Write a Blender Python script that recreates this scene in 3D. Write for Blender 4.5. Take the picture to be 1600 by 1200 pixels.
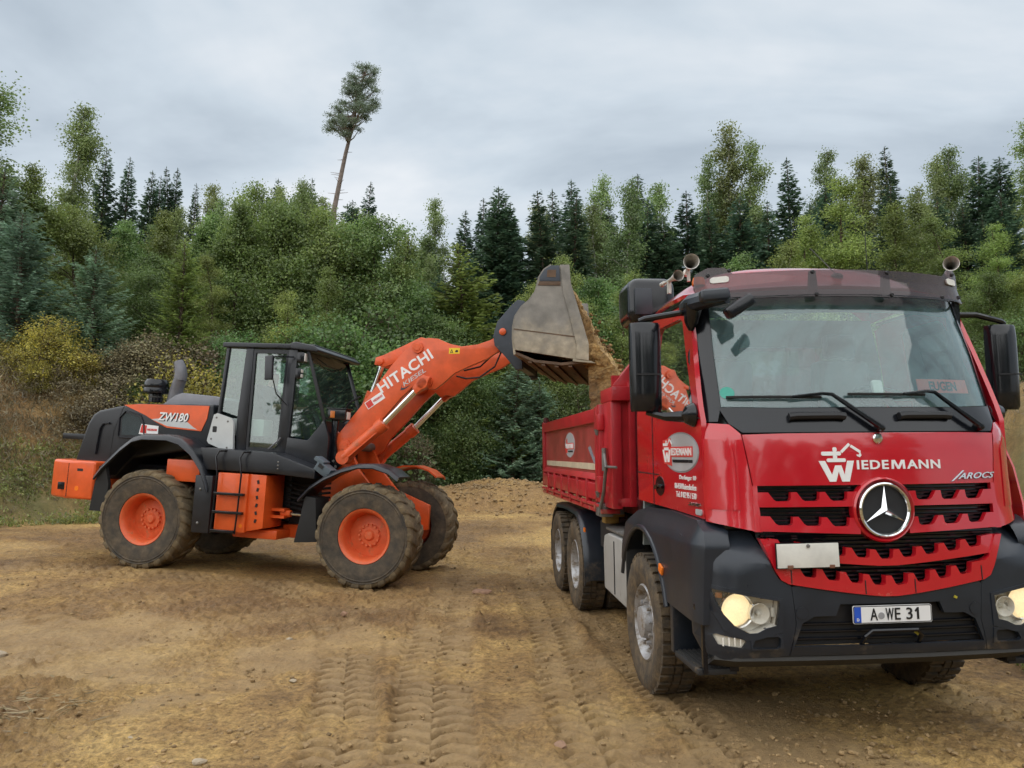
import bpy, bmesh, math, random
import numpy as np
from mathutils import Vector, Matrix, Euler
from mathutils.geometry import tessellate_polygon

sc = bpy.context.scene
for o in list(bpy.data.objects):
    bpy.data.objects.remove(o)
COL = sc.collection
rad = math.radians
PI = math.pi

# ------------------------------------------------------------------ camera, sky, sun, exposure
cam_d = bpy.data.cameras.new('camera')
cam_d.sensor_fit = 'HORIZONTAL'; cam_d.sensor_width = 36.0; cam_d.lens = 36.0 * 1202 / 1600
cam_d.clip_start = 0.05; cam_d.clip_end = 3000
cam = bpy.data.objects.new('camera', cam_d); COL.objects.link(cam)
cam.location = (0, 0, 1.8)
cam.rotation_euler = (rad(90) + math.atan(122 / 1202), 0, 0)
sc.camera = cam

SUN_EL, SUN_AZ = rad(60), rad(215)     # azimuth clockwise from +Y: high, behind the camera and to its left
world = bpy.data.worlds.new('World'); sc.world = world; world.use_nodes = True
wt = world.node_tree; wn = wt.nodes; wl = wt.links
wn.clear()
w_out = wn.new('ShaderNodeOutputWorld'); w_bg = wn.new('ShaderNodeBackground'); w_bg.inputs[1].default_value = 0.1
w_sky = wn.new('ShaderNodeTexSky'); w_sky.sky_type = 'NISHITA'; w_sky.sun_disc = False
w_sky.sun_elevation = SUN_EL; w_sky.sun_rotation = SUN_AZ
w_tc = wn.new('ShaderNodeTexCoord')
w_sep = wn.new('ShaderNodeSeparateXYZ'); wl.new(w_tc.outputs['Generated'], w_sep.inputs[0])
w_add = wn.new('ShaderNodeMath'); w_add.operation = 'ADD'; w_add.inputs[1].default_value = 0.28
w_abs = wn.new('ShaderNodeMath'); w_abs.operation = 'ABSOLUTE'
wl.new(w_sep.outputs['Z'], w_abs.inputs[0]); wl.new(w_abs.outputs[0], w_add.inputs[0])
w_dx = wn.new('ShaderNodeMath'); w_dx.operation = 'DIVIDE'; w_dy = wn.new('ShaderNodeMath'); w_dy.operation = 'DIVIDE'
wl.new(w_sep.outputs['X'], w_dx.inputs[0]); wl.new(w_add.outputs[0], w_dx.inputs[1])
wl.new(w_sep.outputs['Y'], w_dy.inputs[0]); wl.new(w_add.outputs[0], w_dy.inputs[1])
w_cmb = wn.new('ShaderNodeCombineXYZ'); wl.new(w_dx.outputs[0], w_cmb.inputs[0]); wl.new(w_dy.outputs[0], w_cmb.inputs[1])
def w_noise(scale, detail, rough, off, dist=0.0):
    mp = wn.new('ShaderNodeMapping'); mp.inputs['Location'].default_value = off
    mp.inputs['Rotation'].default_value = (0, 0, rad(28)); mp.inputs['Scale'].default_value = (0.8, 1.25, 1)
    wl.new(w_cmb.outputs[0], mp.inputs[0])
    n = wn.new('ShaderNodeTexNoise'); n.inputs['Scale'].default_value = scale; n.inputs['Detail'].default_value = detail
    n.inputs['Roughness'].default_value = rough; n.inputs['Distortion'].default_value = dist
    wl.new(mp.outputs[0], n.inputs['Vector']); return n
w_n1 = w_noise(0.95, 6, 0.55, (2.1, 4.4, 0), 0.5)
w_n2 = w_noise(3.4, 5, 0.5, (7.3, 1.2, 0), 0.2)
w_mx = wn.new('ShaderNodeMix'); w_mx.data_type = 'FLOAT'; w_mx.inputs[0].default_value = 0.3
wl.new(w_n1.outputs['Fac'], w_mx.inputs[2]); wl.new(w_n2.outputs['Fac'], w_mx.inputs[3])
w_ramp = wn.new('ShaderNodeValToRGB'); cr = w_ramp.color_ramp
cr.elements[0].position = 0.39; cr.elements[0].color = (0.475, 0.548, 0.625, 1)
cr.elements[1].position = 0.62; cr.elements[1].color = (0.85, 0.89, 0.93, 1)
e = cr.elements.new(0.5); e.color = (0.64, 0.72, 0.795, 1)
wl.new(w_mx.outputs[0], w_ramp.inputs[0])
w_sc = wn.new('ShaderNodeVectorMath'); w_sc.operation = 'SCALE'; w_sc.inputs['Scale'].default_value = 4.25
wl.new(w_ramp.outputs[0], w_sc.inputs[0])
w_mix = wn.new('ShaderNodeMix'); w_mix.data_type = 'RGBA'; w_mix.inputs[0].default_value = 0.96
wl.new(w_sky.outputs[0], w_mix.inputs[6]); wl.new(w_sc.outputs[0], w_mix.inputs[7])
wl.new(w_mix.outputs[2], w_bg.inputs[0]); wl.new(w_bg.outputs[0], w_out.inputs[0])

sun_d = bpy.data.lights.new('sun', 'SUN'); sun_d.energy = 1.5; sun_d.angle = rad(140); sun_d.color = (1.0, 0.97, 0.92)
sun = bpy.data.objects.new('sun', sun_d); COL.objects.link(sun)
sdir = Vector((math.sin(SUN_AZ) * math.cos(SUN_EL), math.cos(SUN_AZ) * math.cos(SUN_EL), math.sin(SUN_EL)))
sun.rotation_euler = sdir.to_track_quat('Z', 'Y').to_euler()
sun.location = (0, 0, 30)

vs = sc.view_settings
vs.view_transform = 'Standard'; vs.look = 'None'; vs.gamma = 1.0; vs.exposure = 1.22; vs.use_curve_mapping = False
sc.render.engine = 'CYCLES'
cy = sc.cycles
cy.max_bounces = 6; cy.diffuse_bounces = 3; cy.glossy_bounces = 3; cy.transmission_bounces = 4; cy.transparent_max_bounces = 10
cy.sample_clamp_indirect = 6.0; cy.caustics_reflective = False; cy.caustics_refractive = False
cy.use_denoising = True; cy.use_adaptive_sampling = True; cy.adaptive_threshold = 0.02
try:
    cy.denoiser = 'OPENIMAGEDENOISE'; cy.denoising_input_passes = 'RGB_ALBEDO_NORMAL'
except Exception:
    pass
sc.render.film_transparent = False

# ------------------------------------------------------------------ helpers
def tag(o, label=None, cat=None, group=None, kind=None):
    if label: o['label'] = label
    if cat: o['category'] = cat
    if group: o['group'] = group
    if kind: o['kind'] = kind
    return o

def empty(name, loc=(0, 0, 0), rot=(0, 0, 0)):
    o = bpy.data.objects.new(name, None); COL.objects.link(o)
    o.location = loc; o.rotation_euler = rot; o.empty_display_size = 0.3
    return o

def link(name, me, parent=None, loc=None, rot=None):
    o = bpy.data.objects.new(name, me); COL.objects.link(o)
    if parent is not None: o.parent = parent
    if loc is not None: o.location = loc
    if rot is not None: o.rotation_euler = rot
    return o

def fast_mesh(name, V, Q, mat=None, smooth=False):
    """V (n,3) float array, Q (m,k) int array of faces that all have k corners."""
    V = np.asarray(V, np.float32); Q = np.asarray(Q, np.int32)
    me = bpy.data.meshes.new(name)
    me.vertices.add(len(V)); me.vertices.foreach_set('co', V.ravel())
    k = Q.shape[1]
    me.loops.add(Q.size); me.loops.foreach_set('vertex_index', Q.ravel())
    me.polygons.add(len(Q)); me.polygons.foreach_set('loop_start', np.arange(0, Q.size, k, dtype=np.int32))
    try: me.polygons.foreach_set('loop_total', np.full(len(Q), k, np.int32))
    except Exception: pass
    me.update(calc_edges=True)
    me.polygons.foreach_set('use_smooth', np.full(len(Q), smooth, bool))
    if mat: me.materials.append(mat)
    return me

class MB:
    """collects shapes, then links them as one mesh object"""
    def __init__(s): s.v = []; s.f = []
    def add(s, V, F):
        n = len(s.v); s.v += [tuple(p) for p in V]; s.f += [tuple(i + n for i in f) for f in F]; return s
    def box(s, c, d, rot=None):
        x, y, z = d[0] / 2, d[1] / 2, d[2] / 2
        V = [Vector((a * x, b * y, e * z)) for a in (-1, 1) for b in (-1, 1) for e in (-1, 1)]
        if rot is not None:
            R = Euler(rot).to_matrix(); V = [R @ p for p in V]
        c = Vector(c)
        return s.add([p + c for p in V], [(0, 1, 3, 2), (4, 6, 7, 5), (0, 4, 5, 1), (2, 3, 7, 6), (0, 2, 6, 4), (1, 5, 7, 3)])
    def bb(s, x0, x1, y0, y1, z0, z1):
        return s.box(((x0 + x1) / 2, (y0 + y1) / 2, (z0 + z1) / 2), (abs(x1 - x0), abs(y1 - y0), abs(z1 - z0)))
    def prism(s, poly, a0, a1, axis='y'):
        """poly: 2D outline, extruded from a0 to a1 along axis; 2D pairs are (x,z) for y, (y,z) for x, (x,y) for z"""
        def p3(p, a):
            return (a, p[0], p[1]) if axis == 'x' else (p[0], a, p[1]) if axis == 'y' else (p[0], p[1], a)
        n = len(poly)
        V = [p3(p, a0) for p in poly] + [p3(p, a1) for p in poly]
        F = [(i, (i + 1) % n, n + (i + 1) % n, n + i) for i in range(n)]
        tr = tessellate_polygon([[Vector((p[0], p[1], 0)) for p in poly]])
        F += [tuple(t) for t in tr] + [tuple(n + i for i in reversed(t)) for t in tr]
        return s.add(V, F)
    def tube(s, path, r, n=10, cap=True):
        P = [Vector(p) for p in path]; m = len(P)
        rr = r if isinstance(r, (list, tuple)) else [r] * m
        V = []; ref = None
        for i in range(m):
            t = (P[min(i + 1, m - 1)] - P[max(i - 1, 0)]).normalized()
            if ref is None:
                ref = Vector((0, 0, 1)) if abs(t.z) < 0.9 else Vector((1, 0, 0))
            u = (ref - t * ref.dot(t)).normalized(); w = t.cross(u); ref = u
            V += [P[i] + (u * math.cos(2 * PI * k / n) + w * math.sin(2 * PI * k / n)) * rr[i] for k in range(n)]
        F = [(i * n + k, i * n + (k + 1) % n, (i + 1) * n + (k + 1) % n, (i + 1) * n + k) for i in range(m - 1) for k in range(n)]
        if cap: F += [tuple(reversed(range(n))), tuple((m - 1) * n + k for k in range(n))]
        return s.add(V, F)
    def lathe(s, prof, c, axis='x', n=32, a0=0, a1=2 * PI):
        """prof: (radius, offset along axis); turned round axis through c"""
        full = abs(a1 - a0 - 2 * PI) < 1e-6; cols = n if full else n + 1
        V = []
        for (r, h) in prof:
            for k in range(cols):
                a = a0 + (a1 - a0) * k / n; ca, sa = r * math.cos(a), r * math.sin(a)
                p = (h, ca, sa) if axis == 'x' else (ca, h, sa) if axis == 'y' else (ca, sa, h)
                V.append((c[0] + p[0], c[1] + p[1], c[2] + p[2]))
        F = []
        for i in range(len(prof) - 1):
            for k in range(n):
                k2 = (k + 1) % cols
                F.append((i * cols + k, i * cols + k2, (i + 1) * cols + k2, (i + 1) * cols + k))
        return s.add(V, F)
    def grid(s, rows):
        m, n = len(rows), len(rows[0])
        return s.add([p for r in rows for p in r], [(i * n + k, i * n + k + 1, (i + 1) * n + k + 1, (i + 1) * n + k) for i in range(m - 1) for k in range(n - 1)])
    def sheet(s, rows, t):
        """a curved sheet given thickness t along its own normals"""
        m, n = len(rows), len(rows[0])
        R = [[Vector(p) for p in r] for r in rows]
        N = []
        for i in range(m):
            row = []
            for k in range(n):
                a = R[min(i + 1, m - 1)][k] - R[max(i - 1, 0)][k]; b = R[i][min(k + 1, n - 1)] - R[i][max(k - 1, 0)]
                row.append(a.cross(b).normalized())
            N.append(row)
        V = [p for r in R for p in r] + [R[i][k] + N[i][k] * t for i in range(m) for k in range(n)]
        o = m * n; F = []
        for i in range(m - 1):
            for k in range(n - 1):
                q = (i * n + k, i * n + k + 1, (i + 1) * n + k + 1, (i + 1) * n + k)
                F += [q, tuple(x + o for x in reversed(q))]
        ring = [k for k in range(n)] + [i * n + n - 1 for i in range(1, m)] + [(m - 1) * n + k for k in range(n - 2, -1, -1)] + [i * n for i in range(m - 2, 0, -1)]
        for a, b in zip(ring, ring[1:] + ring[:1]): F.append((a, b, b + o, a + o))
        return s.add(V, F)
    def mirror_x(s):
        n = len(s.v); s.v += [(-p[0], p[1], p[2]) for p in s.v]; s.f += [tuple(n + i for i in reversed(f)) for f in s.f]; return s
    def ob(s, name, mat, parent=None, bevel=0, smooth=35, seg=2, loc=None, rot=None, weld=False):
        return link(name, s.me(name, mat, bevel, smooth, seg, weld), parent, loc, rot)
    def me(s, name, mat, bevel=0, smooth=35, seg=2, weld=False):
        me = bpy.data.meshes.new(name); me.from_pydata(s.v, [], s.f)
        bm = bmesh.new(); bm.from_mesh(me)
        if weld: bmesh.ops.remove_doubles(bm, verts=bm.verts, dist=1e-4)
        bmesh.ops.recalc_face_normals(bm, faces=bm.faces)
        if bevel:
            ed = [e for e in bm.edges if len(e.link_faces) == 2 and e.calc_face_angle(0) > 0.5]
            if ed: bmesh.ops.bevel(bm, geom=ed, offset=bevel, segments=seg, profile=0.6, affect='EDGES', clamp_overlap=True)
        bm.to_mesh(me); bm.free()
        if smooth:
            me.polygons.foreach_set('use_smooth', np.ones(len(me.polygons), bool))
            me.set_sharp_from_angle(angle=rad(smooth))
        if mat: me.materials.append(mat)
        return me

def lerp(a, b, t): return a + (b - a) * t
def curve(pts, x):
    xs = [p[0] for p in pts]; ys = [p[1] for p in pts]
    return float(np.interp(x, xs, ys))

# ------------------------------------------------------------------ procedural materials
MATS = {}
def mat(name, col, rough=0.5, metal=0.0, var=0.12, vscale=6.0, bump=0.0, bscale=40.0, coat=0.0, mud=None, spec=0.5, emit=None, coords='Object'):
    """Principled material: colour mottled by noise; mud=(colour, amount, noise scale, z_low, z_high) splashes it, thinning out with height"""
    if name in MATS: return MATS[name]
    m = bpy.data.materials.new(name); m.use_nodes = True; nt = m.node_tree; N = nt.nodes; L = nt.links
    b = N['Principled BSDF']
    tc = N.new('ShaderNodeTexCoord'); vec = tc.outputs[coords]
    n1 = N.new('ShaderNodeTexNoise'); n1.inputs['Scale'].default_value = vscale; n1.inputs['Detail'].default_value = 6; n1.inputs['Roughness'].default_value = 0.6
    L.new(vec, n1.inputs['Vector'])
    rp = N.new('ShaderNodeValToRGB'); rp.color_ramp.elements[0].position = 0.32; rp.color_ramp.elements[1].position = 0.68
    c = np.array(col[:3])
    rp.color_ramp.elements[0].color = (*(c * (1 - var)), 1); rp.color_ramp.elements[1].color = (*np.minimum(c * (1 + var), 1), 1)
    L.new(n1.outputs['Fac'], rp.inputs[0])
    colout = rp.outputs[0]
    rr = N.new('ShaderNodeMapRange'); rr.inputs[3].default_value = max(rough - 0.08, 0.02); rr.inputs[4].default_value = min(rough + 0.1, 1)
    L.new(n1.outputs['Fac'], rr.inputs[0]); rout = rr.outputs[0]
    if mud:
        mc, amt, ms, z0, z1 = mud[:5]; lo_, hi_ = mud[5:] if len(mud) > 5 else (0.62, 0.86)
        n2 = N.new('ShaderNodeTexNoise'); n2.inputs['Scale'].default_value = ms; n2.inputs['Detail'].default_value = 9; n2.inputs['Roughness'].default_value = 0.68
        L.new(vec, n2.inputs['Vector'])
        sp = N.new('ShaderNodeSeparateXYZ'); L.new(vec, sp.inputs[0])
        mr = N.new('ShaderNodeMapRange'); mr.inputs[1].default_value = z0; mr.inputs[2].default_value = z1
        mr.inputs[3].default_value = amt; mr.inputs[4].default_value = -0.25; L.new(sp.outputs['Z'], mr.inputs[0])
        ad = N.new('ShaderNodeMath'); ad.operation = 'ADD'; L.new(mr.outputs[0], ad.inputs[0]); L.new(n2.outputs['Fac'], ad.inputs[1])
        st = N.new('ShaderNodeMapRange'); st.interpolation_type = 'SMOOTHSTEP'; st.inputs[1].default_value = lo_; st.inputs[2].default_value = hi_
        L.new(ad.outputs[0], st.inputs[0])
        n3 = N.new('ShaderNodeTexNoise'); n3.inputs['Scale'].default_value = ms * 3; n3.inputs['Detail'].default_value = 4; L.new(vec, n3.inputs['Vector'])
        mrp = N.new('ShaderNodeValToRGB'); mcv = np.array(mc)
        mrp.color_ramp.elements[0].color = (*(mcv * 0.7), 1); mrp.color_ramp.elements[1].color = (*(mcv * 1.25), 1)
        mrp.color_ramp.elements[0].position = 0.3; mrp.color_ramp.elements[1].position = 0.7
        L.new(n3.outputs['Fac'], mrp.inputs[0])
        mx = N.new('ShaderNodeMix'); mx.data_type = 'RGBA'; L.new(st.outputs[0], mx.inputs[0]); L.new(colout, mx.inputs[6]); L.new(mrp.outputs[0], mx.inputs[7])
        colout = mx.outputs[2]
        mxr = N.new('ShaderNodeMix'); mxr.data_type = 'FLOAT'; L.new(st.outputs[0], mxr.inputs[0]); L.new(rout, mxr.inputs[2]); mxr.inputs[3].default_value = 0.85
        rout = mxr.outputs[0]
        if metal:
            mm = N.new('ShaderNodeMapRange'); mm.inputs[3].default_value = metal; mm.inputs[4].default_value = 0; L.new(st.outputs[0], mm.inputs[0]); L.new(mm.outputs[0], b.inputs['Metallic'])
    L.new(colout, b.inputs['Base Color']); L.new(rout, b.inputs['Roughness'])
    if not (mud and metal): b.inputs['Metallic'].default_value = metal
    b.inputs['Specular IOR Level'].default_value = spec
    if coat: b.inputs['Coat Weight'].default_value = coat; b.inputs['Coat Roughness'].default_value = 0.06
    if bump:
        nb = N.new('ShaderNodeTexNoise'); nb.inputs['Scale'].default_value = bscale; nb.inputs['Detail'].default_value = 5; L.new(vec, nb.inputs['Vector'])
        bp = N.new('ShaderNodeBump'); bp.inputs['Strength'].default_value = bump; bp.inputs['Distance'].default_value = 0.01
        L.new(nb.outputs['Fac'], bp.inputs['Height']); L.new(bp.outputs[0], b.inputs['Normal'])
    if emit:
        b.inputs['Emission Color'].default_value = (*emit[0], 1); b.inputs['Emission Strength'].default_value = emit[1]
    MATS[name] = m; return m

def leaf_mat(name, c0, c1, trans=0.35):
    """leaves: colour drawn per leaf and per plant, part of the light passing through"""
    m = bpy.data.materials.new(name); m.use_nodes = True; nt = m.node_tree; N = nt.nodes; L = nt.links
    N.clear(); out = N.new('ShaderNodeOutputMaterial')
    g = N.new('ShaderNodeNewGeometry'); oi = N.new('ShaderNodeObjectInfo')
    rp = N.new('ShaderNodeValToRGB'); rp.color_ramp.elements[0].color = (*c0, 1); rp.color_ramp.elements[1].color = (*c1, 1)
    L.new(g.outputs['Random Per Island'], rp.inputs[0])
    hs = N.new('ShaderNodeHueSaturation')
    h = N.new('ShaderNodeMapRange'); h.inputs[3].default_value = 0.475; h.inputs[4].default_value = 0.525; L.new(oi.outputs['Random'], h.inputs[0]); L.new(h.outputs[0], hs.inputs['Hue'])
    v = N.new('ShaderNodeMath'); v.operation = 'MULTIPLY'; v.inputs[1].default_value = 7.31; L.new(oi.outputs['Random'], v.inputs[0])
    fr = N.new('ShaderNodeMath'); fr.operation = 'FRACT'; L.new(v.outputs[0], fr.inputs[0])
    vr = N.new('ShaderNodeMapRange'); vr.inputs[3].default_value = 0.95; vr.inputs[4].default_value = 1.5; L.new(fr.outputs[0], vr.inputs[0]); L.new(vr.outputs[0], hs.inputs['Value'])
    tc = N.new('ShaderNodeTexCoord'); cn = N.new('ShaderNodeTexNoise'); cn.inputs['Scale'].default_value = 1.1; cn.inputs['Detail'].default_value = 1.0; L.new(tc.outputs['Object'], cn.inputs['Vector'])
    cm = N.new('ShaderNodeMapRange'); cm.inputs[1].default_value = 0.3; cm.inputs[2].default_value = 0.7; cm.inputs[3].default_value = 0.68; cm.inputs[4].default_value = 1.32; L.new(cn.outputs['Fac'], cm.inputs[0])
    cv = N.new('ShaderNodeVectorMath'); cv.operation = 'SCALE'; L.new(rp.outputs[0], cv.inputs[0]); L.new(cm.outputs[0], cv.inputs['Scale'])
    L.new(cv.outputs[0], hs.inputs['Color'])
    d = N.new('ShaderNodeBsdfDiffuse'); t = N.new('ShaderNodeBsdfTranslucent'); mx = N.new('ShaderNodeMixShader'); mx.inputs[0].default_value = trans
    gl = N.new('ShaderNodeBsdfGlossy'); gl.inputs['Roughness'].default_value = 0.45; gl.inputs['Color'].default_value = (1, 1, 1, 1)
    L.new(hs.outputs[0], d.inputs[0]); L.new(hs.outputs[0], t.inputs[0]); L.new(d.outputs[0], mx.inputs[1]); L.new(t.outputs[0], mx.inputs[2])
    m2 = N.new('ShaderNodeMixShader'); m2.inputs[0].default_value = 0.035; L.new(mx.outputs[0], m2.inputs[1]); L.new(gl.outputs[0], m2.inputs[2])
    L.new(m2.outputs[0], out.inputs[0]); return m

# ------------------------------------------------------------------ value noise for the relief
_rs = np.random.RandomState(11); _PERM = _rs.permutation(4096); _VAL = _rs.rand(4096)
def vnoise(x, y):
    xi = np.floor(x).astype(np.int64); yi = np.floor(y).astype(np.int64); fx = x - xi; fy = y - yi
    fx = fx * fx * (3 - 2 * fx); fy = fy * fy * (3 - 2 * fy)
    def h(a, b): return _VAL[_PERM[(_PERM[a & 4095] + b) & 4095]]
    return (h(xi, yi) * (1 - fx) + h(xi + 1, yi) * fx) * (1 - fy) + (h(xi, yi + 1) * (1 - fx) + h(xi + 1, yi + 1) * fx) * fy
def fbm(x, y, s, o=4, g=0.5):
    r = 0; a = 1; t = 0
    for k in range(o):
        r = r + a * (vnoise(x * s + 17.3 * k, y * s - 9.1 * k) - 0.5); t += a; a *= g; s *= 2.03
    return r / t
def sstep(x): x = np.clip(x, 0, 1); return x * x * (3 - 2 * x)

# ------------------------------------------------------------------ where the two machines stand (their local frames)
TRUCK_LOC, TRUCK_ROT = (2.406, 4.891, 0.0), (rad(0.61), rad(-0.64), rad(5.27))
LOADER_LOC, LOADER_ROT = (-5.199, 12.489, 0.238), (rad(-0.27), rad(3.07), rad(-11.26))
def frame(loc, rot): return Matrix.Translation(loc) @ Euler(rot).to_matrix().to_4x4()
TRM, LDM = frame(TRUCK_LOC, TRUCK_ROT), frame(LOADER_LOC, LOADER_ROT)

# ------------------------------------------------------------------ terrain
ctl = [TRM @ Vector((s, y, 0.0)) for s in (-1.02, 1.02) for y in (1.6, 4.85, 6.2)] + [LDM @ Vector((x, s * 0.95, 0.03)) for x in (0, 3.43) for s in (-1, 1)]
ctl += [Vector(p) for p in ((0, 0, 0), (-5, 2, 0.02), (6, 1, 0.05), (-2, 6, 0.0), (-7, 7, 0.1), (0.5, 18, 0.42), (-4, 18, 0.5), (-11, 14.5, 0.55), (-9, 10, .3), (8, 12, 0.3), (9, 6, 0.15), (0, 24, .55), (0, -8, 0))]
_CP = np.array([tuple(p) for p in ctl])
_ph = lambda d: np.exp(-(d / 3.6) ** 2)
_A = np.c_[np.ones(len(_CP)), _CP[:, :2]]; _pl = np.linalg.lstsq(_A, _CP[:, 2], rcond=None)[0]
_rd = _CP[:, 2] - _A @ _pl
_D = np.hypot(_CP[:, None, 0] - _CP[None, :, 0], _CP[:, None, 1] - _CP[None, :, 1])
_wt = np.linalg.solve(_ph(_D) + 0.02 * np.eye(len(_CP)), _rd)
FOOT = np.array([(-180, 30), (-120, 16), (-90, 14), (-45, 16.5), (-33.6, 19.0), (-26, 20.4), (-20, 22.3), (-8, 25.5), (0, 27), (10, 27.5), (20, 24), (28, 20), (33.5, 17.2), (45, 15), (90, 12), (120, 15), (180, 30)], float)
BANK = np.array([(-180, 0), (-120, 2.5), (-90, 3.5), (-33, 3.7), (-26, 3.4), (-20, 2.8), (-8, 1.5), (0, 1.0), (10, 1.2), (20, 2.2), (33, 3.3), (90, 3), (120, 2), (180, 0)], float)
def terrain(x, y):
    x = np.asarray(x, float); y = np.asarray(y, float)
    xc = np.clip(x, -14, 14); yc = np.clip(y, -8, 26)
    z = _pl[0] + _pl[1] * xc + _pl[2] * yc
    for k in range(len(_CP)): z = z + _wt[k] * _ph(np.hypot(x - _CP[k, 0], y - _CP[k, 1]))
    az = np.degrees(np.arctan2(x, y)); r = np.hypot(x, y)
    s = r - np.interp(az, FOOT[:, 0], FOOT[:, 1]) + fbm(x, y, 0.35, 3) * 1.6
    hb = np.interp(az, BANK[:, 0], BANK[:, 1])
    z = z + hb * sstep(s / 4.6) * (1 + 0.25 * fbm(x, y, 0.5, 3)) + 0.045 * np.clip(s - 3, 0, 60) * sstep((s - 3) / 6) * (hb > 0.3)
    # spoil heap at the back of the pit
    q = ((x - 0.1) / 4.4) ** 2 + ((y - 22.6) / 2.0) ** 2
    z = z + 0.72 * np.clip(1 - q, 0, 1) ** 0.7 * (1 + 0.5 * fbm(x, y, 0.9, 4))
    return z
def bank_s(x, y):
    az = np.degrees(np.arctan2(x, y)); r = np.hypot(x, y)
    return r - np.interp(az, FOOT[:, 0], FOOT[:, 1])
def tz(x, y): return float(terrain(np.array([x]), np.array([y]))[0])

# tyre tracks: centre line (world x,y), width, depth, tread pitch
TRACKS = [
    ([(-0.75, 1.0), (-0.95, 4.0), (-1.2, 5.7), (-1.62, 7.8), (-2.35, 9.6), (-3.6, 11.0)], 0.46, 0.035, 0.17, 1.0),
    ([(-0.35, 1.0), (-0.42, 4.0), (-0.53, 5.3), (-0.68, 7.0), (-0.75, 8.6), (-0.82, 12.0), (-0.9, 15.0), (-0.6, 19.0)], 0.58, 0.035, 0.19, 1.0),
    ([(0.72, 1.0), (0.62, 4.2), (0.50, 5.8), (0.44, 9.0), (0.2, 13.0), (-0.1, 18.0)], 0.5, 0.03, 0.18, 0.7),
    ([(1.55, 1.0), (1.42, 4.0), (1.22, 6.0), (0.93, 9.6), (0.4, 15.0)], 0.42, 0.03, 0.12, 0.6),
    ([(-6.5, 4.5), (-4.2, 7.2), (-2.4, 9.0), (-1.0, 9.8), (0.3, 10.2)], 0.6, 0.025, 0.2, 0.35),
    ([(-11, 10.0), (-7, 11.2), (-3, 10.6), (-1.5, 10.4)], 0.6, 0.03, 0.21, 0.5),
    ([(3.9, 1.0), (3.75, 4.0), (3.3, 7.0)], 0.45, 0.06, 0.15, 0.5),
]
def track_fields(x, y):
    """(relief to add, how far the soil is pressed smooth 0..1)"""
    dz = np.zeros_like(x); pr = np.zeros_like(x)
    for pts, w, dep, pitch, amt in TRACKS:
        P = np.array(pts); seg = np.diff(P, axis=0); ln = np.hypot(seg[:, 0], seg[:, 1]); cum = np.r_[0, np.cumsum(ln)]
        best = np.full(x.shape, 1e9); S = np.zeros_like(x); T = np.zeros_like(x)
        for k in range(len(seg)):
            ux, uy = seg[k] / ln[k]; dx, dy = x - P[k, 0], y - P[k, 1]
            u = np.clip(dx * ux + dy * uy, 0, ln[k]); t = dx * -uy + dy * ux
            d = np.hypot(dx - u * ux, dy - u * uy); b = d < best
            best = np.where(b, d, best); S = np.where(b, cum[k] + u, S); T = np.where(b, t, T)
        wob = w * (1 + 0.35 * fbm(S + 31 * w, T * 0.3, 0.8, 2))
        e = np.abs(T) / (wob / 2); ins = sstep((1.15 - e) / 0.3) * sstep((cum[-1] - S) / 0.5)
        ins = ins * sstep((0.62 + 2.6 * fbm(x + 40 * pitch, y, 0.5, 3) + 1.0 * fbm(x, y, 2.4, 3)) / 0.5)
        ph = S / pitch - 0.55 * np.abs(np.sin(2 * PI * T / w)) + 0.7 * fbm(x, y, 1.2, 2) + 0.25 * fbm(x, y, 6, 2)
        fr = ph - np.floor(ph)
        rid = np.where(fr < 0.75, fr / 0.75, (1 - fr) / 0.25)
        half = np.where(T > 0, 0.5, 0.0); ph2 = ph + half * 0.9; fr2 = ph2 - np.floor(ph2); rid = np.where(fr2 < 0.2, fr2 / 0.2, (1 - fr2) / 0.8)
        berm = np.exp(-((e - 1.25) / 0.22) ** 2)
        gro = np.exp(-((fr2 - 0.5) / 0.13) ** 2)          # a groove between one lug print and the next
        lob = np.sin(PI * np.clip((fr2 - 0.5) % 1.0, 0, 1))
        dz = dz + amt * (ins * (-0.4 * dep + 0.016 * lob - 0.10 * gro * (0.8 + 1.5 * fbm(x, y, 2.0, 2))) + berm * 0.018 * (1 + 3 * fbm(x, y, 3, 3)) * sstep((cum[-1] - S) / 0.5))
        pr = np.maximum(pr, ins * min(1, amt * 1.1) * np.clip((15 - y) / 6, 0.2, 1))
    return dz, pr

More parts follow.
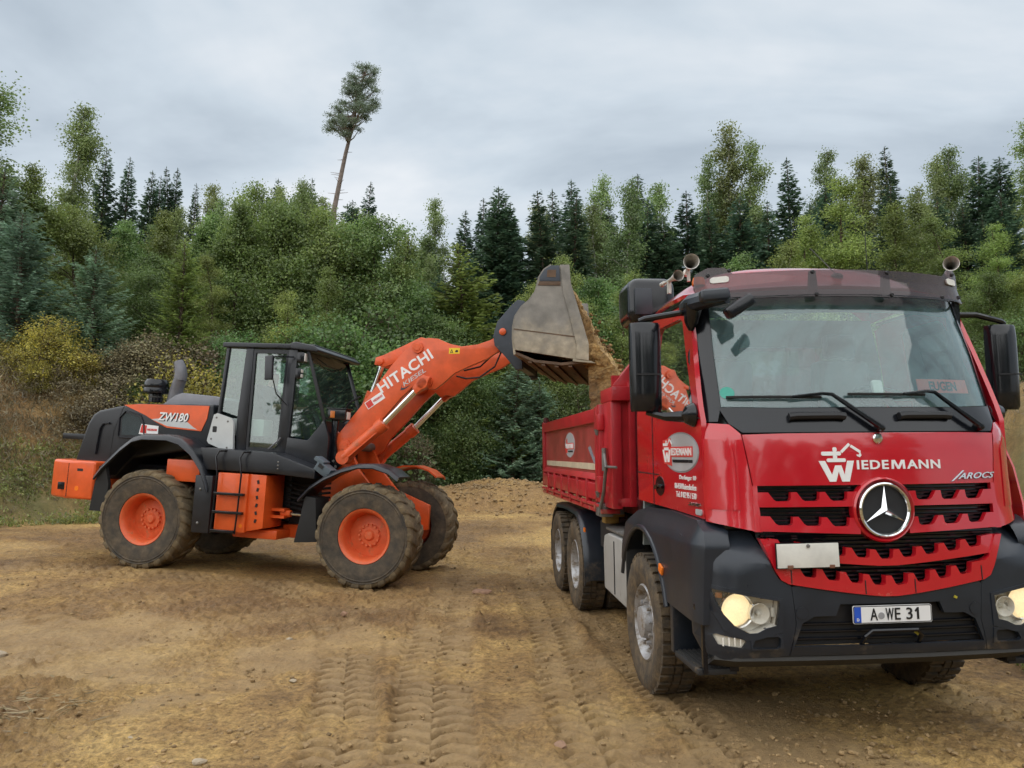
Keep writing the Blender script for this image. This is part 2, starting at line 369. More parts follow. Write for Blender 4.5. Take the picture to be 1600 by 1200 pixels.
def ground_mesh():
    fine = np.radians(np.linspace(-40, 40, 860)); 
    ang = np.r_[np.radians(np.linspace(-180, -41, 40)), fine, np.radians(np.linspace(41, 180, 40))]
    rr = np.r_[np.linspace(0.01, 4.6, 12), np.geomspace(4.75, 34, 470), np.geomspace(36, 900, 40)]
    A, Rr = np.meshgrid(ang, rr); X = Rr * np.sin(A); Y = -1.0 + Rr * np.cos(A)
    x, y = X.ravel(), Y.ravel()
    z = terrain(x, y)
    dist = np.hypot(x, y); near = np.clip(1.4 - dist / 30, 0, 1)
    tr, pr = track_fields(x, y)
    s = bank_s(x, y)
    pr = np.maximum(pr, 0.85 * sstep((fbm(x - 20, y + 7, 0.42, 5) - 0.085 - 0.1 * fbm(x, y, 3, 3)) / 0.07) * np.clip((17 - y) / 6, 0, 1))
    rough = np.clip(0.62 + 2.6 * fbm(x + 50, y, 0.33, 4), 0.12, 1.0) * (1 - 0.85 * pr)
    rough = rough + 0.7 * sstep((s + 1) / 3) + 0.8 * np.clip(1 - ((x - .1) / 5) ** 2 - ((y - 22.4) / 2.6) ** 2, 0, 1)
    cl = fbm(x, y, 5.5, 4, 0.62); hf = np.clip(1.7 - dist / 7.5, 0.12, 1)
    z = z + near * (0.05 * fbm(x, y, 0.9, 3) + rough * (0.075 * cl + 0.16 * np.clip(fbm(x + 9, y, 9, 2, .6) - .06, 0, 1) + 0.20 * hf * np.clip(fbm(x - 4, y, 19, 2, .6) - .07, 0, 1) + 0.045 * hf * fbm(x, y, 40, 2)) + 0.018 * fbm(x + 5, y, 7, 3) + 0.014 * fbm(x, y, 30, 2) + tr)
    n0, n1 = len(rr), len(ang)
    idx = np.arange(n0 * n1).reshape(n0, n1)
    Q = np.stack([idx[:-1, :-1], idx[:-1, 1:], idx[1:, 1:], idx[1:, :-1]], -1).reshape(-1, 4)
    me = fast_mesh('ground', np.c_[x, y, z], Q, None, True)
    a = me.color_attributes.new('soil', 'FLOAT_COLOR', 'POINT')
    green = sstep((s + 0.6 + 2.2 * fbm(x, y, 0.45, 4)) / 1.2) * np.clip(0.72 + 2.4 * fbm(x + 3, y - 8, 0.33, 4), 0, 1)
    bare = np.exp(-((np.degrees(np.arctan2(x, y)) + 33) / 5.5) ** 2) * sstep((s - 1.3) / 1) + sstep((np.degrees(np.arctan2(x, y)) - 29) / 3) * sstep((s - 0.9) / .8)
    green = green * (1 - 0.85 * np.clip(bare, 0, 1))
    green = np.maximum(green, sstep((x - 3.9 - .12 * (y - 5) + fbm(x, y, 0.9, 4) * 1.4) / 1.3) * 0.75 * np.clip(.6 + 3 * fbm(x, y, 1.3, 3), 0, 1))
    C = np.c_[pr, np.clip(rough, 0, 1), green, np.ones_like(x)].astype(np.float32)
    a.data.foreach_set('color', C.ravel())
    return me

def soil_material(name='soil', heap=False):
    m = bpy.data.materials.new(name); m.use_nodes = True; nt = m.node_tree; N = nt.nodes; L = nt.links; b = N['Principled BSDF']
    tc = N.new('ShaderNodeTexCoord'); vec = tc.outputs['Object']
    def noise(s, d=6, r=0.6, off=0):
        mp = N.new('ShaderNodeMapping'); mp.inputs['Location'].default_value = (off, off * 2, 0); L.new(vec, mp.inputs[0])
        n = N.new('ShaderNodeTexNoise'); n.inputs['Scale'].default_value = s; n.inputs['Detail'].default_value = d; n.inputs['Roughness'].default_value = r
        L.new(mp.outputs[0], n.inputs['Vector']); return n.outputs['Fac']
    def ramp(f, *st):
        r = N.new('ShaderNodeValToRGB'); e = r.color_ramp.elements
        e[0].position, e[0].color = st[0][0], (*st[0][1], 1); e[1].position, e[1].color = st[-1][0], (*st[-1][1], 1)
        for p, c in st[1:-1]: q = e.new(p); q.color = (*c, 1)
        L.new(f, r.inputs[0]); return r.outputs[0]
    def mix(f, a, c, mode='MIX'):
        x = N.new('ShaderNodeMix'); x.data_type = 'RGBA'; x.blend_type = mode
        if isinstance(f, float): x.inputs[0].default_value = f
        else: L.new(f, x.inputs[0])
        for i, v in ((6, a), (7, c)):
            if isinstance(v, tuple): x.inputs[i].default_value = (*v, 1)
            else: L.new(v, x.inputs[i])
        return x.outputs[2]
    base = ramp(noise(0.5, 6, 0.66), (0.37, (0.165, 0.096, 0.042)), (0.5, (0.345, 0.212, 0.082)), (0.62, (0.52, 0.345, 0.130)))
    fine = ramp(noise(16, 5, 0.85, 4), (0.34, (0.40, 0.38, 0.36)), (0.5, (0.98, 0.97, 0.95)), (0.66, (1.50, 1.48, 1.42)))
    col = mix(1.0, base, fine, 'MULTIPLY')
    if not heap:
        at = N.new('ShaderNodeVertexColor'); at.layer_name = 'soil'; sp = N.new('ShaderNodeSeparateColor'); L.new(at.outputs[0], sp.inputs[0])
        brown = ramp(noise(6, 6, 0.75, 2), (0.3, (0.140, 0.080, 0.036)), (0.7, (0.345, 0.205, 0.086)))
        rf = N.new('ShaderNodeMapRange'); rf.inputs[1].default_value = 0.35; rf.inputs[2].default_value = 1.0; rf.inputs[4].default_value = 0.62; L.new(sp.outputs['Green'], rf.inputs[0])
        tone = ramp(noise(22, 4, 0.85, 11), (0.36, (0.36, 0.34, 0.32)), (0.64, (1.6, 1.57, 1.5)))
        brown = mix(0.7, brown, tone, 'MULTIPLY')
        col = mix(rf.outputs[0], col, brown)
        pale = ramp(noise(3.2, 6, 0.6, 7), (0.3, (0.315, 0.205, 0.098)), (0.7, (0.485, 0.335, 0.170)))
        pf = N.new('ShaderNodeMath'); pf.operation = 'MULTIPLY'; pf.inputs[1].default_value = 0.75; L.new(sp.outputs['Red'], pf.inputs[0])
        col = mix(pf.outputs[0], col, pale)
        grass = ramp(noise(4.5, 6, 0.75, 5), (0.3, (0.075, 0.075, 0.03)), (0.52, (0.12, 0.125, 0.04)), (0.72, (0.21, 0.165, 0.085)))
        col = mix(sp.outputs['Blue'], col, grass)
    L.new(col, b.inputs['Base Color'])
    rg = N.new('ShaderNodeMapRange'); rg.inputs[1].default_value = 0.3; rg.inputs[2].default_value = 0.65; rg.inputs[3].default_value = 0.38; rg.inputs[4].default_value = 0.95; L.new(noise(1.7, 5, 0.6, 9), rg.inputs[0]); L.new(rg.outputs[0], b.inputs['Roughness'])
    b.inputs['Specular IOR Level'].default_value = 0.35
    b1 = N.new('ShaderNodeBump'); b1.inputs['Strength'].default_value = 0.85; b1.inputs['Distance'].default_value = 0.05; L.new(noise(26, 6, 0.75), b1.inputs['Height'])
    b2 = N.new('ShaderNodeBump'); b2.inputs['Strength'].default_value = 0.6; b2.inputs['Distance'].default_value = 0.01; L.new(noise(120, 4, 0.65, 3), b2.inputs['Height']); L.new(b1.outputs[0], b2.inputs['Normal'])
    L.new(b2.outputs[0], b.inputs['Normal'])
    return m
M_SOIL = soil_material('pit_soil'); M_HEAP = soil_material('loose_soil', True)
gm = ground_mesh(); gm.materials.append(M_SOIL)
ground = link('ground', gm); tag(ground, kind='structure')
# ------------------------------------------------------------------ vegetation
M_BARK = mat('bark', (0.085, 0.06, 0.042), 0.9, var=0.35, vscale=5, bump=0.6, bscale=14)
M_BIRCHBARK = mat('birch_bark', (0.36, 0.34, 0.30), 0.8, var=0.5, vscale=4, bump=0.3, bscale=14)
M_PINEBARK = mat('pine_bark', (0.17, 0.135, 0.115), 0.9, var=0.3, vscale=3, bump=0.5, bscale=10)
L_SPRUCE = leaf_mat('spruce_needles', (0.040, 0.080, 0.046), (0.088, 0.142, 0.080), 0.4)
L_BIRCH = leaf_mat('birch_leaves', (0.135, 0.190, 0.062), (0.24, 0.295, 0.110), 0.5)
L_BROAD = leaf_mat('broad_leaves', (0.075, 0.138, 0.042), (0.165, 0.240, 0.072), 0.5)
L_OLIVE = leaf_mat('olive_leaves', (0.100, 0.140, 0.036), (0.205, 0.245, 0.066), 0.5)
L_LARCH = leaf_mat('larch_needles', (0.130, 0.190, 0.046), (0.245, 0.310, 0.085), 0.5)
L_FIR = leaf_mat('fir_needles', (0.115, 0.195, 0.125), (0.225, 0.330, 0.215), 0.4)
L_PINE = leaf_mat('pine_needles', (0.095, 0.140, 0.090), (0.180, 0.240, 0.150), 0.5)
L_YELLOW = leaf_mat('yellow_leaves', (0.160, 0.155, 0.035), (0.42, 0.33, 0.065), 0.45)
L_DRY = leaf_mat('dry_brush_leaves', (0.120, 0.105, 0.060), (0.27, 0.225, 0.125), 0.3)
L_WEED = leaf_mat('weed_leaves', (0.085, 0.125, 0.032), (0.27, 0.29, 0.09), 0.45)
L_STRAW = leaf_mat('straw', (0.20, 0.155, 0.08), (0.42, 0.34, 0.19), 0.3)

def unit(v): return v / np.maximum(np.linalg.norm(v, axis=-1, keepdims=True), 1e-9)
def leaf_quads(P, D, size, aspect, rng, N=None, jit=0.6):
    """rhombic leaves at P with long axis D"""
    n = len(P); D = unit(D)
    rnd = unit(rng.normal(size=(n, 3))) if N is None else unit(N + jit * rng.normal(size=(n, 3)))
    T = unit(np.cross(D, rnd)); s = np.asarray(size).reshape(-1, 1) * np.ones((n, 1))
    V = np.stack([P - D * s * 0.5, P + T * s * aspect * 0.5, P + D * s * 0.5, P - T * s * aspect * 0.5], 1).reshape(-1, 3)
    return V, np.arange(4 * n).reshape(n, 4)
def limb(V, F, path, r0, r1, n=5):
    P = np.asarray(path, float); m = len(P); o = len(V)
    for i in range(m):
        t = P[min(i + 1, m - 1)] - P[max(i - 1, 0)]; t = t / (np.linalg.norm(t) + 1e-9)
        ref = np.array([0, 0, 1.0]) if abs(t[2]) < 0.9 else np.array([1.0, 0, 0])
        u = np.cross(t, ref); u /= np.linalg.norm(u); w = np.cross(t, u); r = lerp(r0, r1, i / (m - 1))
        for k in range(n): V.append(P[i] + r * (u * math.cos(2 * PI * k / n) + w * math.sin(2 * PI * k / n)))
    for i in range(m - 1):
        for k in range(n): F.append((o + i * n + k, o + i * n + (k + 1) % n, o + (i + 1) * n + (k + 1) % n, o + (i + 1) * n + k))

def conifer(seed, H, W, kind, mats, droop=0.25, gap=0.34, spray=0.34, bare=0.04, asp=0.28, fill=1.0):
    rng = np.random.RandomState(seed); TV, TF = [], []; P, D, S = [], [], []
    bend = rng.normal(0, 0.012 * H, 2)
    ax = lambda z: np.array([bend[0] * (z / H) ** 2, bend[1] * (z / H) ** 2, z])
    limb(TV, TF, [ax(z) for z in np.linspace(0, H, 9)], 0.018 * H ** 0.95, 0.008, 7)
    z = H * bare
    while z < H * 0.985:
        t = z / H; L0 = W * (1 - t) ** 0.82 * (0.55 + 0.45 * min(1, t / 0.12)) + 0.06
        nb = rng.randint(5, 8) if t < 0.9 else 4
        a0 = rng.rand() * 6.28
        for k in range(nb):
            L = L0 * rng.uniform(0.62, 1.12)
            if rng.rand() < 0.08: L *= 0.5
            a = a0 + 6.283 * k / nb + rng.normal(0, 0.2); o = ax(z + rng.normal(0, gap * 0.25))
            h = np.array([math.cos(a), math.sin(a), 0]); up = lerp(0.12, 0.75, t ** 2)
            u = np.linspace(0, 1, 6)
            path = o + np.outer(u * L, h) + np.c_[np.zeros(6), np.zeros(6), L * (up * u - droop * (1 - t) * (u ** 1.5) * 1.5 + 0.16 * u ** 4)]
            limb(TV, TF, path[::2], 0.008 + 0.012 * L, 0.003, 3)
            m = max(4, int(L / 0.085 * fill))
            uu = rng.uniform(0.08, 1.03, m) ** 0.8
            pts = np.stack([np.interp(uu, u, path[:, q]) for q in range(3)], 1)
            side = np.where(rng.rand(m) < 0.5, -1, 1)[:, None]; perp = np.array([-h[1], h[0], 0])
            sl = spray * (0.55 + 0.6 * (1 - uu)) * rng.uniform(0.7, 1.25, m) * min(1, 0.35 + L)
            d = h * rng.uniform(0.5, 1.1, (m, 1)) + perp * side * rng.uniform(0.15, 1.0, (m, 1)) + np.array([0, 0, -1.0]) * rng.uniform(-0.05, 0.55, (m, 1)) * (1 - 0.8 * t)
            d = unit(d)
            P.append(pts + d * sl[:, None] * 0.45 + rng.normal(0, 0.02, (m, 3))); D.append(d); S.append(sl)
        z += gap * lerp(1.0, 0.6, t) * rng.uniform(0.75, 1.2)
    nt = 6; P.append(np.array([ax(H * 0.985 + 0.03 * i) for i in range(nt)])); D.append(np.array([[rng.normal(0, .3), rng.normal(0, .3), 1] for i in range(nt)])); S.append(np.full(nt, 0.18))
    P, D, S = np.concatenate(P), np.concatenate(D), np.concatenate(S)
    V, Q = leaf_quads(P, D, S, asp, rng, np.array([[0, 0, 1.0]]))
    return fast_mesh(kind + '_trunk', TV, TF, mats[0], True), fast_mesh(kind + '_crown', V, Q, mats[1]), H

def broadleaf(seed, H, W, kind, mats, n_leaf=11000, leaf=0.12, base=0.12, shape='oval', airy=0.0, upright=0.6, stems=1):
    rng = np.random.RandomState(seed); TV, TF = [], []; P = []
    tips = []
    for st in range(stems):
        lean = rng.normal(0, 0.05 if stems == 1 else 0.22, 2) * H; b0 = rng.normal(0, 0.0 if stems == 1 else 0.25, 2)
        Hs = H * (1 if st == 0 else rng.uniform(0.65, 0.95))
        wob = rng.normal(0, 0.012 * H, (9, 2)); wob[0] = 0; zs = np.linspace(0, Hs, 9)
        trunk = np.c_[b0[0] + lean[0] * (zs / H) ** 1.4 + np.cumsum(wob[:, 0]) * 0.5, b0[1] + lean[1] * (zs / H) ** 1.4 + np.cumsum(wob[:, 1]) * 0.5, zs]
        limb(TV, TF, trunk, 0.0125 * Hs / stems ** 0.4 + 0.01, 0.008, 7)
        nb = int((26 + H * 2.6) / stems ** 0.5)
        for k in range(nb):
            t = base + (1 - base) * ((k + rng.rand()) / nb) ** 0.9
            t = min(t, 0.985); o = np.array([np.interp(t * Hs, zs, trunk[:, q]) for q in range(3)])
            tt = (t - base) / (1 - base)
            env = {'oval': math.sin(PI * min(1, (0.16 + 0.84 * tt)) ** 0.9) ** 0.6, 'cone': (1 - tt) ** 0.7 * 0.95 * min(1, 0.5 + 2.5 * tt) + 0.05, 'column': 0.62 * (1 - tt) ** 0.62 * min(1, 0.45 + 2.2 * tt) + 0.07}[shape]
            L = W * env * rng.uniform(0.55, 1.15) / stems ** 0.35; a = rng.rand() * 6.283; el = lerp(0.25, 1.1, tt) * upright + rng.normal(0, 0.15)
            h = np.array([math.cos(a) * math.cos(el), math.sin(a) * math.cos(el), math.sin(el)])
            u = np.linspace(0, 1, 5); path = o + np.outer(u * L, h) + np.outer(u ** 2 * L, np.array([0, 0, -0.12])) + np.cumsum(rng.normal(0, 0.04 * L, (5, 3)), 0) * (u[:, None] > 0)
            limb(TV, TF, path, 0.006 + 0.013 * L, 0.004, 4)
            ns = rng.randint(5, 9)
            for j in range(ns):
                uj = rng.uniform(0.25, 1.0); oj = np.array([np.interp(uj, u, path[:, q]) for q in range(3)])
                dj = unit(h + rng.normal(0, 0.75, 3) + np.array([0, 0, 0.15])); Lj = L * rng.uniform(0.22, 0.5) * (1.15 - 0.4 * uj)
                limb(TV, TF, [oj, oj + dj * Lj], 0.008, 0.003, 3)
                tips.append((oj, dj, Lj, 1 - 0.45 * airy * tt))
    w = np.array([t[2] * t[3] for t in tips]); w /= w.sum()
    dens = rng.gamma(2.2, 1, len(tips)); w = w * dens; w /= w.sum()
    cnt = rng.multinomial(n_leaf, w); D = []; NN = []
    for (oj, dj, Lj, _q), c in zip(tips, cnt):
        if not c: continue
        uu = rng.uniform(0.1, 1.15, (c, 1)); sp = 0.13 + 0.26 * Lj * (1 - 0.3 * airy)
        P.append(oj + dj * Lj * uu + rng.normal(0, sp, (c, 3)) * np.array([1, 1, 0.8]))
        D.append(rng.normal(0, 1, (c, 3)) + np.array([0, 0, -0.5])); NN.append(unit(P[-1] - (oj + dj * Lj * 0.5)) * 0.8 + np.array([0, 0, 0.55]))
    P, D = np.concatenate(P), np.concatenate(D)
    V, Q = leaf_quads(P, D, leaf * rng.uniform(0.6, 1.35, len(P)), 0.72, rng, np.concatenate(NN), 0.38)
    return fast_mesh(kind + '_trunk', TV, TF, mats[0], True), fast_mesh(kind + '_crown', V, Q, mats[1]), H

KINDS = {
    'spruce': [conifer(s, 12.0, w, 'spruce', (M_BARK, L_SPRUCE), 0.34, 0.20, 0.38, asp=0.34, fill=2.9) for s, w in ((1, 2.1), (2, 2.5), (3, 1.8))],
    'fir': [conifer(s, 6.0, 2.0, 'fir', (M_BARK, L_FIR), 0.06, 0.19, 0.27, asp=0.26, fill=4.2) for s in (11, 12)],
    'larch': [broadleaf(s, 10.0, 2.0, 'larch', (M_BARK, L_LARCH), 42000, 0.062, 0.03, 'cone', 0, 0.55) for s in (21, 22)] + [conifer(23, 8.0, 1.9, 'larch', (M_BARK, L_LARCH), 0.16, 0.16, 0.17, asp=0.5, fill=4.5)],
    'birch': [broadleaf(s, 11.0, 2.0, 'birch', (M_BIRCHBARK, L_BIRCH), 27000, 0.076, 0.14, 'column', 0.4, 0.9) for s in (31, 32, 33, 34)],
    'broad': [broadleaf(s, 8.0, w, 'broadleaf', (M_BARK, L_BROAD), 46000, 0.078, 0.06, sh, 0, 0.75) for s, w, sh in ((41, 2.2, 'oval'), (42, 1.8, 'cone'), (43, 2.0, 'cone'))],
    'olive': [broadleaf(s, 8.0, w, 'olive', (M_BARK, L_OLIVE), 42000, 0.076, 0.06, sh, 0, 0.8) for s, w, sh in ((51, 1.75, 'cone'), (52, 2.1, 'oval'))],
    'bush': [broadleaf(s, 4.2, 2.2, 'bush', (M_BARK, L_BROAD), 26000, 0.068, 0.02, 'oval', 0, 0.8, stems=4) for s in (61, 62)],
    'yellowbush': [broadleaf(s, 3.2, 2.0, 'yellow_bush', (M_BARK, L_YELLOW), 12000, 0.060, 0.02, 'oval', 0.3, 0.8, stems=5) for s in (71, 72)],
    'brush': [broadleaf(s, 3.2, 1.9, 'dry_brush', (M_BARK, L_DRY), 10500, 0.058, 0.02, 'oval', 0.3, 0.8, stems=5) for s in (81, 82)],
}
NAMES = {'spruce': ('spruce_tree', 'tree'), 'fir': ('young_fir', 'tree'), 'larch': ('larch_tree', 'tree'), 'birch': ('birch_tree', 'tree'), 'broad': ('broadleaf_tree', 'tree'),
         'olive': ('broadleaf_tree', 'tree'), 'bush': ('leafy_bush', 'bush'), 'yellowbush': ('yellow_bush', 'bush'), 'brush': ('dry_shrub', 'shrub')}
trng = random.Random(5)
def plant(kind, x, y, h, label, group=None, wide=1.0):
    v = KINDS[kind]; tm, cm, H = v[trng.randrange(len(v))]
    nm, cat = NAMES[kind]
    t = empty(nm, (x, y, tz(x, y) - 0.05), (trng.gauss(0, 0.02), trng.gauss(0, 0.02), trng.random() * 6.28))
    s = h / H; k = wide * s ** 0.75 if s < 1 else wide * s ** 0.9
    t.scale = (k, k, s)
    link('trunk', tm, t); link('crown', cm, t)
    return tag(t, label, cat, group)
def col(px): return (px - 800) / 1202
def tree_at(kind, px, top, y, label, group=None, wide=1.0):
    """a plant at depth y in the direction of picture column px, tall enough to reach picture row top"""
    u = (600 - top) / 1202; dy = 0.9949 - u * 0.101
    x = col(px) * y / dy; ztop = 1.8 + (0.101 + u * 0.9949) / dy * y
    h = max(0.8, ztop - tz(x, y))
    return plant(kind, x, y, h, label, group, wide)

SKY = [  # kind, column, top row, depth, label
    ('birch', 20, 45, 23.5, 'tallest birch at the left edge of the picture, thin leafy top against the sky', 1.35),
    ('fir', 2, 265, 22.5, 'large blue-green conifer half cut off at the left edge', 1.15),
    ('birch', 104, 165, 29, 'airy pale birch rising alone between the left edge and the first spruces', 1.15),
    ('spruce', 163, 226, 34, 'dark spruce just right of the airy pale birch', .8),
    ('spruce', 196, 246, 35, 'second dark spruce right of the airy pale birch', .8),
    ('spruce', 226, 264, 38, 'first slim spruce tip of the low skyline row left of the loader cab', .7),
    ('spruce', 243, 272, 38, 'second slim spruce tip of the low skyline row left of the loader cab', .7),
    ('spruce', 270, 263, 39, 'third slim spruce tip of the low skyline row left of the loader cab', .7),
    ('spruce', 286, 262, 39, 'fourth slim spruce tip of the low skyline row left of the loader cab', .65),
    ('spruce', 303, 284, 39, 'fifth, shorter slim spruce tip of the low skyline row left of the loader cab', .65),
    ('birch', 350, 294, 34, 'green birch on the skyline straight above the loader cab', 1.1),
    ('olive', 393, 290, 31, 'rounded olive-green tree on the skyline above the front of the loader cab', 1.0),
    ('spruce', 426, 276, 35, 'dark spruce spire poking out above the olive-green trees', .8),
    ('olive', 455, 300, 31, 'olive-green tree left of the leaning pine', 1.0),
    ('spruce', 491, 282, 36, 'small spruce spire just left of the leaning pine trunk', .7),
    ('spruce', 558, 286, 36, 'small dark spruce just right of the leaning pine trunk', .8),
    ('birch', 583, 322, 33, 'birch sloping down to the skyline gap right of the leaning pine', 1.1),
    ('birch', 616, 350, 33, 'last low birch before the skyline gap above the boom', 1.0),
    ('broad', 640, 372, 36, 'lowest tree of the skyline gap above the boom', 1.0),
    ('birch', 688, 318, 38, 'thin birch on the skyline right of the gap above the boom', 1.0),
    ('spruce', 721, 326, 40, 'ragged dark conifer beside the thin birch right of the gap', .8),
    ('spruce', 758, 306, 40, 'first spruce of the dark stand behind the bucket', .9),
    ('spruce', 784, 305, 41, 'second spruce of the dark stand behind the bucket', .9),
    ('spruce', 808, 318, 40, 'third spruce of the dark stand behind the bucket', .8),
    ('birch', 842, 326, 40, 'birch standing in the dark spruce stand left above the bucket', 1.0),
    ('spruce', 868, 296, 41, 'spruce directly above the bucket', .9),
    ('spruce', 892, 280, 42, 'taller spruce directly above the bucket, left of a birch top', .9),
    ('birch', 925, 277, 41, 'birch with rounded top right above the bucket', 1.0),
    ('spruce', 954, 318, 41, 'short spruce between the rounded birch and the spire left of the horns', .9),
    ('spruce', 994, 276, 41, 'broad spruce spire left of the truck horns', 1.1),
    ('birch', 1052, 284, 38, 'broad birch with hanging twigs above the truck horns', 1.25),
    ('birch', 1092, 252, 38, 'slim birch left of the tallest birch over the truck', .9),
    ('birch', 1130, 203, 38, 'tallest birch over the left part of the truck cab', 1.15),
    ('birch', 1166, 236, 38, 'birch right of the tallest birch over the truck cab', 1.1),
    ('spruce', 1140, 262, 41, 'dark spruce inside the group around the tallest birch', 1.1),
    ('spruce', 1196, 290, 41, 'short dark spruce in the notch right of the tallest birch', .9),
    ('spruce', 1232, 246, 40, 'dark spruce spire left of the middle of the cab roof', .95),
    ('birch', 1275, 236, 38, 'thin birch with see-through top over the middle of the cab roof', .9),
    ('birch', 1316, 236, 38, 'wide see-through birch over the roof aerial', 1.2),
    ('spruce', 1344, 262, 42, 'slim spruce right of the wide see-through birch', .8),
    ('spruce', 1388, 230, 41, 'brown-tipped spruce spire standing highest over the right half of the cab', 1.0),
    ('birch', 1428, 254, 38, 'birch right of the highest spruce spire over the right half of the cab', 1.0),
    ('birch', 1470, 240, 38, 'pale birch above the horn at the right end of the roof', 1.1),
    ('spruce', 1513, 246, 40, 'left one of two dark spruces near the right edge of the picture', 1.1),
    ('spruce', 1551, 246, 40, 'right one of two dark spruces near the right edge of the picture', 1.2),
    ('birch', 1597, 196, 36, 'tall birch cut by the right edge of the picture', 1.2),
]
MIDT = [
    ('birch', 335, 305, 30, 'slender birch tip left above the loader cab', .9),
    ('birch', 412, 292, 31, 'slender birch tip right of the rounded olive tree', .9),
    ('birch', 512, 300, 31, 'slender birch tip beside the foot of the leaning pine', .9),
    ('birch', 470, 296, 31, 'slender birch tip between the olive trees left of the pine', .9),
    ('spruce', 545, 312, 33, 'short spruce hidden up to its tip right of the pine trunk', .8),
    ('larch', 605, 375, 26.5, 'light green pointed tree behind the bend of the boom', 1.1),
    ('larch', 345, 400, 25, 'light green pointed tree behind the rear of the loader cab', 1.0),
    ('larch', 515, 420, 25, 'light green pointed tree between loader cab and boom', 1.0),
    ('broad', 240, 400, 25, 'green pointed tree left behind the yellow-green larch', 1.0),
    ('broad', 655, 450, 26.5, 'green pointed tree behind the middle of the boom', 1.0),
    ('larch', 870, 470, 27, 'light green tree hidden behind the bucket', 1.0),
    ('olive', 60, 270, 24.5, 'brownish-green tree under the tall birch at the left edge', 1.1),
    ('olive', 128, 325, 25.5, 'yellowish-green tree behind the young blue-green fir', 1.15),
    ('broad', 205, 345, 27, 'dark green tree between the young fir and the light larch', 1.0),
    ('olive', 255, 330, 28, 'olive tree standing behind the light larch', 1.0),
    ('broad', 318, 330, 28, 'broad green tree behind the exhaust stack of the loader', 1.1),
    ('broad', 372, 325, 27.5, 'dense green tree straight behind the loader cab roof', 1.1),
    ('olive', 425, 325, 27.5, 'dense olive tree behind the small yellow-green larch', 1.1),
    ('broad', 480, 322, 27.5, 'dense green tree under the small spruce spire left of the pine', 1.1),
    ('olive', 532, 330, 28, 'dense tree hiding the foot of the leaning pine', 1.1),
    ('broad', 582, 350, 27.5, 'dense green tree behind the top of the boom', 1.1),
    ('broad', 628, 400, 28.5, 'lower green tree behind the bend of the boom', 1.1),
    ('birch', 672, 400, 30, 'young birch left of the big light green birch', 1.0),
    ('larch', 742, 380, 27.5, 'big light green tree left of the bucket', 1.75),
    ('larch', 800, 430, 28.5, 'light green tree close behind the loader coupler', 1.3),
    ('larch', 911, 397, 27.5, 'slim light green larch right of the bucket edge', .95),
    ('larch', 955, 428, 27, 'light green larch beside the air intake of the truck', 1.1),
    ('broad', 985, 470, 28, 'low green tree behind the left mirror of the truck', 1.0),
    ('larch', 1205, 372, 26, 'light green larch left above the cab roof', 1.2),
    ('larch', 1255, 340, 27, 'light green larch over the left half of the cab roof', 1.25),
    ('larch', 1312, 290, 27, 'tall light green larch over the roof aerial', 1.4),
    ('larch', 1396, 318, 27, 'light green larch over the right half of the cab roof', 1.3),
    ('birch', 1440, 300, 28, 'green birch between two light larches right of the roof aerial', 1.2),
    ('larch', 1490, 335, 26, 'light green larch behind the horn at the right end of the roof', 1.3),
    ('larch', 1560, 352, 24, 'light green larch above the right mirror of the truck', 1.3),
    ('larch', 1620, 330, 22, 'light green larch cut by the right edge of the picture', 1.3),
    ('olive', 1540, 430, 22.5, 'low green tree right behind the right mirror of the truck', 1.0),
    ('broad', 1160, 400, 29, 'dark green tree low behind the left end of the roof visor', 1.2),
]
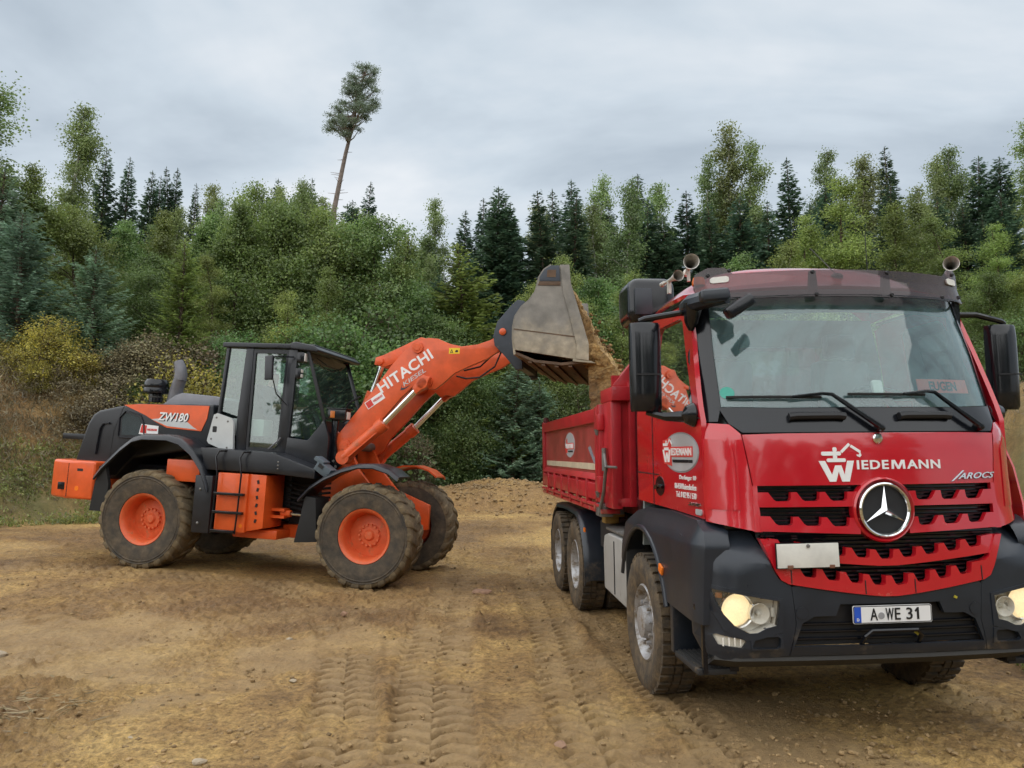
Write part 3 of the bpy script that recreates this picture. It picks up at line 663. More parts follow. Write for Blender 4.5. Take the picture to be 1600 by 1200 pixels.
FRONT = [
    ('fir', 152, 384, 21.5, 'young blue-green fir standing free above the engine hood of the loader', 1.1),
    ('fir', 40, 330, 21, 'dense blue-green fir low at the left edge of the picture', 1.3),
    ('larch', 286, 372, 22.5, 'yellow-green larch standing free left of the loader cab', 1.15),
    ('larch', 443, 446, 23, 'small bright yellow-green larch behind the loader cab roof', 1.15),
    ('bush', 545, 478, 24, 'leafy bush between loader cab and boom', 1.4),
    ('bush', 492, 500, 23, 'leafy bush behind the front roof edge of the loader cab', 1.2),
    ('bush', 350, 520, 22.5, 'leafy bush behind the rear roof edge of the loader cab', 1.0),
    ('broad', 690, 500, 25.5, 'leafy tree behind the hydraulic rods of the boom', 1.0),
    ('fir', 800, 560, 25.5, 'green conifer with drooping sprays under the bucket', 1.2),
    ('fir', 845, 590, 25.8, 'smaller green conifer under the bucket by the tipper body', 1.2),
    ('broad', 745, 560, 26, 'dark leafy tree under the boom tip', .9),
    ('bush', 905, 600, 26.5, 'light green bush above the tail of the tipper body', 1.0),
    ('bush', 640, 600, 24.5, 'leafy bush behind the lift cylinders', 1.1),
    ('bush', 700, 640, 25.0, 'low dark bush right of the lift cylinders', 1.1),
    ('bush', 770, 660, 26, 'low bush under the boom tip beside the soil heap', 1.0),
    ('bush', 1590, 480, 20.5, 'leafy bush behind the right mirror at the edge of the picture', 1.2),
    ('yellowbush', 82, 492, 19.8, 'largest yellow autumn bush on the bank at the left', 1.35),
    ('yellowbush', 25, 520, 20.2, 'yellow-green bush on the bank at the left edge', 1.2),
    ('yellowbush', 128, 545, 20.3, 'smaller yellow bush right of the largest yellow bush', 1.1),
    ('yellowbush', 60, 560, 19.2, 'low yellow bush at the top of the bare bank', 1.0),
    ('brush', 190, 520, 21, 'dry grey-brown shrub behind the air pre-cleaner', 1.5),
    ('brush', 240, 512, 21.5, 'dry grey-brown shrub behind the exhaust stack', 1.6),
    ('brush', 300, 515, 21.8, 'dry grey-brown shrub left of the loader cab', 1.5),
    ('brush', 165, 575, 19.6, 'dry shrub right above the loader engine hood', 1.3),
    ('yellowbush', 300, 560, 20.5, 'yellowish shrub close behind the grey engine cover', 1.0),
    ('brush', 20, 500, 21.2, 'dry reddish shrub on top of the bank at the left edge', 1.2),
    ('brush', 640, 680, 23.5, 'dry shrub right behind the far front wheel of the loader', 1.1),
    ('bush', 220, 590, 20.4, 'low green shrub behind the grey engine cover', .9),
]
for k, c, t, y, lb, w in SKY: tree_at(k, c, t, y, lb, 'trees on the skyline', w)
for k, c, t, y, lb, w in MIDT: tree_at(k, c, t, y, lb, 'trees of the middle row', w)
for k, c, t, y, lb, w in FRONT: tree_at(k, c, t, y, lb, 'plants along the top of the bank', w)
# trees that close the wood behind the front rows: nothing in the photo tells them apart
for i in range(44):
    c = -40 + 1680 * (i + trng.random() * .7) / 44
    top = 392 + trng.uniform(-15, 40) if 570 < c < 740 else (308 if c > 740 else 335) + trng.uniform(-22, 30)
    left = c < 660
    tree_at('spruce' if trng.random() < (.5 if left else .85) else 'birch', c, top, trng.uniform(33, 37), 'dark tree deep in the wood behind the loader' if left else 'dark tree deep in the wood behind the truck', 'dark trees deep in the wood on the left' if left else 'dark trees deep in the wood on the right', 1.15)
for i in range(26):
    c = -40 + 1680 * (i + trng.random() * .7) / 26
    left = c < 660
    tree_at('broad' if trng.random() < .5 else 'spruce', c, 470 + trng.uniform(-40, 50), trng.uniform(28.5, 30.5), 'low tree in the shade between the rows behind the loader' if left else 'low tree in the shade between the rows behind the truck', 'low trees in the shade on the left' if left else 'low trees in the shade on the right', 1.15)

# the wood goes on round the pit behind the camera; it shows only as a reflection in glass and paint
def far_wood():
    rng = np.random.RandomState(91); VV = []
    src = [KINDS['broad'][0][1], KINDS['olive'][0][1], KINDS['spruce'][0][1]]; co = []
    for m_ in src:
        a = np.empty(len(m_.vertices) * 3, np.float32); m_.vertices.foreach_get('co', a); a = a.reshape(-1, 4, 3)[::14]; c = a.mean(1, keepdims=True); co.append((c + (a - c) * 3.3))
    for k in range(30):
        an = rad(rng.uniform(115, 245)); r = rng.uniform(28, 36); x, y = r * math.sin(an), r * math.cos(an); s = rng.uniform(1.0, 1.5); q = co[k % 3]
        VV.append((q * np.array([s * 1.2, s * 1.2, s * (1.0 if k % 3 < 2 else .8)]) + np.array([x, y, tz(x, y)])).reshape(-1, 3))
    V = np.concatenate(VV); return fast_mesh('forest', V, np.arange(len(V)).reshape(-1, 4), L_BROAD)
tag(link('forest', far_wood()), 'wood on the far side of the pit behind the viewer', 'forest', None, 'stuff')

# the tall leaning pine
def tall_pine():
    rng = np.random.RandomState(77); y = 52.0
    b = np.array([col(512) * y, y, 0]); b[2] = tz(b[0], b[1]) - 0.2
    def wp(px, py, d=0.0):
        u = (600 - py) / 1202; dy = 0.9949 - u * 0.101; return np.array([col(px) * (y + d) / dy, y + d, 1.8 + (0.101 + u * 0.9949) / dy * (y + d)])
    pts = [b] + [wp(px, py) for px, py in ((522, 328), (530, 288), (540, 240), (549, 205), (556, 170), (563, 140), (571, 112))]
    pts = np.array(pts) - b; TV, TF = [], []
    tt = np.linspace(0, 1, len(pts)); P = []; D = []
    limb(TV, TF, pts, 0.20, 0.05, 9)
    def at(t): return np.array([np.interp(t, tt, pts[:, q]) for q in range(3)])
    for k in range(22):     # dead stubs below the crown
        o = at(rng.uniform(0.18, 0.58)); a = rng.rand() * 6.28; L = rng.uniform(0.25, 0.9)
        limb(TV, TF, [o, o + np.array([math.cos(a), math.sin(a), 0.25]) * L], 0.03, 0.012, 3)
    sc1 = y / 1202
    # foliage pads: offset in metres from the stem (x, z given by the outline), radius
    pads = []
    for x0, x1, y0, y1, k in ((561, 586, 104, 118, 8), (544, 583, 118, 134, 11), (541, 587, 134, 152, 15), (520, 588, 152, 172, 20), (514, 586, 170, 190, 18), (509, 540, 186, 208, 11), (533, 566, 190, 214, 8)):
        for q in range(k): pads.append((rng.uniform(x0, x1), rng.uniform(y0, y1), rng.uniform(4.5, 8.5)))
    for px, py, rpx in pads:
        c = wp(px, py, rng.normal(0, 1.0)) - b
        t0 = np.clip(np.interp(c[2] - 0.5, pts[:, 2], tt), 0.5, 0.99); o = at(t0)
        mid = (o + c) / 2 + np.array([0, 0, -0.15]); limb(TV, TF, [o, mid, c], 0.07, 0.02, 4)
        n = int(290 * (rpx / 8) ** 2); r = rpx * sc1
        q = unit(rng.normal(size=(n, 3))) * rng.rand(n, 1) ** 0.9 * r * np.array([1.9, 1.9, 1.0])
        P.append(c + q); D.append(unit(q) + rng.normal(0, .6, (n, 3)) + np.array([0, 0, .4]))
    V, Q = leaf_quads(np.concatenate(P), np.concatenate(D), 0.17, 0.24, rng)
    t = empty('pine_tree', tuple(b)); link('trunk', fast_mesh('pine_trunk', TV, TF, M_PINEBARK, True), t); link('crown', fast_mesh('pine_crown', V, Q, L_PINE), t)
    tag(t, 'lone tall pine with bare leaning trunk rising high above the wood', 'tree')
tall_pine()

# low growth: nobody could count it
def scatter(name, label, n, region, size, mat_, seed, hgt=(0.1, 0.5), per=10, aspect=0.45, cat='weeds', rise=0.8):
    rng = np.random.RandomState(seed); X = []; 
    while len(X) < n:
        x, y = region(rng)
        if x is not None: X.append((x, y))
    X = np.array(X); Z = terrain(X[:, 0], X[:, 1]); h = rng.uniform(*hgt, n) * (0.5 + rng.rand(n))
    B = np.repeat(np.c_[X, Z], per, 0); hh = np.repeat(h, per)
    u = rng.rand(len(B)); P = B + np.c_[rng.normal(0, 0.35 * hh), rng.normal(0, 0.35 * hh), u * hh]
    D = rng.normal(0, 0.6, (len(B), 3)) * np.array([1, 1, min(1, rise + .1)]) + np.array([0, 0, rise])
    V, Q = leaf_quads(P, D, size * rng.uniform(0.5, 1.5, len(P)), aspect, rng)
    return tag(link(name, fast_mesh(name, V, Q, mat_)), label, cat, None, 'stuff')
def polar_region(a0, a1, s0, s1):
    def f(rng):
        a = rng.uniform(a0, a1); s = rng.uniform(s0, s1); r = np.interp(a, FOOT[:, 0], FOOT[:, 1]) + s
        x, y = r * math.sin(rad(a)), r * math.cos(rad(a))
        if fbm(np.array([x]), np.array([y]), 0.6, 3)[0] < rng.uniform(-0.22, 0.12): return None, None
        return x, y
    return f
scatter('weeds', 'green weeds along the foot of the left bank', 3200, polar_region(-40, -22, -1.0, 2.0), 0.060, L_WEED, 1, (0.05, 0.28), 9)
scatter('dry_grass', 'dry grass stalks on the left bank', 3600, polar_region(-40, -20, -0.6, 4.2), 0.14, L_DRY, 14, (0.06, 0.35), 6, 0.10, 'grass')
scatter('undergrowth', 'mixed undergrowth on the bank behind the loader', 2800, polar_region(-27, -6, -0.3, 5), 0.085, L_WEED, 2, (0.15, 0.8), 12)
scatter('undergrowth', 'dark green undergrowth at the back of the pit', 2600, polar_region(-9, 22, 0.0, 4.5), 0.085, L_BROAD, 3, (0.2, 1.1), 12)
scatter('undergrowth', 'dry brown stalks among the bank plants', 2200, polar_region(-40, -2, 1.0, 5), 0.16, L_DRY, 4, (0.15, 0.8), 7, 0.12)
scatter('weeds', 'weeds on the bank beyond the right mirror', 2200, polar_region(26, 42, -1.5, 1.4), 0.055, L_WEED, 5, (0.05, 0.22), 9)
scatter('weeds', 'dry tufts on the bare bank beyond the right mirror', 500, polar_region(26, 42, 2.5, 6), 0.12, L_DRY, 6, (0.1, 0.5), 8, 0.15)
def verge(rng):
    y = rng.uniform(3.2, 11); x = 4.1 + 0.12 * (y - 5) + abs(rng.normal(0, 1.3))
    if fbm(np.array([x]), np.array([y]), 1.3, 3)[0] < rng.uniform(-0.2, 0.15): return None, None
    return x, y
scatter('weeds', 'short weeds and grass beside the right front wheel of the truck', 2600, verge, 0.05, L_WEED, 7, (0.03, 0.12), 9)
def corner(rng): return rng.normal(-3.75, 0.35), rng.normal(5.6, 0.35)
scatter('straw', 'dry straw lying on the soil at the lower left', 110, corner, 0.16, L_STRAW, 8, (0.02, 0.05), 4, 0.06, 'straw', 0.03)
# ================================================================== the red tipper truck (local frame: x across, y back from the bumper, z up)
MUD = (0.19, 0.135, 0.075)
R_RED = mat('truck_red', (0.50, 0.008, 0.018), 0.20, var=0.06, vscale=3, coat=1.0, mud=((0.30, 0.16, 0.11), 0.07, 6, 0.9, 2.6))
R_BODY = mat('tipper_red', (0.42, 0.014, 0.022), 0.40, var=0.16, vscale=5, coat=0.25, bump=0.08, bscale=30, mud=((0.26, 0.15, 0.09), 0.16, 7, 1.2, 2.4))
R_BODYPANEL = mat('tipper_panel_red', (0.33, 0.045, 0.040), 0.38, var=0.22, vscale=4, coat=0.3, mud=((0.28, 0.16, 0.09), 0.16, 9, 1.2, 2.6))
R_DARK = mat('anthracite', (0.018, 0.023, 0.032), 0.30, var=0.15, vscale=4, bump=0.06, bscale=300, mud=((0.15, 0.115, 0.075), 0.18, 5, 0.45, 1.3))
R_BLACK = mat('black_plastic', (0.006, 0.007, 0.010), 0.18, var=0.2, vscale=6)
R_RUB = mat('black_rubber', (0.012, 0.012, 0.012), 0.75, var=0.2, vscale=9)
R_FRAME = mat('chassis_black', (0.018, 0.017, 0.017), 0.7, var=0.3, vscale=6, mud=(MUD, 0.18, 5, 0.2, 1.5))
R_TYRE = mat('muddy_tyre', (0.030, 0.028, 0.026), 0.88, var=0.25, vscale=9, bump=0.5, bscale=45, mud=((0.15, 0.105, 0.058), 0.22, 6.5, 10, 20, 0.45, 0.98))
R_RIM = mat('wheel_silver', (0.42, 0.42, 0.43), 0.42, 0.5, var=0.15, vscale=9, mud=((0.17, 0.125, 0.075), 0.20, 9, 10, 20))
R_CHROME = mat('chrome', (0.78, 0.79, 0.80), 0.09, 1.0, var=0.04)
R_WHITE = mat('white_print', (0.80, 0.80, 0.80), 0.45, var=0.03)
R_BOARD = mat('dirty_white_board', (0.66, 0.65, 0.60), 0.5, var=0.1, vscale=9)
R_MUDDY = mat('mud_run_box', (0.34, 0.335, 0.32), 0.5, var=0.1, vscale=4, mud=((0.155, 0.115, 0.072), 0.22, 3.5, 0.35, 1.25))
R_AMBER = mat('amber_lens', (0.85, 0.20, 0.02), 0.2, var=0.1)
R_BLUE = mat('plate_blue', (0.02, 0.09, 0.52), 0.4, var=0.03)
R_INK = mat('black_print', (0.008, 0.008, 0.010), 0.5, var=0.02)
R_SIGNRED = mat('sign_red', (0.62, 0.04, 0.03), 0.45, var=0.05)
R_GREY = mat('sign_silver', (0.50, 0.51, 0.53), 0.4, 0.3, var=0.08)
R_STEEL = mat('dull_steel', (0.17, 0.165, 0.155), 0.55, 0.5, var=0.3, vscale=9)
R_SEAT = mat('seat_cloth', (0.055, 0.06, 0.065), 0.9, var=0.2)
R_CURTAIN = mat('green_curtain', (0.09, 0.16, 0.09), 0.9, var=0.15)
R_LAMP = mat('lit_headlamp', (0.95, 0.80, 0.52), 0.25, var=0.1, vscale=30, emit=((1.0, 0.76, 0.42), 0.42))
R_REFL = mat('lamp_reflector', (0.90, 0.87, 0.80), 0.2, 0.05, var=0.1)
R_YELLEAF = mat('fallen_leaf', (0.42, 0.36, 0.03), 0.6, var=0.2)

def glass_mat(name, tint, dust_glare, dust_glare_col=(0.5, 0.62, 0.64), refl=1.0, streak=False):
    """a tinted, slightly dusty pane: light passes through it, it mirrors by Fresnel, and a pale film on it scatters: dirt, plus painted sky reflection on the windscreen"""
    m = bpy.data.materials.new(name); m.use_nodes = True; nt = m.node_tree; N = nt.nodes; L = nt.links; N.clear()
    out = N.new('ShaderNodeOutputMaterial'); tr = N.new('ShaderNodeBsdfTransparent'); tr.inputs[0].default_value = (*tint, 1)
    gl = N.new('ShaderNodeBsdfGlossy'); gl.inputs['Roughness'].default_value = 0.02
    fr = N.new('ShaderNodeFresnel'); ge = N.new('ShaderNodeNewGeometry'); io = N.new('ShaderNodeMapRange'); io.inputs[3].default_value = 1.52; io.inputs[4].default_value = 1 / 1.52
    L.new(ge.outputs['Backfacing'], io.inputs[0]); L.new(io.outputs[0], fr.inputs[0])     # both faces of a thin pane mirror alike
    mr = N.new('ShaderNodeMath'); mr.operation = 'MULTIPLY_ADD'; mr.inputs[1].default_value = 1.7 * refl; mr.inputs[2].default_value = 0.03 * refl; mr.use_clamp = True; L.new(fr.outputs[0], mr.inputs[0])
    m1 = N.new('ShaderNodeMixShader'); L.new(mr.outputs[0], m1.inputs[0]); L.new(tr.outputs[0], m1.inputs[1]); L.new(gl.outputs[0], m1.inputs[2])
    df = N.new('ShaderNodeBsdfDiffuse'); df.inputs[0].default_value = (*dust_glare_col, 1)
    tc = N.new('ShaderNodeTexCoord'); no = N.new('ShaderNodeTexNoise'); no.inputs['Scale'].default_value = 2.4; no.inputs['Detail'].default_value = 8; L.new(tc.outputs['Object'], no.inputs['Vector'])
    rg = N.new('ShaderNodeMapRange'); rg.inputs[1].default_value = 0.3; rg.inputs[2].default_value = 0.7; rg.inputs[3].default_value = dust_glare * 0.65; rg.inputs[4].default_value = dust_glare * 1.3; L.new(no.outputs['Fac'], rg.inputs[0])
    dout = rg.outputs[0]
    if streak:   # arcs the wiper blades left in the pale film
        acc = None
        for cx in (0.02, 0.76):
            sep = N.new('ShaderNodeSeparateXYZ'); L.new(tc.outputs['Object'], sep.inputs[0])
            dx = N.new('ShaderNodeMath'); dx.operation = 'SUBTRACT'; dx.inputs[1].default_value = cx; L.new(sep.outputs['X'], dx.inputs[0])
            dz = N.new('ShaderNodeMath'); dz.operation = 'SUBTRACT'; dz.inputs[1].default_value = 2.02; L.new(sep.outputs['Z'], dz.inputs[0])
            cb = N.new('ShaderNodeCombineXYZ'); L.new(dx.outputs[0], cb.inputs[0]); L.new(dz.outputs[0], cb.inputs[1])
            le = N.new('ShaderNodeVectorMath'); le.operation = 'LENGTH'; L.new(cb.outputs[0], le.inputs[0])
            at = N.new('ShaderNodeMath'); at.operation = 'ARCTAN2'; L.new(dz.outputs[0], at.inputs[0]); L.new(dx.outputs[0], at.inputs[1])
            c2 = N.new('ShaderNodeCombineXYZ'); L.new(le.outputs['Value'], c2.inputs[0]); L.new(at.outputs[0], c2.inputs[1]); c2.inputs[2].default_value = cx
            mp = N.new('ShaderNodeMapping'); mp.inputs['Scale'].default_value = (9, 1.1, 1); L.new(c2.outputs[0], mp.inputs[0])
            n2 = N.new('ShaderNodeTexNoise'); n2.inputs['Scale'].default_value = 1.6; n2.inputs['Detail'].default_value = 5; L.new(mp.outputs[0], n2.inputs['Vector'])
            r2 = N.new('ShaderNodeMapRange'); r2.inputs[1].default_value = 0.5; r2.inputs[2].default_value = 0.66; r2.inputs[3].default_value = 1.0; r2.inputs[4].default_value = 0.55; L.new(n2.outputs['Fac'], r2.inputs[0])
            if acc is None: acc = r2.outputs[0]
            else:
                mm = N.new('ShaderNodeMath'); mm.operation = 'MULTIPLY'; L.new(acc, mm.inputs[0]); L.new(r2.outputs[0], mm.inputs[1]); acc = mm.outputs[0]
        mm = N.new('ShaderNodeMath'); mm.operation = 'MULTIPLY'; L.new(acc, mm.inputs[0]); L.new(dout, mm.inputs[1]); dout = mm.outputs[0]
    m2 = N.new('ShaderNodeMixShader'); L.new(dout, m2.inputs[0]); L.new(m1.outputs[0], m2.inputs[1]); L.new(df.outputs[0], m2.inputs[2])
    L.new(m2.outputs[0], out.inputs[0]); return m
G_WS = glass_mat('windscreen_glass', (0.86, 0.94, 0.93), 0.11, (0.42, 0.66, 0.70), 0.85, True)  # teal film: some dirt, mostly the sky's reflection painted in as diffuse colour
G_SIDE = glass_mat('side_window_glass', (0.45, 0.50, 0.47), 0.012, refl=2.6)
G_VISOR = glass_mat('smoked_visor', (0.52, 0.45, 0.46), 0.26, (0.13, 0.10, 0.105), 0.5)
G_LENS = glass_mat('lamp_glass', (0.98, 0.98, 0.97), 0.01, refl=0.7)

def _i(t, z): return float(np.interp(z, [a for a, b in t], [b for a, b in t]))
FY0 = [(.5, .16), (.57, .12), (.65, .09), (.95, .085), (1.15, .095), (1.3, .10), (1.5, .115), (1.65, .125), (1.96, .14), (2.0, .15), (2.17, .20), (2.55, .285), (2.9, .385), (3.0, .42), (3.2, .5)]
FK = [(.5, .05), (1.2, .06), (1.5, .10), (2.0, .115), (2.17, .165), (2.82, .26), (3.2, .28)]
def FY(x, z):
    """depth of the cab's front skin"""
    a = abs(x); y = _i(FY0, z) + _i(FK, z) * a * a
    b = min(max((z - 1.28) / .08, 0), 1)
    if a > .8: y += b * .16 * ((a - .8) / .3) ** 2.5
    if a > .95: y += (1 - b) * .25 * ((a - .95) / .25) ** 3
    return y
def SX(y, z):
    """half width of the cab's side skin"""
    return (1.085 + .065 * (y - .4) / 1.43) * (1 - .075 * max(0, (z - 2.15) / .8) ** 1.3)

def skin(name, poly, surf, t, material, parent, holes=(), step=0.09, off=0.0, smooth=40, axis=0):
    """a panel cut to a 2D outline (with holes), laid on a curved surface and given thickness t inwards"""
    loops = [[Vector((p[0], p[1], 0)) for p in lp] for lp in (poly, *holes)]
    flat = [p for lp in loops for p in lp]
    bm = bmesh.new(); vv = [bm.verts.new(p) for p in flat]
    for tri in tessellate_polygon(loops):
        try: bm.faces.new([vv[i] for i in tri])
        except ValueError: pass
    for ax in (0, 1):
        lo = min(p[ax] for p in flat); hi = max(p[ax] for p in flat); st = step if ax == axis else step * 1.3
        k = math.floor(lo / st) + 1
        while k * st < hi:
            nrm = Vector((1, 0, 0)) if ax == 0 else Vector((0, 1, 0))
            bmesh.ops.bisect_plane(bm, geom=bm.verts[:] + bm.edges[:] + bm.faces[:], plane_co=nrm * (k * st), plane_no=nrm); k += 1
    n = len(bm.verts); bm.verts.ensure_lookup_table(); bm.verts.index_update()
    F = [[v.index for v in f.verts] for f in bm.faces]
    E = [[v.index for v in e.verts] for e in bm.edges if len(e.link_faces) == 1]
    top = [surf(v.co.x, v.co.y, off) for v in bm.verts]; bot = [surf(v.co.x, v.co.y, off - t) for v in bm.verts]
    bm.free()
    b = MB(); b.v = top + bot; b.f = [tuple(f) for f in F] + [tuple(n + i for i in reversed(f)) for f in F] + [(a, c, n + c, n + a) for a, c in E]
    return b.ob(name, material, parent, smooth=smooth)
def front_s(x, z, off): return (x, FY(x, z) - off, z)
def bumper_s(x, z, off): return (x, FY(x, z) - off + .125 * float(sstep((z - 1.165) / .2)) * float(sstep((abs(x) - .70) / .12)), z)
def side_l(y, z, off): return (-SX(y, z) - off, y, z)
def side_r(y, z, off): return (SX(y, z) + off, y, z)
def mirror(poly): return [(-p[0], p[1]) for p in reversed(poly)]
def circ(cx, cz, r, n=24, rz=None): return [(cx + r * math.cos(2 * PI * k / n), cz + (rz or r) * math.sin(2 * PI * k / n)) for k in range(n)]
def rrect(x0, x1, z0, z1, r, n=4):
    P = []
    for cx, cz, a in ((x1 - r, z1 - r, 0), (x0 + r, z1 - r, 90), (x0 + r, z0 + r, 180), (x1 - r, z0 + r, 270)):
        P += [(cx + r * math.cos(rad(a + 90 * k / n)), cz + r * math.sin(rad(a + 90 * k / n))) for k in range(n + 1)]
    return P

def lettering(name, txt, a0, a1, b0, b1, surf, material, parent, off=0.004, bold=0.0, shear=0.0, depth=0.0015, flip=False, space=1.0):
    """writing laid on a surface, fitted to the box a0..a1 by b0..b1 (flip: it runs towards smaller a)"""
    cu = bpy.data.curves.new('lettering', 'FONT'); cu.body = txt; cu.offset = bold; cu.shear = shear; cu.resolution_u = 3; cu.space_character = space
    o = bpy.data.objects.new('lettering_source', cu); COL.objects.link(o)
    bpy.context.view_layer.update(); dg = bpy.context.evaluated_depsgraph_get()
    me = bpy.data.meshes.new_from_object(o.evaluated_get(dg)); bpy.data.objects.remove(o); bpy.data.curves.remove(cu)
    n = len(me.vertices); co = np.empty(n * 3, np.float32); me.vertices.foreach_get('co', co); co = co.reshape(-1, 3)
    lo, hi = co.min(0), co.max(0)
    a = (co[:, 0] - lo[0]) / (hi[0] - lo[0]); b = (co[:, 1] - lo[1]) / max(hi[1] - lo[1], 1e-6)
    A = a1 + (a0 - a1) * a if flip else a0 + (a1 - a0) * a; Bc = b0 + (b1 - b0) * b
    F = [tuple(p.vertices) for p in me.polygons]
    es = {}
    for f in F:
        for i in range(len(f)):
            k = (f[i], f[(i + 1) % len(f)]); es[k] = es.get(k, 0) + 1
    bound = [k for k in es if (k[1], k[0]) not in es]
    mb = MB(); mb.v = [surf(A[i], Bc[i], off + depth) for i in range(n)] + [surf(A[i], Bc[i], off - 0.003) for i in range(n)]
    mb.f = F + [(x, y, y + n, x + n) for x, y in bound]
    bpy.data.meshes.remove(me)
    return mb.ob(name, material, parent, smooth=0)
def decal(name, poly, surf, material, parent, off=0.003, t=0.002, holes=()): return skin(name, poly, surf, t + 0.002, material, parent, holes, 0.08, off + t - 0.001, 40)

truck = empty('tipper_truck', TRUCK_LOC, TRUCK_ROT)
tag(truck, 'red three-axle tipper truck with anthracite bumper, lit headlamps and white lettering', 'truck')

# ---- chassis and axles
b = MB()
for s in (-1, 1): b.bb(s * 0.40 - 0.04, s * 0.40 + 0.04, 0.9, 7.3, 0.78, 1.05)
for y in (1.1, 2.3, 3.6, 4.8, 5.6, 6.9): b.bb(-0.40, 0.40, y - 0.06, y + 0.06, 0.8, 1.0)
b.ob('chassis_frame', R_FRAME, truck, 0.01)
for y in (1.598, 4.85, 6.2):
    b = MB(); b.tube([(-0.95, y, 0.51), (-0.3, y, 0.5), (0.3, y, 0.5), (0.95, y, 0.51)], [0.07, 0.09, 0.09, 0.07], 12)
    if y > 2: b.lathe([(0.0, -0.2), (0.17, -0.14), (0.2, 0), (0.17, 0.14), (0, 0.2)], (0, y, 0.5), 'y', 16)
    b.ob('axle', R_FRAME, truck)
MB().bb(-0.35, 0.35, 0.75, 1.9, 0.62, 1.2).ob('engine_sump', R_FRAME, truck, 0.06)

# ---- wheels
def truck_tyre(R, W, rimr):
    b = MB(); h = W / 2
    b.lathe([(rimr, -h * .72), (rimr + .03, -h * .86), (R * .80, -h), (R * .93, -h * .97), (R * .985, -h * .80), (R * .985, h * .80), (R * .93, h * .97), (R * .80, h), (rimr + .03, h * .86), (rimr, h * .72)], (0, 0, 0), 'x', 56)
    for k in range(38):
        a = 2 * PI * k / 38
        for s in (-1, 1):
            aa = a + (0.5 if s > 0 else 0) * 2 * PI / 38; c = Vector((s * h * .55, math.cos(aa) * (R - .004), math.sin(aa) * (R - .004)))
            b.box(c, (h * .62, 0.058, 0.03), (aa - PI / 2 + 0 * s, 0, 0) if True else None)
        b.box((0, math.cos(a) * (R - .004), math.sin(a) * (R - .004)), (h * .34, 0.06, 0.028), (a - PI / 2, 0, 0))
    return b.me('tyre', R_TYRE, 0, 40)
TY = truck_tyre(0.535, 0.31, 0.285)
def front_rim():      # outer side is -x
    b = MB(); b.lathe([(.29, .10), (.285, -.10), (.300, -.125), (.288, -.135), (.275, -.12), (.262, -.06), (.235, -.03), (.20, -.085), (.165, -.10), (.13, -.10), (.12, -.155), (.075, -.165), (0, -.168)], (0, 0, 0), 'x', 40)
    for k in range(10):
        a = 2 * PI * k / 10; b.lathe([(0, -.135), (.016, -.135), (.018, -.10), (.018, -.08)], (0, math.cos(a) * .165, math.sin(a) * .165), 'x', 6)
    return b.me('rim', R_RIM, 0, 40)
def rear_rim():
    b = MB(); b.lathe([(.29, .10), (.285, -.10), (.300, -.125), (.288, -.135), (.272, -.12), (.255, .02), (.235, .10), (.17, .085), (.15, .08), (.14, -.05), (.10, -.07), (0, -.075)], (0, 0, 0), 'x', 40)
    for k in range(10):
        a = 2 * PI * k / 10; b.lathe([(0, .04), (.016, .04), (.018, .08)], (0, math.cos(a) * .185, math.sin(a) * .185), 'x', 6)
    return b.me('rim', R_RIM, 0, 40)
def rim_holes():
    b = MB(); b.lathe([(0, -.060), (.021, -.060), (.021, -.04)], (0, 0, 0), 'x', 8)
    return b.me('rim_hole', R_INK, 0, 40)
FR, RR, RH = front_rim(), rear_rim(), rim_holes()
for i, y in enumerate((1.598, 4.85, 6.2)):
    for s in (-1, 1):
        w = link('wheel', TY, truck, (s * 1.065 if i == 0 else s * 1.055, y, 0.515), (trng.random() * 6, 0, 0 if s < 0 else PI))
        w['label'] = 'mud-caked wheel of the ' + ('front' if i == 0 else 'second' if i == 1 else 'third') + ' axle'
        link('rim', FR if i == 0 else RR, w)
        for k in range(10 if i == 0 and s < 0 else 0): link('rim_hole', RH, w, (0, math.cos(2 * PI * (k + .5) / 10) * .222, math.sin(2 * PI * (k + .5) / 10) * .222))
        if i: link('inner_tyre', TY, w, (0.335, 0, 0))

# ---- cab: inner shell, floor and furniture behind the glass
b = MB(); b.bb(-1.02, 1.02, 0.52, 1.86, 1.05, 2.02); b.bb(-1.0, 1.0, 0.36, 0.6, 1.35, 2.0)
b.ob('cab_floor', R_BLACK, truck)
b = MB(); b.prism([(0.30, 1.9), (0.36, 2.10), (0.55, 2.17), (0.80, 2.13), (0.86, 1.9)], -0.93, 0.93, 'x'); b.ob('dashboard', mat('dashboard_grey', (0.10, 0.13, 0.13), 0.7), truck, 0.03)
# rear wall with its window opening
def rear_s(x, z, off): return (x, 1.86 + off, z)
skin('cab_rear_wall', [(-1.12, 1.1), (1.12, 1.1), (1.06, 2.6), (0.98, 3.02), (-0.98, 3.02), (-1.06, 2.6)], rear_s, 0.04, mat('cab_lining', (0.22, 0.25, 0.25), 0.8), truck, [rrect(-0.72, 0.72, 2.32, 2.78, 0.08)], 0.4)
skin('rear_window', rrect(-0.74, 0.74, 2.30, 2.80, 0.09), lambda x, z, off: (x, 1.845 + off, z), 0.006, G_SIDE, truck, (), 0.6)
for s in (-1, 1):
    b = MB(); b.bb(s * .5 - .25, s * .5 + .25, 1.02, 1.5, 1.95, 2.12); b.ob('seat', R_SEAT, truck, 0.05)
    MB().bb(s * .5 - .23, s * .5 + .23, 1.42, 1.58, 2.1, 2.62).ob('seat_back', R_SEAT, truck, 0.06)
    MB().bb(s * .5 - .13, s * .5 + .13, 1.44, 1.55, 2.64, 2.84).ob('headrest', R_SEAT, truck, 0.04)
b = MB(); b.lathe([(.215, -.014), (.229, 0), (.215, .014), (.201, 0), (.215, -.014)], (0, 0, 0), 'z', 28); b.box((0, 0, 0), (.4, .05, .02)); b.box((0, -.1, 0), (.06, .2, .02))
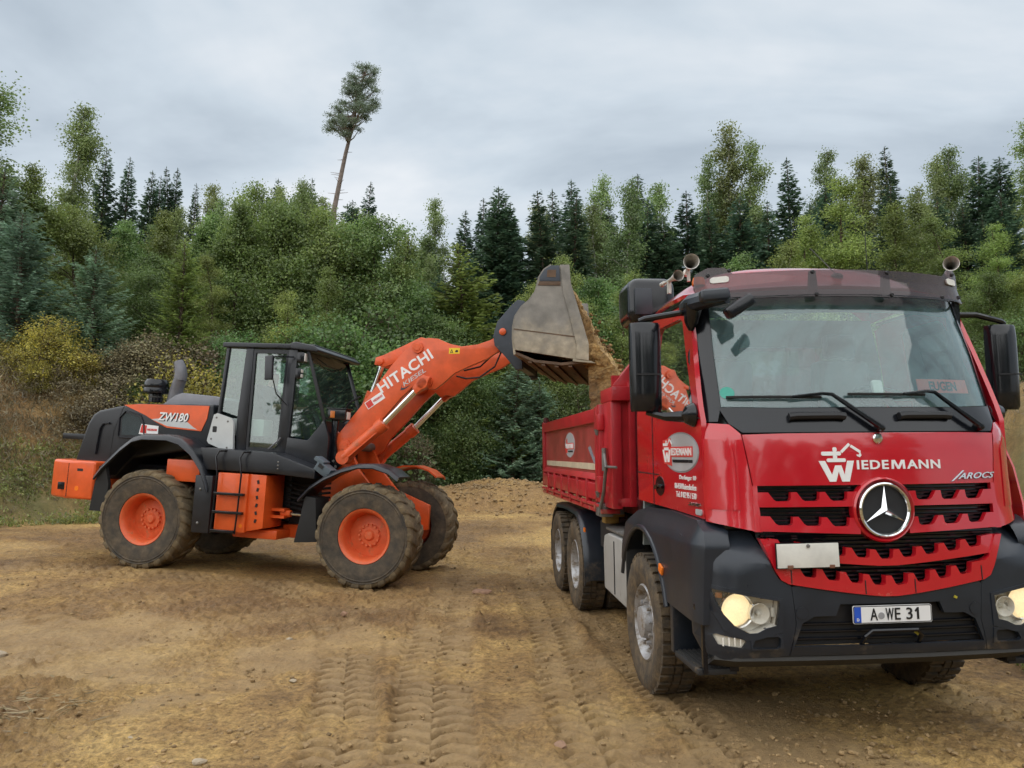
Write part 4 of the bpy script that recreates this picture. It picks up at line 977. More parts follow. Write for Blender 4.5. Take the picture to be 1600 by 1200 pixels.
b.ob('steering_wheel', R_BLACK, truck, 0, loc=(0.5, 0.86, 2.26), rot=(rad(28), 0, 0))
b = MB(); pts = [[(-0.90 + 0.012 * math.sin(k * 2.4), 0.70 + 0.028 * k, z) for k in range(9)] for z in (2.12, 2.5, 2.9)]; b.sheet(pts, 0.004)
b.ob('curtain', R_CURTAIN, truck)

# ---- cab skin
hood = skin('front_flap', [(-.822, 1.655), (.822, 1.655), (.868, 1.985), (.6, 1.990), (-.6, 1.990), (-.868, 1.985)], front_s, 0.025, R_RED, truck)
# writing and emblem on the flap
def hu(u, v): return (-0.401 + (u - 432) * 0.00115, 1.81 - (v - 292) * 0.001127)
Wp = [hu(*p) for p in [(432, 292), (468, 292), (503, 372), (524, 318), (558, 318), (574, 372), (594, 292), (632, 292), (600, 410), (558, 410), (541, 352), (523, 410), (487, 410)]]
decal('logo_letter', Wp, front_s, R_WHITE, hood)
for (u0, u1, v0, v1) in ((478, 586, 278, 299), (449, 561, 239, 262), (515, 538, 214, 240), (515, 538, 261, 280)):
    (x0, z1), (x1, z0) = hu(u0, v0), hu(u1, v1); decal('logo_bar', rrect(x0, x1, z0, z1, min(x1 - x0, z1 - z0) * .42), front_s, R_WHITE, hood)
def thick(p, q, w):
    p, q = Vector(p), Vector(q); d = (q - p).normalized(); n = Vector((-d.y, d.x)) * w / 2
    return [tuple(p - n), tuple(q - n), tuple(q + n), tuple(p + n)]
for p, q in (((563, 243), (612, 196)), ((619, 207), (672, 243))): decal('logo_arm', thick(hu(*p), hu(*q), 0.017), front_s, R_WHITE, hood)
decal('logo_bucket', [hu(*p) for p in [(672, 240), (678, 262), (668, 273), (652, 266), (650, 257), (664, 258)]], front_s, R_WHITE, hood)
lettering('lettering', 'IEDE', -0.153, 0.060, 1.754, 1.812, front_s, R_WHITE, hood, bold=0.022, space=1.12)
lettering('lettering', 'ANN', 0.188, 0.426, 1.754, 1.812, front_s, R_WHITE, hood, bold=0.022, space=1.12)
def m_shape(x0, x1, z0, z1):
    w = (x1 - x0); f = lambda a, c: (x0 + a * w, z0 + c * (z1 - z0))
    return [f(0, 0), f(.17, 0), f(.19, .68), f(.42, 0), f(.58, 0), f(.81, .68), f(.83, 0), f(1, 0), f(.96, 1), f(.73, 1), f(.50, .30), f(.27, 1), f(.04, 1)]
decal('lettering', m_shape(0.080, 0.176, 1.754, 1.812), front_s, R_WHITE, hood)
lettering('model_lettering', 'AROCS', 0.545, 0.832, 1.682, 1.722, lambda x, z, o: (x, FY(x, z) - o, z + (x - .545) * .02), R_CHROME, hood, 0.006, 0.02, 0.45, 0.006, space=1.05)
decal('model_lettering_stroke', [(.493, 1.668), (.512, 1.672), (.60, 1.738), (.585, 1.738)], front_s, R_CHROME, hood, 0.006, 0.004)
b = MB(); b.lathe([(0, -.014), (.026, -.012), (.034, -.004), (.036, .01)], (0, FY(0, 1.952) - .004, 1.952), 'y', 24); b.ob('flap_badge', R_CHROME, hood)

for s in (-1, 1):
    cp = [(-.838, 1.37), (-.80, 1.372), (-.829, 1.655), (-.876, 1.99), (-.93, 2.055), (-1.04, 2.068), (-1.082, 2.068), (-1.086, 1.7), (-1.082, 1.42)]
    skin('corner_panel', cp if s < 0 else mirror(cp), front_s, 0.02, R_RED, truck, (), 0.05)
    # crease panel on the corner
    cq = [(-.905, 1.50), (-.93, 1.88), (-.985, 1.955), (-1.075, 1.962), (-1.078, 1.50)]
    skin('corner_trim', cq if s < 0 else mirror(cq), front_s, 0.012, R_RED, truck, (), 0.05, 0.007)
skin('windscreen_panel', [(-.862, 1.998), (.862, 1.998), (.93, 2.06), (.972, 2.19), (.955, 2.172), (.6, 2.158), (-.6, 2.158), (-.955, 2.172), (-.972, 2.19), (-.93, 2.06)], front_s, 0.03, R_BLACK, truck)
for x0, x1 in ((-.56, -.2), (.17, .55)):
    b = MB(); n = 9
    b.tube([(lerp(x0, x1, k / (n - 1)), FY(lerp(x0, x1, k / (n - 1)), 2.1) - .022, 2.098 + (0.006 if 0 < k < n - 1 else 0)) for k in range(n)], 0.026, 8); b.ob('grip_recess', R_INK, truck)
ws_poly = [(-.952, 2.176), (-.6, 2.162), (.6, 2.162), (.952, 2.176), (.945, 2.55), (.915, 3.0), (-.915, 3.0), (-.945, 2.55)]
skin('windscreen', ws_poly, front_s, 0.006, G_WS, truck, (), 0.1, -0.012)
band = [(-.925, 2.82), (-.6, 2.825), (.6, 2.825), (.925, 2.82), (.91, 3.0), (-.91, 3.0)]
skin('tinted_band', band, front_s, 0.004, glass_mat('band_glass', (0.22, 0.30, 0.29), 0.01, refl=0.3), truck, (), 0.1, -0.02)
for s in (-1, 1):
    ap = [(-.952, 2.176), (-.945, 2.55), (-.915, 3.02), (-.995, 3.02), (-1.066, 2.55), (-1.09, 2.08), (-.985, 2.075)]
    skin('windscreen_pillar', ap if s < 0 else mirror(ap), front_s, 0.03, R_BLACK, truck, (), 0.05)
    b = MB(); b.bb(s * .93, s * 1.0, .66, .72, 2.0, 2.95); b.ob('pillar_lining', R_BLACK, truck)

# ---- doors
for s, surf in ((-1, side_l), (1, side_r)):
    outl = [(.385, 1.43), (.9, 1.452), (1.83, 1.478), (1.84, 2.93), (1.70, 2.965), (.80, 2.965), (.735, 2.93), (.395, 2.08)]
    win = [(.52, 2.16), (.56, 2.135), (1.40, 2.195), (1.45, 2.23), (1.45, 2.83), (1.40, 2.87), (.93, 2.87), (.87, 2.84)]
    d = skin('door', outl, surf, 0.035, R_RED, truck, [win], 0.12)
    wn_ = skin('door_window', [(.50, 2.14), (.56, 2.115), (1.42, 2.175), (1.47, 2.22), (1.47, 2.85), (1.42, 2.89), (.92, 2.89), (.85, 2.86)], surf, 0.005, G_SIDE, d, (), 0.15, -0.022)
    hd = skin('door_handle', circ(1.27, 1.615, .105, 20, .075), surf, 0.01, R_BLACK, d, (), 0.05, 0.004)
    b = MB(); b.tube([surf(1.36, 1.60, .012), surf(1.27, 1.625, .022), surf(1.18, 1.61, .012)], 0.014, 8); b.ob('handle_bar', R_BLACK, d)
    skin('window_seal', [(.40, 2.10), (.52, 2.125), (1.44, 2.185), (1.44, 2.17), (.52, 2.105)], surf, 0.006, R_RUB, d, (), 0.1, 0.006)
    skin('door_seam', [(1.42, 1.462), (1.432, 1.462), (1.432, 2.16), (1.42, 2.16)], surf, 0.004, R_INK, d, (), 0.3, 0.003)
    skin('door_seam', [(1.30, 1.706), (1.83, 1.716), (1.83, 1.708), (1.30, 1.698)], surf, 0.004, R_INK, d, (), 0.3, 0.003)
    if s < 0:
        sg = skin('company_oval', circ(.81, 1.873, .352, 40, .136), surf, 0.006, R_GREY, d, (), 0.1, 0.005)
        decal('oval_rim', circ(.81, 1.873, .365, 40, .146), surf, mat('oval_edge', (.30, .30, .32), .4, .3), d, 0.001, 0.002)
        decal('sign_field', [(1.155, 1.965), (.99, 1.98), (.98, 1.915), (.55, 1.915), (.55, 1.842), (.98, 1.842), (.97, 1.775), (1.14, 1.79), (1.16, 1.84), (1.16, 1.91)], surf, R_SIGNRED, d, 0.008, 0.002)
        def du(u, v): return (1.16 - (u - 432) * 0.00088, 1.895 - (v - 292) * 0.00080)
        decal('logo_letter', [du(*p) for p in [(432, 292), (468, 292), (503, 372), (524, 318), (558, 318), (574, 372), (594, 292), (632, 292), (600, 410), (558, 410), (541, 352), (523, 410), (487, 410)]], surf, R_WHITE, d, 0.011)
        for (u0, u1, v0, v1) in ((478, 586, 272, 299), (449, 561, 232, 258), (515, 538, 208, 234)):
            (y1, z1), (y0, z0) = du(u0, v0), du(u1, v1); decal('logo_bar', [(y0, z0), (y1, z0), (y1, z1), (y0, z1)], surf, R_WHITE, d, 0.011)
        for p, q in (((563, 243), (612, 196)), ((619, 207), (672, 243))): decal('logo_arm', thick(du(*p), du(*q), 0.012), surf, R_WHITE, d, 0.011)
        lettering('lettering', 'IEDEMANN', .565, .97, 1.852, 1.905, surf, R_WHITE, d, 0.012, 0.012, flip=True)
        lettering('lettering', 'TIEFBAUUNTERNEHMEN GMBH', .555, .95, 1.800, 1.822, surf, R_INK, d, 0.010, 0.01, flip=True)
        for t, y0, y1, z in (('Dorfanger 10', .515, .83, 1.672), ('Baiershofen', .515, .775, 1.612), ('86450', .79, .93, 1.612), ('Tel. 0 82 95 / 530', .515, .905, 1.553)):
            lettering('lettering', t, y0, y1, z, z + .040, surf, R_WHITE, d, 0.004, 0.0, flip=True)
        lettering('model_number', '2645', .43, .66, 1.508, 1.53, surf, R_CHROME, d, 0.005, 0.03, 0.3, 0.006, flip=True)
        decal('reflector', rrect(.42, .53, 1.452, 1.49, .015), surf, R_GREY, d, 0.004, 0.004)
        lettering('small_sticker', 'TGS', 1.60, 1.70, 1.60, 1.63, surf, R_GREY, d, 0.004, 0.01, flip=True) if False else None

# ---- roof, visor and what stands on the roof
def RZ(x, y): return 2.955 + .255 * max(0, 1 - abs(x / 1.045) ** 4.5) * float(sstep((y - .40) / .62)) - .03 * max(0, (y - 1.4) / .5)
rows = [[(x * (1 - .03 * v), lerp(.50 + .36 * (x / 1.03) ** 2, 1.9, v), RZ(x, lerp(.42, 1.9, v) + .02)) for x in np.linspace(-1.03, 1.03, 31)] for v in np.linspace(0, 1, 16)]
b = MB(); b.sheet(rows, -0.03); roof = b.ob('roof', R_RED, truck, smooth=50, loc=(0, 0, .05))
def VY(x, z): return FY(x, min(z, 3.0)) - .075 + .10 * max(0, z - 3.0)
vp = [(-.985, 2.895), (-.8, 2.886), (0, 2.876), (.8, 2.886), (.985, 2.895), (1.01, 2.99), (1.0, 3.10), (.93, 3.135), (.83, 3.125), (.78, 3.075), (-.78, 3.075), (-.83, 3.125), (-.93, 3.135), (-1.0, 3.10), (-1.01, 2.99)]
vis = skin('sun_visor', vp, lambda x, z, o: (x, VY(x, z) - o, z), 0.006, G_VISOR, truck, (), 0.07)
vis.location.z = .045
b = MB(); b.sheet([[(x, VY(x, 2.9) - .004, 2.885 - .006 + .01 * abs(x)), ] * 1 + [(x, VY(x, 2.9) + .03, 2.885 - .006 + .01 * abs(x))] for x in np.linspace(-.98, .98, 20)], 0.012); b.ob('visor_edge', R_BLACK, vis)
for s in (-1, 1):
    skin('marker_lamp', rrect(s * .865 - .055, s * .865 + .055, 3.015, 3.06, .018), lambda x, z, o: (x, VY(x, z) - o, z), 0.02, R_BOARD, vis, (), 0.05, 0.012)
for x, z in ((-.93, 3.08), (-.80, 3.10), (-.70, 2.905), (-.27, 2.895), (.27, 2.895), (.72, 2.905), (.90, 3.10), (.93, 2.93), (-.27, 3.06), (.27, 3.06)):
    b = MB(); b.lathe([(0, -.012), (.010, -.012), (.014, -.004), (.014, .004)], (x, VY(x, z), z), 'y', 10); b.ob('visor_bolt', R_INK, vis)
for x in (-.26, .27):
    MB().prism([(x - .035, 2.90), (x + .035, 2.90), (x + .02, 3.07), (x - .02, 3.07)], VY(x, 3.0) + .02, VY(x, 3.0) + .05, 'y').ob('visor_bracket', R_INK, vis)
def horn(x, y, z, r, L, yaw=0.0):
    b = MB(); pr = [(r * .98, .004), (r, 0), (r * .93, .012), (r * .62, L * .22), (r * .36, L * .5), (r * .24, L * .8), (r * .22, L)]
    b.lathe([(r * .18, L), (r * .2, L * .8), (r * .32, L * .5), (r * .57, L * .22), (r * .88, .014), (r * .95, .002)] + pr[1:], (0, 0, 0), 'y', 24)
    b.lathe([(0, L), (r * .45, L), (r * .45, L + .05), (0, L + .05)], (0, 0, 0), 'y', 14); b.bb(-.012, .012, L * .6, L * .6 + .03, -.1, 0)
    return b.ob('air_horn', mat('worn_chrome', (.66, .63, .58), .35, .55, var=.15, vscale=20), truck, 0, loc=(x, y, z), rot=(0, 0, yaw))
horn(-1.0, .74, 3.262, .058, .34, -0.22)
horn(-1.06, .86, 3.185, .042, .28, 0.1)
horn(.985, .70, 3.262, .056, .34, -0.55)
b = MB(); b.lathe([(0, .03), (.03, .028), (.045, .01), (.045, 0)], (.11, .75, RZ(.11, .75) + .05), 'z', 16); b.tube([(.11, .75, RZ(.11, .75) + .07), (.05, 1.02, 3.45)], 0.004, 5); b.ob('roof_aerial', R_BLACK, truck)
b = MB(); b.tube([(.80, 1.5, 3.0), (.79, 1.5, 3.72)], 0.004, 5); b.ob('whip_aerial', R_BLACK, truck)
b = MB(); b.lathe([(0, .07), (.04, .06), (.05, .03), (.05, 0)], (-.86, 1.0, 3.14), 'z', 16); b.ob('beacon', R_AMBER, truck)
# air intake behind the cab
b = MB(); b.bb(-1.155, -.72, 1.97, 2.47, 3.02, 3.44); ai = b.ob('air_intake', R_BLACK, truck, 0.13, seg=6, smooth=60)
MB().box((-1.03, 1.968, 3.21), (.16, .03, .24)).ob('intake_panel', R_DARK, ai, 0.012)
MB().bb(-1.05, -.82, 2.0, 2.3, 1.2, 3.05).ob('intake_duct', R_BLACK, ai, 0.03)

# black band over the doors
for s, surf in ((-1, side_l), (1, side_r)):
    skin('roof_band', [(.74, 2.94), (.80, 2.972), (1.83, 2.972), (1.83, 3.03), (1.2, 3.04), (.85, 3.01), (.62, 2.95)], lambda y, z, o, f=surf: f(y, min(z, 3.0), o), 0.02, R_BLACK, truck, (), 0.1, 0.006)

# ---- mirrors
for s in (-1, 1):
    rows = []
    for z, g in ((2.165, .75), (2.19, .95), (2.3, 1.0), (2.55, 1.02), (2.72, 1.0), (2.785, .92), (2.80, .8)):
        r = []
        for k in range(17):
            a = PI * k / 16; px_ = 1.363 + (-.113 if True else 0) * math.cos(a) * (g * .25 + .75); r.append((s * px_, .76 - .10 * g * math.sin(a) ** .6, z))
        rows.append(r)
    b = MB(); b.grid(rows); 
    n = 17; m = len(rows)
    b.f.append(tuple(range(n))); b.f.append(tuple((m - 1) * n + k for k in range(n)))
    for i in range(m - 1): b.f.append((i * n, (i + 1) * n, (i + 1) * n + n - 1, i * n + n - 1))
    mr_ = b.ob('wing_mirror', R_BLACK, truck, smooth=40)
    b = MB(); b.bb(s * 1.27, s * 1.455, .762, .768, 2.44, 2.77); b.ob('mirror_glass', R_CHROME, mr_)
    b = MB(); b.bb(s * 1.27, s * 1.455, .762, .768, 2.2, 2.41); b.ob('mirror_glass', R_CHROME, mr_)
    b = MB(); b.tube([(s * 1.40, .74, 2.815), (s * 1.36, .72, 2.83), (s * 1.12, .66, 2.865), (s * 1.02, .70, 2.87)], 0.022, 8); b.ob('mirror_arm', R_BLACK, mr_)
    b = MB(); b.tube([(s * 1.36, .74, 2.16), (s * 1.25, .66, 2.125), (s * 1.10, .55, 2.12), (s * 1.07, .52, 2.13)], [0.02, .03, .045, .04], 8); b.ob('mirror_arm', R_BLACK, mr_)
    b = MB(); b.lathe([(0, .07), (.06, .05), (.085, 0), (.06, -.05), (0, -.08)], (s * 1.10, .52, 2.13), 'x', 14); b.ob('mirror_foot', R_BLACK, mr_)
    skin('mirror_seam', [(.0, 0), (.01, 0), (.01, .1), (0, .1)], lambda a, c, o: (s * (1.27 + c * 1.8), .655 - o, 2.42 + a), 0.004, R_INK, mr_, (), 0.3, 0.004)
# kerb and ramp mirrors over the passenger corner
b = MB(); b.tube([(-1.03, .80, 2.93), (-1.04, .62, 2.93), (-.99, .44, 2.925), (-.90, .33, 2.92)], [.055, .065, .065, .05], 10); km = b.ob('kerb_mirror', R_DARK, truck)
b = MB(); b.tube([(-1.05, .62, 2.93), (-1.05, .64, 2.80), (-1.045, .66, 2.74)], [.06, .05, .02], 10); b.ob('kerb_mirror_stem', R_BLACK, km)
b = MB(); b.box((-.86, .225, 2.83), (.21, .10, .085), (0, rad(-33), 0)); b.ob('ramp_mirror_housing', R_BLACK, km, 0.03, seg=3)
b = MB(); b.box((-.985, .34, 2.925), (.20, .11, .09), (0, rad(-4), rad(-8))); b.ob('mirror_cap', R_DARK, km, 0.035, seg=3)

# ---- grille
b = MB()
for z in np.arange(1.335, 1.66, .024): b.sheet([[(x, FY(x, z) + .05 - .012 * k, z - .004 * k) for x in np.linspace(-.79, .79, 15)] for k in (0, 1)], .010)
b.sheet([[(x, FY(x, z) + .065, z) for x in np.linspace(-.81, .81, 15)] for z in (1.31, 1.5, 1.66)], .01)
b.ob('grille_backing', R_BLACK, truck)
b = MB()
for z in np.arange(.98, 1.33, .026): b.sheet([[(x, FY(x, z) + .06 - .014 * k, z - .004 * k) for x in np.linspace(-.78, .78, 15)] for k in (0, 1)], .010)
b.sheet([[(x, FY(x, z) + .085, z) for x in np.linspace(-.80, .80, 15)] for z in (.94, 1.15, 1.37)], .01)
b.ob('lower_grille_backing', R_BLACK, truck)
def bar_outline(x0, x1, notch, zb, zt, zn):
    """bar with trapezoid notches in its upper edge; zb/zt/zn are functions of x (bottom, tooth top, notch floor)"""
    up = [(x0, zt(x0))]
    for a, c in notch:
        w = c - a; up += [(a, zt(a)), (a + .22 * w, lerp(zn(a), zt(a), .18)), (a + .34 * w, zn(a + .3 * w)), (a + .86 * w, zn(a + .8 * w)), (a + .96 * w, lerp(zn(c), zt(c), .2)), (c, zt(c))]
    up.append((x1, zt(x1)))
    return up + [(x, zb(x)) for x in np.linspace(x1, x0, 14)]
def notches(xs, w): return [(x, x + w) for x in xs]
for zb, zt, zn in ((1.519, 1.613, 1.556), (1.369, 1.463, 1.408)):
    lo = (lambda x, q=zb: q) if zb > 1.45 else (lambda x: 1.369 - .03 * max(0, 1 - abs(x) / .77))
    L_ = bar_outline(-.80, -.165, notches((-.735, -.555, -.375), .145), lo, lambda x, q=zt: q - (.0 if q > 1.5 else .02 * (1 - abs(x) / .77)), lambda x, q=zn: q - (.0 if q > 1.5 else .02 * (1 - abs(x) / .77)))
    skin('grille_bar', L_, front_s, 0.035, R_RED, truck, (), 0.1, 0.004)
    skin('grille_bar', mirror(L_), front_s, 0.035, R_RED, truck, (), 0.1, 0.004)
for s in (-1, 1):
    P_ = [(-.835, 1.365), (-.79, 1.365), (-.80, 1.655), (-.828, 1.655)]
    skin('grille_side_frame', P_ if s < 0 else mirror(P_), front_s, 0.03, R_RED, truck, (), 0.1, 0.002)
vz = lambda q: (lambda x: q + .082 * (abs(x) / .75) ** 1.3)
n3 = notches([-.70 + .156 * k for k in range(9)], .118)
skin('lower_grille_bar', bar_outline(-.755, .755, n3, lambda x: 1.144 + .068 * (abs(x) / .75) ** 1.3, vz(1.243), vz(1.188)), front_s, 0.04, R_RED, truck, (), 0.08, 0.002)
n4 = notches([-.585 + .149 * k for k in range(8)], .112)
u4 = bar_outline(-.60, .60, n4, lambda x: .957 + .082 * (abs(x) / .62) ** 1.3, lambda x: 1.085 + .075 * (abs(x) / .62) ** 1.3, lambda x: 1.025 + .075 * (abs(x) / .62) ** 1.3)
up4 = u4[:-14]; dn4 = u4[-14:]
fr4 = [(-.815, 1.325), (-.765, 1.322), (-.70, 1.185), (-.665, 1.165)] + up4 + [(.665, 1.165), (.70, 1.185), (.765, 1.322), (.815, 1.325), (.735, 1.13), (.70, 1.07), (.655, 1.045)] + dn4 + [(-.655, 1.045), (-.70, 1.07), (-.735, 1.13)]
skin('lower_grille_frame', fr4, front_s, 0.05, R_RED, truck, (), 0.08, 0.012)
for x in (-.635, -.165, .165, .635):
    z0 = .957 + .082 * (abs(x) / .62) ** 1.3
    skin('grille_joint', [(x - .003, z0 + .004), (x + .003, z0 + .004), (x + .003, z0 + .09), (x - .003, z0 + .09)], front_s, 0.004, R_INK, truck, (), 0.3, 0.015)

# star emblem
ys = FY(0, 1.5) - .012
em = MB(); em.lathe([(.150, -.008), (.158, -.020), (.166, -.022), (.174, -.014), (.176, .02)], (0, ys, 1.496), 'y', 48); em = em.ob('star_emblem', R_CHROME, truck)
b = MB(); b.lathe([(.176, .01), (.196, -.012), (.206, .0), (.21, .05)], (0, ys, 1.496), 'y', 48); b.ob('emblem_surround', R_RED, em)
b = MB(); b.lathe([(0, .0), (.152, .0), (.158, .03)], (0, ys, 1.496), 'y', 40); b.ob('emblem_disc', mat('emblem_mesh', (.012, .013, .016), .5, bump=.9, bscale=260), em)
b = MB(); c0 = Vector((0, ys - .034, 1.496)); pts = []
for k in range(3):
    a = PI / 2 + k * 2 * PI / 3; tipp = Vector((math.cos(a) * .153, ys - .010, 1.496 + math.sin(a) * .153))
    l_ = Vector((math.cos(a + PI / 3) * .026, ys - .006, 1.496 + math.sin(a + PI / 3) * .026)); r_ = Vector((math.cos(a - PI / 3) * .026, ys - .006, 1.496 + math.sin(a - PI / 3) * .026))
    b.add([c0, l_, tipp, r_], [(0, 1, 2), (0, 2, 3)])
b.ob('emblem_star', R_CHROME, em, smooth=0)

# white board hung on the grille
bd = MB(); bd.box((-.535, .075, 1.223), (.395, .012, .148), (rad(-2), rad(-.5), rad(-2))); bd = bd.ob('blank_board', R_BOARD, truck, 0.003)
bd['label'] = 'blank dirty white board fixed over the lower grille'
b = MB(); b.box((-.535, .083, 1.223), (.408, .008, .160), (rad(-2), rad(-.5), rad(-2))); b.ob('board_edge', R_BLACK, bd)
for x in (-.655, -.385): MB().box((x, .066, 1.155), (.035, .012, .022)).ob('board_clip', mat('rusty_clip', (.16, .07, .04), .7), bd, 0.003)
b = MB(); b.lathe([(0, -.012), (.010, -.010), (.012, 0)], (-.535, .069, 1.283), 'y', 10); b.ob('board_bolt', R_STEEL, bd)

# ---- bumper
lamp_hole = [(-1.118, 1.012), (-.92, .975), (-.715, .94), (-.722, .87), (-.738, .79), (-.80, .775), (-.86, .745), (-.91, .742), (-1.0, .79), (-1.06, .86), (-1.10, .945)]
fog_hole = [(-1.115, .725), (-1.10, .735), (-.935, .705), (-.93, .69), (-.955, .655), (-1.09, .67)]
slot_hole = [(-.865, .722), (-.73, .722), (-.715, .71), (-.72, .66), (-.735, .648), (-.885, .652), (-.895, .665)]
corner = [(-.635, 1.03), (-.71, 1.075), (-.75, 1.15), (-.815, 1.345), (-.85, 1.362), (-1.0, 1.36), (-1.12, 1.345), (-1.19, 1.315), (-1.192, 1.0), (-1.185, .70), (-1.15, .60), (-1.05, .575), (-.66, .60), (-.615, .80)]
for s in (-1, 1):
    mm = (lambda p: p) if s < 0 else mirror
    bc = skin('bumper_corner', mm(corner), bumper_s, 0.03, R_DARK, truck, [mm(lamp_hole), mm(fog_hole), mm(slot_hole)], 0.06)
    skin('headlamp_surround', mm([(-1.16, 1.045), (-.69, .955), (-.70, .75), (-.79, .725), (-.86, .705), (-.93, .70), (-1.06, .76), (-1.12, .88)]), front_s, 0.01, R_DARK, bc, [mm(lamp_hole)], 0.06, 0.006)
    # headlamp: bowl, two reflectors, indicator and lens
    hl = skin('headlight', mm([(p[0] * 1.004, p[1]) for p in lamp_hole]), front_s, 0.008, R_REFL, truck, (), 0.06, -0.088)
    hl['label'] = 'lit headlight'
    lw_ = [(p[0] * .996 - .0, .876 + (p[1] - .876) * .985) for p in mm(lamp_hole)]; lw_ = lw_ + lw_[:1]
    b = MB(); b.grid([[front_s(p[0], p[1], o_) for p in lw_] for o_ in (-.003, -.09)]); b.ob('lamp_wall', R_REFL, hl)
    for (lx, lz, lr, mt) in ((-.962, .876, .100, R_LAMP), (-.825, .856, .062, R_REFL)):
        lx *= -s; y_ = FY(lx, lz) + .058
        b = MB(); b.lathe([(0, .03), (lr * .5, .022), (lr * .85, .0), (lr, -.022), (lr * 1.06, -.020), (lr * 1.07, .03)] if mt is R_REFL else [(0, -.018), (lr * .6, -.010), (lr * .9, .004), (lr, .02)], (lx, y_, lz), 'y', 28); lp = b.ob('lamp_bowl' if mt is R_REFL else 'lit_lamp', mt, hl)
        b = MB(); b.lathe([(lr * 1.0, -.012), (lr * 1.08, -.02), (lr * 1.12, -.008), (lr * 1.12, .03)], (lx, y_, lz), 'y', 28); b.ob('lamp_ring', R_CHROME, hl)
        if mt is R_REFL: b = MB(); b.lathe([(0, -.02), (.014, -.015), (.018, .02)], (lx, y_, lz), 'y', 12); b.ob('bulb', R_BOARD, hl)
    b = MB(); b.box((s * 1.065, FY(1.065, .965) + .05, .968), (.045, .02, .035), (0, 0, s * .5)); b.ob('indicator_lamp', mat('indicator_brown', (.35, .12, .03), .3), hl, 0.008)
    b = MB(); b.box((s * .742, FY(.742, .87) + .05, .865), (.025, .03, .06)); b.ob('position_lamp', R_BOARD, hl, 0.008)
    skin('lamp_lens', mm(lamp_hole), front_s, 0.004, G_LENS, hl, (), 0.06, -0.004)
    fl = skin('fog_light', mm(fog_hole), front_s, 0.01, R_REFL, truck, (), 0.06, -0.02)
    for k in range(4): MB().box((s * (1.07 - k * .035), FY(1.02 - k * .035, .69) + .012, .692 - k * -.001), (.006, .012, .05)).ob('fog_lamp_rib', R_REFL, fl)
    skin('fog_lens', mm(fog_hole), front_s, 0.004, G_LENS, fl, (), 0.1, -0.002)
    skin('bumper_slot', mm(slot_hole), front_s, 0.01, R_INK, truck, (), 0.1, -0.025)
    skin('slot_frame', mm([(-.905, .738), (-.70, .738), (-.695, .64), (-.90, .636)]), front_s, 0.008, R_DARK, truck, [mm(slot_hole)], 0.1, 0.005)
    decal('tow_cover', circ(s * .575, .866, .038, 24), front_s, R_DARK, truck, 0.001, 0.004)
    decal('tow_cover_ring', circ(s * .575, .866, .042, 24), front_s, R_INK, truck, 0.0, 0.001, [circ(s * .575, .866, .039, 24)])
    # pale worn top ledge of the bumper
    ledge = None
    continue
    ledge = [(-.815, 1.35), (-.85, 1.366), (-1.0, 1.364), (-1.12, 1.349), (-1.19, 1.319)]
    b = MB(); b.sheet([[(-s * p[0] * 1.0, FY(p[0], 1.34) + d_ - .002, p[1] + .004 + d_ * .25) for p in ledge] for d_ in (0, .06, .16)], .02); b.ob('bumper_ledge', R_DARK, truck, smooth=60)
ctr = [(-.632, 1.025), (-.62, .985), (-.3, .935), (0, .925), (.3, .935), (.62, .985), (.632, 1.025), (.612, .80), (.655, .60), (-.655, .60), (-.612, .80)]
ctr = [(-.632, 1.026)] + [(x, .952 + .082 * (abs(x) / .62) ** 1.3) for x in np.linspace(-.6, .6, 13)] + [(.632, 1.026), (.612, .80), (.655, .60), (-.655, .60), (-.612, .80)]
hole = [(-.33, .915), (-.36, .845), (-.50, .842), (-.575, .80), (-.63, .66), (.63, .66), (.575, .80), (.50, .842), (.36, .845), (.33, .915)]
bcn = skin('bumper_centre', ctr, front_s, 0.03, R_DARK, truck, [hole], 0.08)
skin('air_inlet', [(p[0] * 1.01, p[1]) for p in hole], front_s, 0.01, R_INK, bcn, (), 0.1, -0.05)
for z in (.70, .745, .79): b = MB(); b.tube([(x, FY(x, z) + .035, z) for x in np.linspace(-.61, .61, 9)], .009, 6); b.ob('inlet_slat', R_BLACK, bcn)
b = MB(); b.tube([(-.19, .12, .655), (-.185, .07, .72), (-.15, .055, .755), (.15, .055, .755), (.185, .07, .72), (.19, .12, .655)], .013, 8); b.ob('tow_handle', R_BLACK, bcn)
b = MB(); b.sheet([[(x, FY(x, .6) + .01 + d_, .598 - d_ * .5) for x in np.linspace(-1.1, 1.1, 21)] for d_ in (0, .06, .14)], .03); b.ob('bumper_lip', mat('muddy_lip', (.035, .033, .03), .8, mud=((.13, .10, .06), .2, 6, 0, 1)), truck, smooth=50)
b = MB(); b.box((.16, FY(.16, .72) - .012, .735), (.03, .004, .03), (0, .6, 0)); b.ob('fallen_leaf', R_YELLEAF, bcn)
b = MB(); b.box((.44, FY(.44, .955) - .004, .94), (.022, .004, .016), (0, .5, 0)); b.ob('fallen_leaf', R_YELLEAF, bcn)
